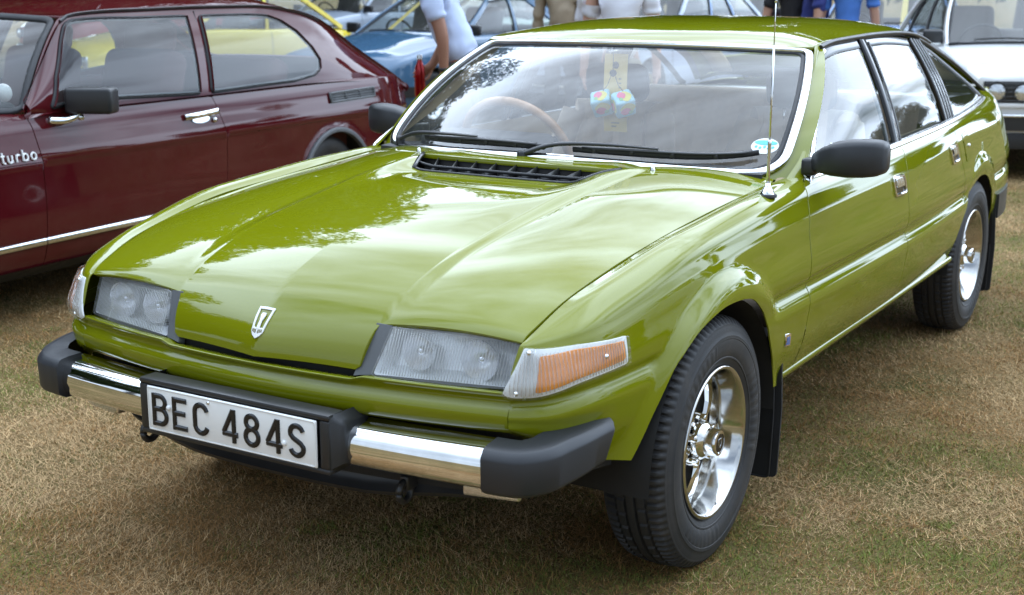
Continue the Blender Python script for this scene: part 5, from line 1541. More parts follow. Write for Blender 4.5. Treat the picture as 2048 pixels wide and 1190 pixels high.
for mm in (False, True):
    M = (lambda V: mir(V)) if mm else (lambda V: np.asarray(V))
    FF = (lambda F: [f[::-1] for f in F]) if mm else (lambda F: F)
    panel('upper_side', s_house, ups, .025, MP, saab, holes=[gF, gR], sign=1, mirror=mm, depth=.02)
    for nm, L in (('door_glass', gF), ('rear_side_glass', gR)):
        V, F, N = panel_mesh(s_house, L, .06, depth=0, sign=1, offset=-.010, mirror=mm); obj(nm, V, F, 'car_glass', saab, normals=N)
        P = resample(round_poly(L, .02, 3), .03); pts = np.array([s_house(np.array(a), np.array(b)) for a, b in P]); nn = np.tile((0, .92, .38), (len(pts), 1))
        V, F = sweep(pts, flat_prof(.022, .008), nn, closed_path=True); obj('window_seal', M(V), FF(F), 'black_rubber', saab, auto=50)
    # door shut line up the B-pillar and gutter
    L = [s_house(np.array(x), np.array(.422)) for x in np.linspace(-.30, -2.30, 40)]
    V, F = sweep(L, flat_prof(.014, .012), (0, .6, .8)); obj('gutter', M(V), FF(F), 'black_satin', saab, auto=50)
    L = [s_house(np.array(a), np.array(b)) for a, b in (s_h(-1.150, .91), s_h(-1.185, 1.10), s_h(-1.225, 1.315))]
    V, F = sweep(L, flat_prof(.006, .003), (0, .92, .38)); obj('shut_line', M(V), FF(F), 'black_satin', saab)
    V, F = grid(lambda x, t: np.stack([x, .765 - .02 * t, .905 - .5 * t], -1), np.linspace(.05, -2.4, 10), np.linspace(0, 1, 3)); obj('door_card', M(V), FF(F), 'red_seat', saab)
# roof, hatch, bonnet, windscreen
_szc = natspline(np.array([-3.10, -2.9, -2.6, -2.3, -2.0, -1.6, -1.2, -.8, -.45, -.22]), np.array([[.83], [.95], [1.12], [1.275], [1.375], [1.415], [1.42], [1.405], [1.36], [1.315]]))
def s_roof(x, b):
    b = np.asarray(b, float); x = np.asarray(x, float); r = _sg(np.clip(x, -3.1, -.33)); zc = _szc(np.clip(x, -3.1, -.22))[..., 0]
    t = b / .63; zr = r[..., 1] + .012; z = zc - (zc - zr) * (.25 * t ** 2 + .75 * np.abs(t) ** 4)
    return np.stack([x - .10 * t * t * np.clip((x + .9) / .65, 0, 1), t * r[..., 0], z], -1)
panel('roof', s_roof, [(-.22, -.62), (-.22, .62), (-2.05, .62), (-2.05, -.62)], .05, MP, saab, sign=1, depth=.01)
hh = round_poly([(-2.20, -.50), (-2.20, .50), (-2.80, .52), (-2.80, -.52)], .06, 4)
panel('hatch', s_roof, [(-2.056, -.62), (-2.056, .62), (-3.09, .62), (-3.09, -.62)], .06, MP, saab, holes=[hh], sign=1, depth=.01)
V, F, N = panel_mesh(s_roof, hh, .08, depth=0, sign=1, offset=-.004); obj('rear_window', V, F, 'car_glass', saab, normals=N)
def s_ws(b, a):
    b = np.asarray(b, float); a = np.asarray(a, float); t = b / .72
    bot = np.stack([.36 - .29 * t * t, .765 * t, .925 - .01 * t * t], -1); top = np.stack([-.205 - .10 * t * t, .60 * t, 1.312 - .022 * t * t], -1)
    k = (4 * a * (1 - a))[..., None]
    return bot * (1 - a)[..., None] + top * a[..., None] + k * np.stack([.03 + 0 * t, .015 * t, .02 + 0 * t], -1)
wsq = round_poly([(-.72, 0), (.72, 0), (.72, 1), (-.72, 1)], .06, 4)
V, F, N = panel_mesh(s_ws, wsq, .08, depth=0, sign=1); obj('windscreen', V, F, 'car_glass', saab, normals=N)
P = resample(wsq, .05); pts = np.array([s_ws(np.array(a), np.array(b)) for a, b in P]); V, F = sweep(pts, flat_prof(.034, .012), np.tile((.7, 0, .7), (len(pts), 1)), closed_path=True); obj('windscreen_seal', V, F, 'black_rubber', saab, auto=50)
for sg in (1, -1):
    a_ = np.array([s_ws(np.array(sg * .735), np.array(t)) for t in np.linspace(-.05, 1.04, 14)]); b_ = np.array([s_house(np.array(x), np.array(.30 if 0 else .42)) for x in np.linspace(.075, -.33, 14)]) * np.array([1, sg, 1])
    V = np.vstack([a_, (a_ + b_) / 2 + np.array([.012, .012 * sg, .006]), b_]); F = [(i, i + 1, 14 + i + 1, 14 + i) for i in range(13)] + [(14 + i, 14 + i + 1, 28 + i + 1, 28 + i) for i in range(13)]
    obj('windscreen_pillar', V, F if sg < 0 else [f[::-1] for f in F], MP, saab)
_fx, _fz = [-.02, .083, .30, .90, 1.50, 1.565], [.912, .906, .880, .845, .760, .7045]
def s_bon(x, b):
    x = np.asarray(x, float); ze = np.interp(x, _fx, _fz); ye = s_side(x, np.minimum(ze, .908))[..., 1]
    return np.stack([x, b * ye, ze + (.034 + .012 * np.clip((x - .2), 0, 1)) * (1 - np.abs(b) ** 2.6) * (1 - .75 * np.clip((x - 1.35) / .215, 0, 1) ** 2)], -1)
V, F = grid(s_bon, np.unique(np.concatenate([np.linspace(-.02, 1.565, 60), np.array(_fx[1:-1])])), np.linspace(-1, 1, 41)); obj('bonnet', V, F, MP, saab, auto=60)
def s_nose(y, z):
    y = np.asarray(y, float); z = np.asarray(z, float); w = s_side(np.full_like(z, 1.56), z)[..., 1]
    return np.stack([1.565 + .075 * (1 - np.abs(y) ** 3) + .015 * np.sin((z - .25) * 5), y * w, z], -1)
V, F = grid(s_nose, np.linspace(-1, 1, 30), np.linspace(.26, .7045, 12)); obj('nose_panel', V, F, MP, saab)
V, F = grid(lambda y, z: s_nose(y, z) + np.array([.004, 0, 0]), np.linspace(-.55, .55, 16), np.linspace(.545, .685, 5)); obj('grille', V, F, 'black_satin', saab)
for k in range(4):
    V, F = sweep([s_nose(np.array(t), np.array(.565 + k * .034)) + np.array([.006, 0, 0]) for t in np.linspace(-.54, .54, 12)], flat_prof(.006, .006), (1, 0, 0)); obj('grille_bar', V, F, 'bright_trim', saab)
for sg in (1, -1):
    V, F = grid(lambda y, z: s_nose(y, z) + np.array([.008, 0, 0]), np.linspace(.57, .80, 8) * sg, np.linspace(.550, .685, 5)); obj('headlamp', V, F if sg > 0 else [f[::-1] for f in F], 'bulb_shield', saab)
    V, F = grid(lambda y, z: s_nose(y, z) + np.array([.007, 0, 0]), np.linspace(.82, .97, 6) * sg, np.linspace(.550, .685, 5)); obj('indicator', V, F if sg > 0 else [f[::-1] for f in F], 'amber', saab)
L = smooth_poly([(1.15, .86, .46), (1.45, .845, .46), (1.60, .77, .46), (1.68, .45, .46), (1.70, 0, .46), (1.68, -.45, .46), (1.60, -.77, .46), (1.45, -.845, .46), (1.15, -.86, .46)], 5)
V, F = sweep(L, [(-.03, -.07), (.025, -.06), (.035, 0), (.025, .06), (-.03, .07)], (0, 0, 1)); obj('front_bumper', V, F, 'bumper_black', saab, auto=60)
V, F = grid(lambda y, z: np.stack([-3.15 + .10 * np.abs(y / .74) ** 3, y, z], -1), np.linspace(-.74, .74, 16), np.linspace(.25, .83, 6)); obj('tail_panel', V, [f[::-1] for f in F], MP, saab)
V, F = box((-1.0, 0, .25), (4.0, 1.35, .12), .02); obj('floor_pan', V, F, 'underbody', saab)
V, F = box((.8, 0, .46), (1.2, 1.1, .36), .05); obj('engine_mass', V, F, 'underbody', saab)
# quarter vent grille behind the rear window
vg = empty_part('air_vent', saab)
def on_q(x, z, d=0.0):
    h = s_house(np.array(x), np.array(s_h(x, z)[1])) if z > float(_sb(np.array(x))[1]) + .01 else s_side(np.array(x), np.array(z))
    return h + np.array([0, d, d * .3])
qs = [(-2.142, .792), (-2.140, .842), (-2.600, .848), (-2.598, .798)]
P = resample(qs, .03); L = np.array([s_side(np.array(a), np.array(b)) + np.array([0, .004, 0]) for a, b in P]); V, F = sweep(L, flat_prof(.012, .010), (0, 1, .1), closed_path=True); obj('frame', V, F, 'grey_plastic', vg)
V, F, N = panel_mesh(s_side, qs, .03, depth=0, sign=-1, offset=.004); obj('backing', V, F, 'black_satin', vg, normals=N)
for i in range(3):
    V, F = sweep([s_side(np.array(-2.145 - .45 * t), np.array(.806 + i * .014 + .006 * t)) + np.array([0, .006, 0]) for t in np.linspace(0, 1, 10)], flat_prof(.005, .006), (0, 1, .1)); obj('slat', V, F, 'grey_plastic', vg)
for t in (.33, .66):
    V, F = sweep([s_side(np.array(-2.145 - .45 * t), np.array(z)) + np.array([0, .007, 0]) for z in (.797, .846)], flat_prof(.006, .006), (0, 1, .1)); obj('slat', V, F, 'grey_plastic', vg)
# door handle, mirror, script badge, tax disc, inside
dh = empty_part('door_handle', saab)
lp = [(-1.02 + .062 * math.cos(t) * 1.3, .803 + .030 * math.sin(t)) for t in np.linspace(0, 2 * math.pi, 24, endpoint=False)]
V, F, N = panel_mesh(s_side, lp, .02, depth=0, sign=-1, offset=.002); obj('recess', V, F, 'black_satin', dh, normals=N)
lp = [(-1.02 + .050 * math.cos(t) * 1.3, .793 + .018 * math.sin(t)) for t in np.linspace(0, 2 * math.pi, 24, endpoint=False)]
V, F, N = panel_mesh(s_side, lp, .02, depth=0, sign=-1, offset=.0035); obj('cup', V, F, 'chrome', dh, normals=N)
V, F = sweep(smooth_poly([s_side(np.array(x), np.array(z)) + np.array([0, d, 0]) for x, z, d in ((-.905, .812, .004), (-.935, .816, .022), (-1.03, .822, .028), (-1.12, .827, .022), (-1.142, .828, .008))], 5), flat_prof(.030, .014), (0, 1, .1)); obj('pull_bar', V, F, 'chrome', dh, auto=60)
V, F = lathe([(0, .016), (.010, .015), (.014, .008), (.014, 0)], 16, 'y', tuple(s_side(np.array(-1.118), np.array(.783)))); obj('key_lock', V, F, 'chrome', dh)
for sg in (1, -1):
    dm = empty_part('door_mirror', saab)
    V, F = box((-.20, .905 * sg, .952), (.11, .215, .115), .018, Matrix.Rotation(.38 * sg, 3, 'Z'), seg=3); obj('housing', V, F, 'black_satin', dm)
    V, F = tube(smooth_poly([(-.045, .800 * sg, .872), (-.09, .835 * sg, .868), (-.14, .855 * sg, .880), (-.17, .865 * sg, .905)], 5), .015, 10, scale=np.linspace(1.2, .8, 16)); obj('stalk', V, F, 'chrome', dm)
    V, F = lathe([(0, .014), (.012, .010), (.015, 0), (.012, -.012), (0, -.016)], 14, 'z', (-.165, .870 * sg, .880)); obj('ball_joint', V, F, 'chrome', dm)
TB = {'t': [[(.010, .050), (.010, .010)] + arc(.018, .010, .008, .008, 180, 290, 6), [(.0, .034), (.020, .034)]],
      'u': [[(.004, .034), (.004, .014)] + arc(.015, .014, .011, .012, 180, 360, 10) + [(.026, .034)], [(.026, .014), (.026, .002)]],
      'r': [[(.004, .034), (.004, .002)], [(.004, .020)] + arc(.016, .020, .012, .012, 180, 60, 8)],
      'b': [[(.004, .052), (.004, .002)], arc(.017, .018, .013, .0155, 0, 360, 20)],
      'o': [arc(.016, .018, .013, .0155, 0, 360, 20)]}
tb = empty_part('script_badge', saab)
xx = .268
for ch, adv in zip('turbo', (.034, .046, .036, .046, .04)):
    glyph('letter', TB[ch], 0, 0, 1.0, 1.0, tb, 'badge_white', (lambda a, b, h, x0=xx: tuple(s_side(np.array(x0 - a), np.array(.717 + b * .95)) + np.array([0, .003 + h, 0]))), .0085, .006)
    xx -= adv
V, F = lathe([(0, .001), (.04, .001), (.04, -.001)], 28, 'y'); V = np.array(V)
cdisc = s_ws(np.array(.645), np.array(.17)); obj('tax_disc', np.stack([cdisc[0] - .02 + V[:, 0] * .35 + V[:, 1], cdisc[1] - .02 + V[:, 0] * -.9, cdisc[2] + V[:, 2]], 1), F, 'sticker_white', saab)
for y in (.36, -.36):
    st = empty_part('front_seat', saab, (-.98, y, 0))
    V, F = box((-.10, 0, .80), (.15, .48, .66), .06, Matrix.Rotation(-.28, 3, 'Y'), seg=4); obj('backrest', V, F, 'red_seat', st)
    V, F = box((.22, 0, .50), (.52, .48, .16), .05, seg=3); obj('cushion', V, F, 'red_seat', st)
    V, F = box((-.215, 0, 1.17), (.10, .32, .17), .05, Matrix.Rotation(-.2, 3, 'Y'), seg=4); obj('headrest', V, F, 'red_seat', st)
rs2 = empty_part('rear_seat', saab, (-1.95, 0, 0))
V, F = box((0, 0, .80), (.16, 1.2, .50), .06, Matrix.Rotation(-.35, 3, 'Y'), seg=4); obj('backrest', V, F, 'red_seat', rs2)
V, F = box((.30, 0, .52), (.5, 1.2, .16), .05, seg=3); obj('cushion', V, F, 'red_seat', rs2)
V, F = box((.12, 0, .88), (.30, 1.3, .14), .04, seg=3); obj('dashboard', V, F, 'dash_black', saab)
V, F = tube([(-.22 + .19 * math.cos(a) * .35, -.36 + .19 * math.sin(a), .90 + .19 * math.cos(a) * .93) for a in np.linspace(0, 2 * math.pi, 33)], .014, 8, up=(1, 0, .3)); obj('steering_wheel', V, F, 'dash_black', saab)
def plain_wheel(parent, loc, flip, r=.30, mat='bright_trim', wd=.18, rimr=.60):
    w = empty_part('wheel', parent, loc, (0, 0, math.pi if flip else 0))
    k = wd / 2
    V, F = lathe([(r * .60, -k * .7), (r * .72, -k), (r * .88, -k), (r * .965, -k * .85), (r * .995, -k * .5), (r, 0), (r * .995, k * .5), (r * .965, k * .85), (r * .88, k), (r * .72, k), (r * .60, k * .75)], 48, 'y'); obj('tyre', V, F, 'tyre_rubber', w)
    V, F = lathe([(r * .55, k * .3), (r * rimr, k * .80), (r * .60, k * .86), (r * .57, k * .80), (r * .50, k * .45), (r * .30, k * .30), (r * .22, k * .55), (r * .12, k * .62), (0, k * .62)], 40, 'y'); obj('rim', V, F, mat, w)
    for q in range(8):
        a = q * math.pi / 4
        V, F = box((r * .40 * math.cos(a), k * .42, r * .40 * math.sin(a)), (r * .13, .012, r * .13), .01); obj('rim_slot', V, F, 'underbody', w)
    return w
sw0 = plain_wheel(saab, (.72, .70, .30), False)
for loc, fl in (((-2.17, .70, .30), False), ((.72, -.70, .30), True), ((-2.17, -.70, .30), True)):
    c = copy_tree(sw0, saab); c.location = loc; c.rotation_euler = (0, 0, math.pi if fl else 0)
# ------------------------------------------------------------------ the other cars on the field
def show_car(name, label, mat, loc, rz, p, group='cars parked on the field'):
    """parked car built from its side profile: p holds the main dimensions (metres, x forward from the front axle)"""
    root = thing(name, label, 'car', loc, rz, group)
    hw, xf, xr = p['hw'], p['xf'], p['xr']; zb = p.get('zb', .22); R_ = p.get('r', .29); xa = (0.0, -p['wb'])
    top = natspline(np.array([a for a, b in p['top']]), np.array([[b] for a, b in p['top']]))
    crown = p.get('crown', .05); nose = p.get('nose', .35)
    def plan(x):
        f = np.clip((x - (xf - nose)) / nose, 0, 1); r = np.clip(((xr + .45) - x) / .45, 0, 1)
        return hw * (1 - p.get('ftaper', .16) * f ** 2.2 - .16 * r ** 2.4)
    sh = p.get('shoulder', .06)
    zm = p.get('waist', .52)
    def body(x, t):
        x = np.asarray(x, float); t = np.asarray(t, float); w = plan(x); z = top(np.clip(x, p['top'][0][0], p['top'][-1][0]))[..., 0]
        K = np.array([0, .10, .26, .44, .52, .58, .66, .82, 1.0])
        Y = np.stack([w - .07, w - .012, w, w - .010, w - .022, w - sh * .6, w - sh - .03, w * .5, 0 * w], -1)
        Z = np.stack([zb + 0 * w, zb + .10 + 0 * w, zm + 0 * w, z - .10, z - .045, z - .014, z + crown * .15, z + crown * .8, z + crown], -1)
        out = np.empty(np.broadcast(x, t).shape + (2,))
        i = np.clip(np.searchsorted(K, t) - 1, 0, 7)
        def pk(A, k): return np.take_along_axis(A, np.clip(k, 0, 8)[..., None], -1)[..., 0]
        h = K[i + 1] - K[i]; s = (t - K[i]) / h
        def herm(A):
            a0, a1, a2, a3 = pk(A, i - 1), pk(A, i), pk(A, i + 1), pk(A, i + 2)
            k0, k1, k2, k3 = K[np.clip(i - 1, 0, 8)], K[i], K[i + 1], K[np.clip(i + 2, 0, 8)]
            m1 = np.where(k1 > k0, (a2 - a0) / (k2 - k0), (a2 - a1) / h) * h; m2 = np.where(k3 > k2, (a3 - a1) / (k3 - k1), (a2 - a1) / h) * h
            return (2 * s ** 3 - 3 * s * s + 1) * a1 + (s ** 3 - 2 * s * s + s) * m1 + (-2 * s ** 3 + 3 * s * s) * a2 + (s ** 3 - s * s) * m2
        y, zz = herm(Y), herm(Z)
        for cx in xa:
            rr = np.hypot(x - cx, zz - R_); y = y + p.get('flare', .012) * np.exp(-((rr - R_ - .055) / .03) ** 2) * (zz < z - .06)
        return np.stack([x + 0 * y, y, zz], -1)
    xs = np.unique(np.concatenate([np.linspace(xr, xf, 70)] + [np.linspace(c - R_ - .1, c + R_ + .1, 44) for c in xa])); ts = np.linspace(0, 1, 40)
    for sg in (1, -1):
        V, F = grid(body, xs, ts); V = np.array(V)
        cc = V[np.array(F)].mean(1)
        cab = (cc[:, 0] < p['a0'][0] - .02) & (cc[:, 0] > p['c0'][0] + .02) & (cc[:, 1] < p['yb'] - .03)
        arch = np.zeros(len(cc), bool)
        for c in xa: arch |= (np.hypot(cc[:, 0] - c, cc[:, 2] - R_) < R_ + .045) & (cc[:, 1] > hw * .72)
        F = [f for f, k in zip(F, ~(arch | cab)) if k]
        V[:, 1] *= sg
        obj('body', V, F if sg < 0 else [f[::-1] for f in F], mat, root)
        for c in xa:
            V, F = lathe([(R_ + .05, 0), (R_ + .05, -.28), (.03, -.28)], 28, 'y', (c, hw - .03, R_), a0=-.1, a1=math.pi + .1); V = np.array(V); V[:, 1] *= sg; obj('wheel_housing', V, F, 'underbody', root)
            L = np.array([(c + (R_ + .048) * math.cos(a), hw + .004, R_ + (R_ + .048) * math.sin(a)) for a in np.radians(np.arange(-8, 189, 7))]); V, F = tube(L, .011, 6, up=(0, 1, 0)); V = np.array(V); V[:, 1] *= sg; obj('arch_lip', V, F, p.get('lip', mat), root)
        # door shut lines
        for x in p.get('doors', ()):
            L = np.array([body(np.array(x), np.array(t)) + np.array([0, .0015, 0]) for t in np.linspace(.06, .56, 14)]); V, F = sweep(L, flat_prof(.006, .002), (0, 1, 0)); V = np.array(V); V[:, 1] *= sg; obj('shut_line', V, F, 'black_satin', root)
        if p.get('moulding'):
            L = np.array([body(np.array(x), np.array(.30)) + np.array([0, .003, 0]) for x in np.linspace(xa[0] - R_ - .1, xa[1] + R_ + .1, 10)]); V, F = sweep(L, flat_prof(.03, .012), (0, 1, 0)); V = np.array(V); V[:, 1] *= sg; obj('body_moulding', V, F, 'black_satin', root)
    for x, nm in ((xf, 'nose_panel'), (xr, 'tail_panel')):
        ring = [body(np.array(x), np.array(t)) for t in ts]; ring = ring + [np.array([v[0], -v[1], v[2]]) for v in ring[-2::-1]]
        k = .035 if x > 0 else -.035
        c = np.mean(ring, 0) + np.array([k, 0, 0]); inner = [c * .0 + (np.array(v) * .86 + np.mean(ring, 0) * .14 + np.array([k, 0, 0])) for v in ring]
        n = len(ring); F = [(i, i + 1, n + i + 1, n + i) for i in range(n - 1)] + [tuple(range(n, 2 * n))]
        obj(nm, ring + inner, F, mat if not (x > 0 and p.get('dark_nose')) else 'black_satin', root)
    # greenhouse
    (ax0, az0), (ax1, az1), (cx1, cz1), (cx0, cz0) = p['a0'], p['a1'], p['c1'], p['c0']; yb, yt = p['yb'], p['yt']; bow = p.get('bow', .10)
    def roofs(s, b):
        b = np.asarray(b, float); s = np.asarray(s, float); x = ax1 + (cx1 - ax1) * s - bow * .6 * b * b * (1 - s)
        return np.stack([x, b * yt, az1 + (cz1 - az1) * s + p.get('rcrown', .05) * (1 - b ** 4) + .03 * np.sin(math.pi * s)], -1)
    V, F = grid(roofs, np.linspace(-.02, 1.02, 14), np.linspace(-1, 1, 15)); obj('roof', V, F, p.get('roofmat', mat), root)
    def ws(b, a):
        b = np.asarray(b, float); a = np.asarray(a, float)
        A = np.stack([ax0 - bow * b * b, yb * b, az0 + .02 * (1 - b * b)], -1); B = np.stack([ax1 - bow * .6 * b * b, yt * b, az1 + p.get('rcrown', .05) * (1 - b ** 4)], -1)
        return A * (1 - a)[..., None] + B * a[..., None]
    def bs(b, a):
        b = np.asarray(b, float); a = np.asarray(a, float)
        A = np.stack([cx0 + .05 * b * b, yb * b, cz0 + .02 * (1 - b * b)], -1); B = np.stack([cx1 + 0 * b, yt * b, cz1 + p.get('rcrown', .05) * (1 - b ** 4)], -1)
        return A * (1 - a)[..., None] + B * a[..., None]
    for nm, fn in (('windscreen', ws), ('rear_window', bs)):
        V, F = grid(fn, np.linspace(-.97, .97, 10), np.linspace(0, .98, 5)); obj(nm, V, F if nm == 'windscreen' else [f[::-1] for f in F], 'car_glass', root)
        bb = [(-.97, 0.), (.97, 0.), (.97, .98), (-.97, .98)]; P = resample(bb, .2); L = np.array([fn(np.array(a), np.array(b)) for a, b in P]); V, F = sweep(L, circ(.011, 6), (.6, 0, .8), closed_path=True); obj('window_seal', V, F, 'black_rubber', root)
    def sd(q, a):   # q 0 front..1 rear along the belt
        q = np.asarray(q, float); a = np.asarray(a, float)
        A = np.stack([ax0 - bow + (cx0 + .05 - ax0 + bow) * q, yb + 0 * q, az0 + (cz0 - az0) * q], -1); B = np.stack([ax1 - bow * .6 + (cx1 - ax1 + bow * .6) * q, yt + 0 * q, az1 + (cz1 - az1) * q + .03 * np.sin(math.pi * q)], -1)
        return A * (1 - a)[..., None] + B * a[..., None] + (.02 * 4 * a * (1 - a))[..., None] * np.array([0, 1, 0.])
    posts = p.get('posts', (.45,)); cuts = [0.0] + list(posts) + [1.0]; solid = p.get('solid', 1.0)
    for sg in (1, -1):
        for i in range(len(cuts) - 1):
            q0, q1 = cuts[i] + .015, min(cuts[i + 1], solid) - .015
            V, F = grid(lambda q, a: sd(q, a) - np.array([0, .008, 0]), np.linspace(q0, q1, 8), np.linspace(.02, .95, 5)); V = np.array(V); V[:, 1] *= sg; obj('side_glass', V, F, 'car_glass', root)
            P = resample([(q0, .02), (q1, .02), (q1, .95), (q0, .95)], .15); L = np.array([sd(np.array(a), np.array(b)) for a, b in P]); V, F = sweep(L, circ(.009, 6), (0, 1, .3), closed_path=True); V = np.array(V); V[:, 1] *= sg; obj('window_seal', V, F, 'black_rubber', root)
        for q, wd, mt in [(0.0, .05, mat)] + [(q, .045, p.get('postmat', mat)) for q in posts] + [(1.0, .06, mat)]:
            L = np.array([sd(np.array(q), np.array(t)) for t in np.linspace(-.03, 1.02, 8)]); V, F = sweep(L, [(-wd / 2, -.012), (-wd / 2, .010), (wd / 2, .010), (wd / 2, -.012)], (0, 1, .3)); V = np.array(V); V[:, 1] *= sg; obj('pillar', V, F, mt, root, smooth=False)
        if solid < 1:
            V, F = grid(sd, np.linspace(solid, 1.0, 6), np.linspace(0, 1, 6)); V = np.array(V); V[:, 1] *= sg; obj('rear_quarter', V, F, mat, root)
        L = np.array([sd(np.array(q), np.array(1.0)) for q in np.linspace(0, 1, 12)]); V, F = tube(L, .012, 6); V = np.array(V); V[:, 1] *= sg; obj('gutter', V, F, p.get('gutter', mat), root)
        V, F = box((ax0 - bow - .06, (yb + .10) * sg, az0 + .06), (.07, .17, .11), .02); obj('door_mirror', V, F, 'black_satin', root)
    # seats and dash seen through the glass
    sx = ax0 - .95
    for y in (.36, -.36):
        V, F = box((sx, y, (az0 + az1) / 2 - .20), (.14, .46, .62), .06, Matrix.Rotation(-.25, 3, 'Y'), seg=3); obj('seat', V, F, p.get('seat', 'seat_dark'), root)
        V, F = box((sx - .10, y, az1 - .22), (.09, .26, .15), .04, seg=3); obj('headrest', V, F, p.get('seat', 'seat_dark'), root)
    V, F = box(((sx - .8 + cx0) / 2 + .1, 0, az0 - .18), (.14, yb * 1.7, .5), .05, Matrix.Rotation(-.25, 3, 'Y'), seg=3); obj('rear_seat', V, F, p.get('seat', 'seat_dark'), root)
    V, F = box((ax0 - .18, 0, az0 - .05), (.30, yb * 1.8, .10), .03); obj('dashboard', V, F, 'dash_black', root)
    V, F = box(((xf + xr) / 2, 0, zb + .07), (abs(xf - xr) * .9, hw * 1.5, .14), .03); obj('floor_pan', V, F, 'underbody', root)
    V, F = tube([(ax0 - .42 + .17 * math.cos(a) * .4, -.36 + .18 * math.sin(a), az0 + .0 + .17 * math.cos(a) * .9) for a in np.linspace(0, 2 * math.pi, 25)], .013, 6, up=(1, 0, .3)); obj('steering_wheel', V, F, 'dash_black', root)
    # wipers on the windscreen
    for y0 in (-.05, .45):
        L = [ws(np.array((y0 - .45 * t) / yb), np.array(.03 + .02 * math.sin(t * 3))) + np.array([.02, 0, .015]) for t in np.linspace(0, 1, 6)]; V, F = tube(L, .008, 6); obj('wiper', V, F, 'black_satin', root)
    # bumpers, lamps, grille
    for x, k in ((xf, 1), (xr, -1)):
        zz = p.get('bz', .45); w = float(plan(np.array(x))) + .02
        L = smooth_poly([(x - k * .45, hw + .012, zz), (x - k * .12, w + .035, zz), (x + k * .03, w - .06, zz), (x + k * .07, 0, zz), (x + k * .03, -w + .06, zz), (x - k * .12, -w - .035, zz), (x - k * .45, -hw - .012, zz)], 5)
        V, F = sweep(L, [(-.025, -.05), (.02, -.045), (.03, 0), (.02, .045), (-.025, .05)], (0, 0, 1)); obj('bumper', V, F, p.get('bmat', 'black_satin'), root, auto=60)
        if p.get('bstrip'):
            V, F = sweep(L + np.array([0, 0, .052]), flat_prof(.06, .02), (0, 0, 1)); obj('bumper_strip', V, F, p['bstrip'], root)
    fx = xf + .042
    if 'grille' in p:
        y, z0, z1 = p['grille']; V, F = box((fx - .01, 0, (z0 + z1) / 2), (.03, 2 * y, z1 - z0), .006); obj('grille', V, F, 'black_satin', root)
        for k in range(5):
            V, F = box((fx + .007, 0, z0 + (k + .5) * (z1 - z0) / 5), (.006, 2 * y - .02, .006), 0); obj('grille_bar', V, F, 'grey_plastic', root)
    for (kind, y, z, a, b_) in p.get('lamps', ()):
        for sg in (1, -1):
            if kind == 'round':
                V, F = lathe([(a, 0), (a, .022), (a * .92, .026), (a * .90, .012)], 28, 'y'); V = np.array(V); obj('lamp_rim', np.stack([fx - .012 + V[:, 1], y * sg + V[:, 0], z + V[:, 2]], 1), F, 'black_satin', root)
                V, F = lathe([(a * .90, .010), (a * .7, .020), (a * .4, .026), (0, .028)], 28, 'y'); V = np.array(V); obj('headlamp', np.stack([fx - .012 + V[:, 1], y * sg + V[:, 0], z + V[:, 2]], 1), F, 'headlamp_white', root)
            else:
                V, F = box((fx - .015 - .05 * (y / hw) ** 3, y * sg, z), (.03, a, b_), .008); obj('headlamp', V, F, 'headlamp_white', root)
    V, F = box((xf + .085, 0, p.get('bz', .45) - .02), (.01, .52, .11), .003); obj('number_plate', V, F, 'plate_white', root)
    for (mt, y, z, w, h) in p.get('extra', ()):
        V, F = box((fx + .004, y, z), (.012, w, h), .003); obj('trim_piece', V, F, mt, root)
    if p.get('tag'):
        ty = p['tag']; V, F = grid(lambda y, a: ws(y, a) - np.array([.03, 0, .01]), np.linspace(ty / yb - .05, ty / yb + .05, 3), np.linspace(.05, .85, 5)); obj('paper_tag', V, F, 'paper_yellow', root)
    w0 = plain_wheel(root, (0, hw - .10, R_), False, R_, p.get('rim', 'bright_trim'))
    for c, sg in ((xa[1], 1), (xa[0], -1), (xa[1], -1)):
        c_ = copy_tree(w0, root); c_.location = (c, (hw - .10) * sg, R_); c_.rotation_euler = (0, 0, math.pi if sg < 0 else 0)
    return root
pmat('headlamp_white', (0.66, 0.68, 0.70), 0.16, 0.75, coat=1.0, noise=0.3, nscale=60)
blue_p = dict(hw=.83, xf=.78, xr=-3.25, wb=2.45, r=.30, top=[(-3.25, .84), (-2.6, .90), (-1.6, .91), (-.65, .90), (-.2, .85), (.3, .77), (.62, .68), (.78, .58)], a0=(-.55, .915), a1=(-1.25, 1.27), c1=(-2.15, 1.27), c0=(-2.95, .93), yb=.70, yt=.56, posts=(.45, .90), solid=.90, crown=.07, shoulder=.10, flare=.035, nose=.5, lamps=[('rect', .56, .50, .30, .11)], bz=.42, bmat='black_satin', tag=-.28, gutter='bright_trim', roofmat='silver_blue_paint', doors=(-.55, -1.75))
show_car('coupe_car', 'metallic blue coupe behind the man in the pale blue shirt', 'blue_paint', (-8.15, -6.45, 0), math.radians(-2), blue_p)
bmw_p = dict(hw=.83, xf=.76, xr=-3.70, wb=2.62, r=.31, top=[(-3.70, .88), (-2.8, .93), (-1.6, .93), (-.72, .93), (-.2, .90), (.4, .84), (.70, .80), (.76, .775)], a0=(-.62, .955), a1=(-1.22, 1.36), c1=(-2.55, 1.36), c0=(-3.15, .97), yb=.72, yt=.58, posts=(.40, .78), crown=.035, shoulder=.05, ftaper=.06, nose=.2, lamps=[('round', .625, .665, .082, 0), ('round', .435, .660, .076, 0)], grille=(.72, .585, .745), bz=.43, bmat='black_satin', bstrip='bright_trim', tag=.05, postmat='black_satin', doors=(-.5, -1.6, -2.5), extra=[('white_paint', 0, .565, 1.40, .03), ('bumper_black', 0, .30, 1.35, .12)])
show_car('saloon_car', 'white saloon with twin round headlamps behind the tail of the green car', 'white_paint', (-8.55, .10, 0), math.radians(25), bmw_p)
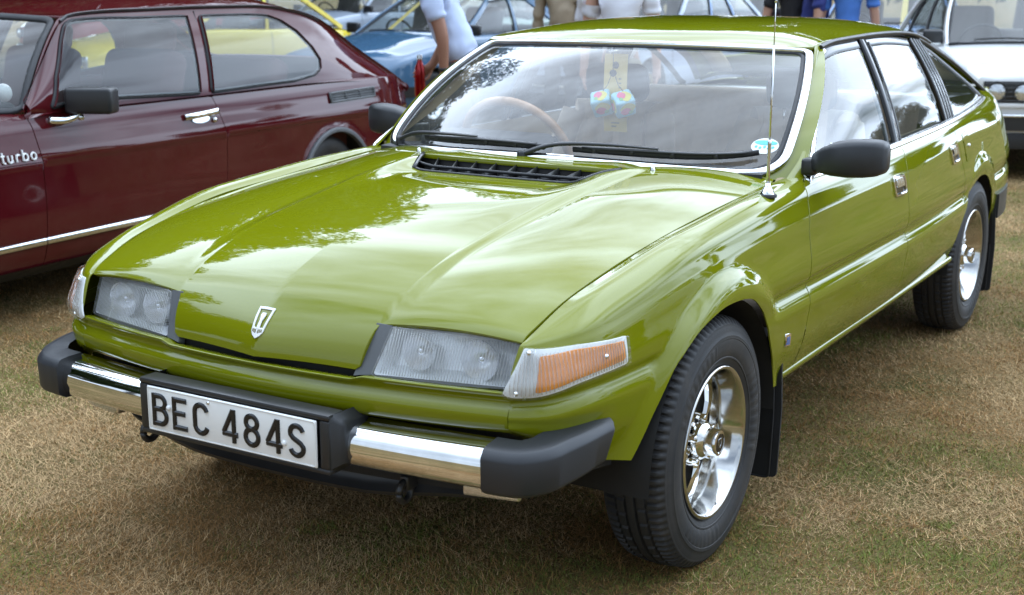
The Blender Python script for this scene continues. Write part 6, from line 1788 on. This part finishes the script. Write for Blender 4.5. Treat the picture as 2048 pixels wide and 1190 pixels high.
yel_p = dict(hw=.82, xf=.80, xr=-3.10, wb=2.40, r=.29, top=[(-3.10, .82), (-2.4, .86), (-1.6, .87), (-.60, .87), (-.2, .82), (.3, .74), (.66, .66), (.80, .58)], a0=(-.50, .88), a1=(-1.15, 1.25), c1=(-2.35, 1.26), c0=(-2.95, .88), yb=.70, yt=.56, posts=(.48,), crown=.05, shoulder=.06, lamps=[('rect', .56, .56, .28, .13)], bz=.40, bmat='black_satin', bstrip='bright_trim', doors=(-.5, -1.7), extra=[('bumper_black', 0, .45, 1.30, .10)])
show_car('hatchback_car', 'bright yellow hatchback seen through the windows of the maroon coupe', 'yellow_paint', (-8.6, -10.6, 0), math.radians(-12), yel_p)
red_p = dict(yel_p); red_p.update(top=[(-3.10, .90), (-2.4, .94), (-1.6, .95), (-.60, .95), (-.2, .92), (.3, .86), (.66, .80), (.80, .74)], a0=(-.50, .965), a1=(-1.15, 1.36), c1=(-2.3, 1.36), c0=(-2.95, .96), lamps=[('round', .58, .66, .08, 0)], grille=(.5, .60, .72))
show_car('hatchback_car', 'red hatchback behind the yellow car at the far left', 'red_paint', (-12.2, -15.2, 0), math.radians(-12), red_p)
pg_p = dict(red_p); pg_p.update(posts=(.42, .75), doors=(-.5, -1.5, -2.3), bmat='bright_trim')
show_car('saloon_car', 'pale green saloon behind the person in the beige jacket', 'pale_green_paint', (-12.6, -8.15, 0), math.radians(4), pg_p)
lb_p = dict(bmw_p); lb_p.update(lamps=[('rect', .58, .66, .26, .14)], extra=(), tag=None, postmat='pale_blue_paint', bstrip=None, posts=(.38, .66))
show_car('saloon_car', 'pale blue saloon side-on behind the roof of the green car', 'silver_blue_paint', (-10.6, -5.25, 0), math.radians(-4), lb_p)
bf_p = dict(red_p); bf_p.update(tag=.20, lamps=[('rect', .56, .66, .26, .14)], posts=(.42, .78))
show_car('saloon_car', 'light blue saloon facing the camera behind the roof rear edge', 'pale_blue_paint', (-12.0, -2.35, 0), math.radians(10), bf_p)
# neighbour on the near side, out of the picture: it shows in the doors of the green car
nb_p = dict(red_p); nb_p.update(top=[(-3.10, .84), (-2.4, .88), (-1.6, .89), (-.60, .89), (-.2, .86), (.3, .80), (.66, .74), (.80, .68)], a0=(-.50, .90), a1=(-1.15, 1.30), c1=(-2.3, 1.30), c0=(-2.95, .90))
show_car('hatchback_car', 'white hatchback parked on the near side, mirrored in the green doors', 'white_paint', (-2.2, 4.6, 0), math.radians(2), nb_p)

# a farther row, seen only as slivers between the heads and roofs
f1 = dict(pg_p); f1.update(tag=None)
show_car('saloon_car', 'silver blue saloon far behind the yellow hatchback', 'silver_blue_paint', (-14.5, -12.6, 0), math.radians(-4), f1)
show_car('saloon_car', 'white saloon far behind the blue coupe', 'white_paint', (-15.5, -9.6, 0), math.radians(3), f1)
show_car('saloon_car', 'dark maroon saloon far behind the pale blue saloon', 'maroon_paint', (-16.5, -6.2, 0), math.radians(6), f1)
# ------------------------------------------------------------------ people
pmat('skin', (0.46, 0.25, 0.17), 0.5, noise=0.08, nscale=30)
pmat('skin_tan', (0.30, 0.14, 0.085), 0.5, noise=0.08, nscale=30)
pmat('hair_dark', (0.03, 0.022, 0.018), 0.6, noise=0.3, nscale=80)
pmat('shirt_pale_blue', (0.52, 0.60, 0.80), 0.85, noise=0.06, nscale=25)
pmat('shirt_white', (0.72, 0.72, 0.78), 0.85, noise=0.05, nscale=25)
pmat('shirt_blue', (0.06, 0.17, 0.50), 0.85, noise=0.08, nscale=25)
pmat('shirt_navy', (0.02, 0.03, 0.16), 0.85, noise=0.08, nscale=25)
pmat('jacket_beige', (0.34, 0.27, 0.19), 0.9, noise=0.1, nscale=25)
pmat('purple_cloth', (0.09, 0.05, 0.20), 0.9, noise=0.1, nscale=25)
pmat('cloth_black', (0.015, 0.014, 0.016), 0.9, noise=0.2, nscale=25)
pmat('trousers_grey', (0.07, 0.075, 0.085), 0.9, noise=0.15, nscale=25)
pmat('trousers_khaki', (0.28, 0.24, 0.17), 0.9, noise=0.1, nscale=25)
pmat('shoe_leather', (0.05, 0.035, 0.025), 0.5, noise=0.2, nscale=30)
pmat('bottle_red', (0.42, 0.010, 0.012), 0.18, 0.6, noise=0.1, nscale=20, coat=0.6)

def skin_mesh(name, verts, edges, radii, mat, parent, root=0, sub=3):
    """continuous limb/torso surface grown from a joint skeleton"""
    me = bpy.data.meshes.new(name); me.from_pydata([tuple(v) for v in verts], edges, []); me.update()
    o = bpy.data.objects.new(name, me); COL.objects.link(o)
    md = o.modifiers.new('skin', 'SKIN'); md.use_smooth_shade = True
    for i, sv in enumerate(me.skin_vertices[0].data):
        r = radii[i]; sv.radius = (r, r) if not hasattr(r, '__len__') else r; sv.use_root = (i == root)
    sd = o.modifiers.new('sub', 'SUBSURF'); sd.levels = sub; sd.render_levels = sub
    dg = bpy.context.evaluated_depsgraph_get(); ev = o.evaluated_get(dg); m2 = bpy.data.meshes.new_from_object(ev)
    COL.objects.unlink(o); bpy.data.objects.remove(o)
    if name in ('shirt', 'jacket', 'trousers'):      # cloth folds
        nv = len(m2.vertices); co = np.empty(nv * 3); m2.vertices.foreach_get('co', co); co = co.reshape(-1, 3); nr = np.array([v.normal[:] for v in m2.vertices])
        ph = value_noise(co[:, 0] * 1 + co[:, 1], co[:, 2], 31, 5.0) * 6
        d = .014 * np.sin(co[:, 2] * 38 + ph * 2.2 + co[:, 0] * 22) * value_noise(co[:, 0] + co[:, 1] * .7, co[:, 2], 33, 9.0) + .018 * (value_noise(co[:, 0] * .7 + co[:, 1], co[:, 2] * .45, 32, 16.0) - .5)
        m2.vertices.foreach_set('co', (co + nr * d[:, None]).ravel()); m2.update()
    m2.name = name; m2.materials.clear(); m2.materials.append(MATS[mat]); m2.polygons.foreach_set('use_smooth', np.ones(len(m2.polygons), bool))
    q = bpy.data.objects.new(name, m2); COL.objects.link(q); q.parent = parent
    return q
def person(label, loc, rz, shirt, trousers, skin='skin', H=1.75, lean=0.0, group=None, armL=None, armR=None, long_sleeve=False, hair='hair_dark', coat=False):
    """standing figure; local +x is the way it faces, +y its left; lean tips the upper body forward"""
    root = thing('person', label, 'person', loc, rz, group)
    k = H / 1.75
    cl, sl = math.cos(lean), math.sin(lean)
    def up(x, y, z, zp=.95):      # rotate upper body about the hips
        dz = z - zp; return np.array(((x * cl + dz * sl) * k, y * k, (zp + dz * cl - x * sl) * k))
    J = {'pel': np.array((0, 0, .95)) * k, 'belly': up(0, 0, 1.07), 'chest': up(.0, 0, 1.26), 'upch': up(-.01, 0, 1.40), 'neck': up(.0, 0, 1.50), 'head0': up(.015, 0, 1.58), 'head1': up(.02, 0, 1.68)}
    aL = armL or [(.0, .20, 1.41), (.02, .255, 1.13), (.06, .27, .88), (.08, .27, .80)]
    aR = armR or [(.0, -.20, 1.41), (.02, -.255, 1.13), (.06, -.27, .88), (.08, -.27, .80)]
    AL = [up(*p) for p in aL]; AR = [up(*p) for p in aR]
    V = [J['pel'], J['belly'], J['chest'], J['upch'], J['neck'], J['head0'], J['head1']] + AL + AR
    V += [np.array((0, .095, .90)) * k, np.array((.015, .105, .50)) * k, np.array((-.02, .11, .09)) * k, np.array((.13, .12, .035)) * k]
    V += [np.array((0, -.095, .90)) * k, np.array((.015, -.105, .50)) * k, np.array((-.02, -.11, .09)) * k, np.array((.13, -.12, .035)) * k]
    E = [(0, 1), (1, 2), (2, 3), (3, 4), (4, 5), (5, 6), (3, 7), (7, 8), (8, 9), (9, 10), (3, 11), (11, 12), (12, 13), (13, 14), (0, 15), (15, 16), (16, 17), (17, 18), (0, 19), (19, 20), (20, 21), (21, 22)]
    Rd = [.08, .09, .10, .08, .055, .075, .085, .058, .045, .030, .034, .058, .045, .030, .034, .055, .045, .036, .032, .055, .045, .036, .032]
    Rd = [tuple(np.array(r) * k) if hasattr(r, '__len__') else r * k for r in Rd]
    skin_mesh('body', V, E, Rd, skin, root)
    # clothing: shirt over torso and upper arms, trousers, shoes
    sv = [J['pel'] + np.array((0, 0, -.05)) * k, J['belly'], J['chest'], J['upch'], J['upch'] * .5 + J['neck'] * .5]
    n0 = len(sv)
    for A in (AL, AR):
        el = A[1] if not long_sleeve else A[2]
        sv += [A[0], A[0] * .6 + A[1] * .4] + ([A[1], A[2]] if long_sleeve else [A[0] * .30 + A[1] * .70] )
    na = 4 if long_sleeve else 3
    se = [(0, 1), (1, 2), (2, 3), (3, 4), (3, n0)] + [(n0 + i, n0 + i + 1) for i in range(na - 1)] + [(3, n0 + na)] + [(n0 + na + i, n0 + na + i + 1) for i in range(na - 1)]
    rr = [(.158, .135), (.155, .128), (.168, .132), (.135, .105), .075]; ar = [.078, .070, .064, .052][:na] if long_sleeve else [.080, .076, .074]
    rr = [tuple(np.array(r) * k * (1.1 if coat else 1)) if hasattr(r, '__len__') else r * k for r in rr] + [r * k for r in ar] * 2
    skin_mesh('shirt' if not coat else 'jacket', sv, se, rr, shirt, root)
    tv = [J['pel'] + np.array((0, 0, .08)) * k, np.array((0, 0, .90)) * k] + V[15:18] + V[19:22]
    te = [(0, 1), (1, 2), (2, 3), (3, 4), (1, 5), (5, 6), (6, 7)]; tr = [.135, .140, .105, .080, .066, .105, .080, .066]
    skin_mesh('trousers', tv, te, [tuple(np.array(r) * k) if hasattr(r, '__len__') else r * k for r in tr], trousers, root, root=1)
    for a, b in ((V[17], V[18]), (V[21], V[22])):
        skin_mesh('shoe', [np.array((a[0] - .05 * k, a[1], .045 * k)), np.array((a[0] + .05 * k, a[1], .05 * k)), np.array((b[0] + .02 * k, b[1], .035 * k))], [(0, 1), (1, 2)], [.045 * k, .05 * k, .036 * k], 'shoe_leather', root)
    # head: hair cap, nose, ears, eyes, mouth
    hc = (J['head0'] + J['head1']) / 2 + np.array((0, 0, .02 * k)); fwd = np.array((cl, 0, -sl)); upv = np.array((sl, 0, cl))
    def hp(x, y, z): return hc + fwd * x * k + np.array((0, y * k, 0)) + upv * z * k
    V_, F_ = lathe([(0, .105), (.05, .098), (.085, .065), (.098, .02), (.095, -.03), (.085, -.055)], 20, 'z'); obj('hair', [hp(v[0] * .98 - .022, v[1] * .86, v[2] + .022) for v in V_], F_, hair, root)
    skin_mesh('nose', [hp(.088, 0, .012), hp(.112, 0, -.022)], [(0, 1)], [.010 * k, .014 * k], skin, root, sub=1)
    for s in (1, -1):
        skin_mesh('ear', [hp(-.005, s * .086, .012), hp(-.010, s * .088, -.022)], [(0, 1)], [.016 * k, .011 * k], skin, root, sub=1)
        V_, F_ = lathe([(0, .010), (.007, .007), (.010, 0), (.007, -.007), (0, -.010)], 10, 'z'); obj('eye', [np.array(v) + hp(.086, s * .032, .015) for v in V_], F_, 'ink_black', root)
    V_, F_ = tube([hp(.092, y, -.052 - abs(y) * .1) for y in (-.024, 0, .024)], .005, 6); obj('mouth', V_, F_, 'dull_red', root)
    # hands: palm, four fingers and a thumb, slightly curled
    for s, A in ((1, AL), (-1, AR)):
        d = A[3] - A[2]; d = d / np.linalg.norm(d); side_ = np.cross(d, np.array((0, 1.0, 0))); side_ /= np.linalg.norm(side_) + 1e-9; inn = np.cross(side_, d) * -s
        vs = [A[2] - d * .01 * k, A[2] + d * .05 * k, A[2] + d * .085 * k]; es = [(0, 1), (1, 2)]; rs = [.026 * k, (.020 * k, .034 * k), (.015 * k, .034 * k)]
        for q, (o_, L_) in enumerate(((-.030, .060), (-.010, .072), (.010, .068), (.028, .054))):
            b0 = len(vs); base = A[2] + d * .085 * k + side_ * o_ * k
            vs += [base, base + d * L_ * .55 * k + inn * .004 * k, base + d * L_ * k + inn * .022 * k]; es += [(2, b0), (b0, b0 + 1), (b0 + 1, b0 + 2)]; rs += [.0095 * k, .0085 * k, .0070 * k]
        b0 = len(vs); th = A[2] + d * .035 * k - side_ * .030 * k
        vs += [th, th + d * .035 * k - side_ * .022 * k + inn * .012 * k, th + d * .065 * k - side_ * .024 * k + inn * .024 * k]; es += [(1, b0), (b0, b0 + 1), (b0 + 1, b0 + 2)]; rs += [.012 * k, .010 * k, .008 * k]
        skin_mesh('hand', vs, es, rs, skin, root, root=1, sub=1)
    return root
man = person('man in a pale blue shirt leaning forward behind the maroon coupe', (-4.465, -2.875, 0), math.radians(-70), 'shirt_pale_blue', 'trousers_grey', 'skin_tan', 1.78, lean=.38, armL=[(.0, .20, 1.41), (.015, .245, 1.12), (.090, .245, .91), (.110, .245, .855)], armR=[(.0, -.20, 1.41), (.10, -.25, 1.14), (.270, -.235, 1.0), (.33, -.225, .985)])
_wr = Vector((.090 * math.cos(.38) - .040 * math.sin(.38), .245, .95 - .040 * math.cos(.38) - .090 * math.sin(.38))) * (1.78 / 1.75)
V, F = lathe([(.034, -.012), (.037, -.010), (.037, .010), (.034, .012)], 20, 'z', tuple(_wr + Vector((0, 0, .02)))); obj('watch', V, F, 'black_rubber', man)
# watch on the near wrist and collar are small parts of his clothing
person('person in a white T-shirt standing behind the windscreen of the green car', (-5.45, -2.22, 0), math.radians(25), 'shirt_white', 'trousers_khaki', 'skin', 1.76, armL=[(.0, .18, 1.41), (.0, .235, 1.13), (.04, .25, .88), (.06, .25, .80)], armR=[(.0, -.18, 1.41), (.0, -.235, 1.13), (.04, -.25, .88), (.06, -.25, .80)])
person('person in a beige jacket beside the pale green saloon', (-8.9, -4.62, 0), math.radians(200), 'jacket_beige', 'cloth_black', 'skin', 1.72, long_sleeve=True, coat=True)
person('person in white sleeves just left of the white T-shirt', (-8.0, -3.75, 0), math.radians(160), 'shirt_white', 'cloth_black', 'skin', 1.66, long_sleeve=True)
person('person in a black top behind the roof of the green car', (-9.9, -2.60, 0), math.radians(30), 'cloth_black', 'trousers_grey', 'skin', 1.75)
person('person in a navy and white top between the black and blue tops', (-9.7, -2.30, 0), math.radians(-60), 'shirt_navy', 'trousers_grey', 'skin', 1.70)
person('person in a bright blue T-shirt behind the roof of the green car', (-9.7, -1.98, 0), math.radians(20), 'shirt_blue', 'trousers_grey', 'skin', 1.74)
bt = thing('drinks_bottle', 'red metal drinks bottle with a silver cap beside the man in pale blue', 'bottle', (-4.545, -3.285, .70))
V, F = lathe([(0, 0), (.034, 0), (.037, .006), (.037, .17), (.034, .195), (.022, .225), (.0165, .24), (.0165, .25)], 32, 'z'); obj('flask', V, F, 'bottle_red', bt)
V, F = lathe([(.0165, .248), (.0185, .25), (.0185, .275), (.016, .281), (0, .282)], 24, 'z'); obj('cap', V, F, 'bright_trim', bt, auto=40)
# ------------------------------------------------------------------ trees along the edge of the field (they show in the paint and the glass)
m, n, l, b = _new('leaves')
b.inputs['Roughness'].default_value = 0.6
b.inputs['Specular IOR Level'].default_value = 0.2
at_ = n.new('ShaderNodeAttribute'); at_.attribute_name = 'tint'; l.new(at_.outputs['Color'], b.inputs['Base Color'])
pmat('bark', (0.09, 0.07, 0.05), 0.9, noise=0.4, nscale=8, bump=0.6, bscale=30)
def make_tree_meshes(seed, H, R, NL):
    r = np.random.default_rng(seed)
    mb = MB(); tips = []
    def limb(p, d, L, rad, lev):
        P = [p]; q = p.copy(); dd = d.copy()
        for i in range(4):
            dd = dd + r.normal(0, .12, 3); dd /= np.linalg.norm(dd); q = q + dd * L / 4; P.append(q.copy())
        mb.add(*tube(P, rad, 7, scale=np.linspace(1, .45, 5)))
        if lev < 2:
            for j in range(5 if lev == 0 else 4):
                a = r.uniform(0, 2 * np.pi); e = r.uniform(.3, .9)
                nd = np.array([np.cos(a) * np.cos(e), np.sin(a) * np.cos(e), np.sin(e)]); limb(P[2 + j % 3], nd, L * r.uniform(.5, .75), rad * .42, lev + 1)
        else: tips.append(q)
    limb(np.zeros(3), np.array([0, 0, 1.]), H * .45, H * .022, 0)
    tips = np.array(tips)
    cl = []
    for t in tips: cl.append((t, R * r.uniform(.20, .34)))
    for _ in range(26):
        a = r.uniform(0, 2 * np.pi); z = r.uniform(.18, .97); rad = R * math.sqrt(max(.05, 1 - ((z - .5) / .55) ** 2)) * r.uniform(.45, 1.0)
        cl.append((np.array([np.cos(a) * rad, np.sin(a) * rad, H * z]), R * r.uniform(.2, .36)))
    per = NL // len(cl); C = []; S = []; T = []
    for c, s in cl:
        v = r.normal(0, 1, (per, 3)); v /= np.linalg.norm(v, axis=1)[:, None]; v *= (r.random(per) ** .45)[:, None] * s; C.append(c + v)
        T.append(np.array([.045, .075, .020]) * r.uniform(.6, 1.25) * r.uniform(.75, 1.25, (per, 1)))
    C = np.vstack(C); T = np.vstack(T); n_ = len(C)
    a = r.normal(0, 1, (n_, 3)); a /= np.linalg.norm(a, axis=1)[:, None]; b_ = np.cross(a, r.normal(0, 1, (n_, 3))); b_ /= np.linalg.norm(b_, axis=1)[:, None]
    L = r.uniform(.13, .24, n_)[:, None]
    V = np.stack([C - a * L, C + b_ * L * .55, C + a * L], 1).reshape(-1, 3)
    me = bpy.data.meshes.new('crown'); me.vertices.add(n_ * 3); me.loops.add(n_ * 3); me.polygons.add(n_)
    me.vertices.foreach_set('co', V.ravel()); me.loops.foreach_set('vertex_index', np.arange(n_ * 3, dtype=np.int32)); me.polygons.foreach_set('loop_start', np.arange(0, n_ * 3, 3, dtype=np.int32)); me.polygons.foreach_set('loop_total', np.full(n_, 3, np.int32)); me.update()
    ca = me.color_attributes.new('tint', 'FLOAT_COLOR', 'POINT'); ca.data.foreach_set('color', np.concatenate([np.repeat(T, 3, 0), np.ones((n_ * 3, 1))], 1).astype(np.float32).ravel()); me.materials.append(MATS['leaves'])
    tm = bpy.data.meshes.new('trunk'); tm.from_pydata(mb.V, [], mb.F); tm.update(); tm.materials.append(MATS['bark'])
    return me, tm
TM = [make_tree_meshes(11, 11.0, 4.4, 52000), make_tree_meshes(23, 13.0, 4.8, 52000), make_tree_meshes(37, 9.5, 4.0, 46000)]
def place_tree(k, loc, rz, s, label):
    t = thing('tree', label, 'tree', loc, rz, 'trees along the field edge'); t.scale = (s, s, s)
    for nm, me in (('crown', TM[k][0]), ('trunk', TM[k][1])):
        o = bpy.data.objects.new(nm, me); COL.objects.link(o); o.parent = t
rt = random.Random(5)
ring = [(-62, 20, 1.0), (-73, 21, 1.0), (-84, 21, 1.0), (-94, 21, 1.0), (-103, 21, 1.0), (-111, 20, 1.0), (-119, 19, 1.0), (-126, 22, .97), (-132.5, 26, 1.25), (-138.5, 35, 1.05), (-145, 41, 1.05), (-151, 41, 1.3), (-157, 41, 1.2), (-163, 41, 1.15), (-169, 41, 1.25), (-175, 41, 1.1), (-184, 52, .8), (-192, 60, .7), (-200, 62, .72), (-208, 62, .66), (-216, 64, .7), (-224, 64, .68), (-232, 62, .72)]  # last, most distant ones are unseen, added to darken the green doors' reflections
names = ('nearest', 'second', 'third', 'fourth', 'fifth', 'sixth', 'seventh', 'eighth', 'ninth', 'tenth', 'eleventh', 'twelfth', 'thirteenth', 'fourteenth', 'fifteenth', 'sixteenth', 'seventeenth', 'eighteenth', 'nineteenth', 'twentieth', 'twenty-first', 'twenty-second', 'twenty-third', 'twenty-fourth', 'twenty-fifth', 'twenty-sixth')
for i, (az, d, sc_) in enumerate(ring):
    a = math.radians(az)
    place_tree(i % 3, (CAM[0] + d * math.cos(a), CAM[1] + d * math.sin(a), 0), rt.uniform(0, 6), sc_, 'broad green tree, %s from the near left end of the tree line' % names[i])
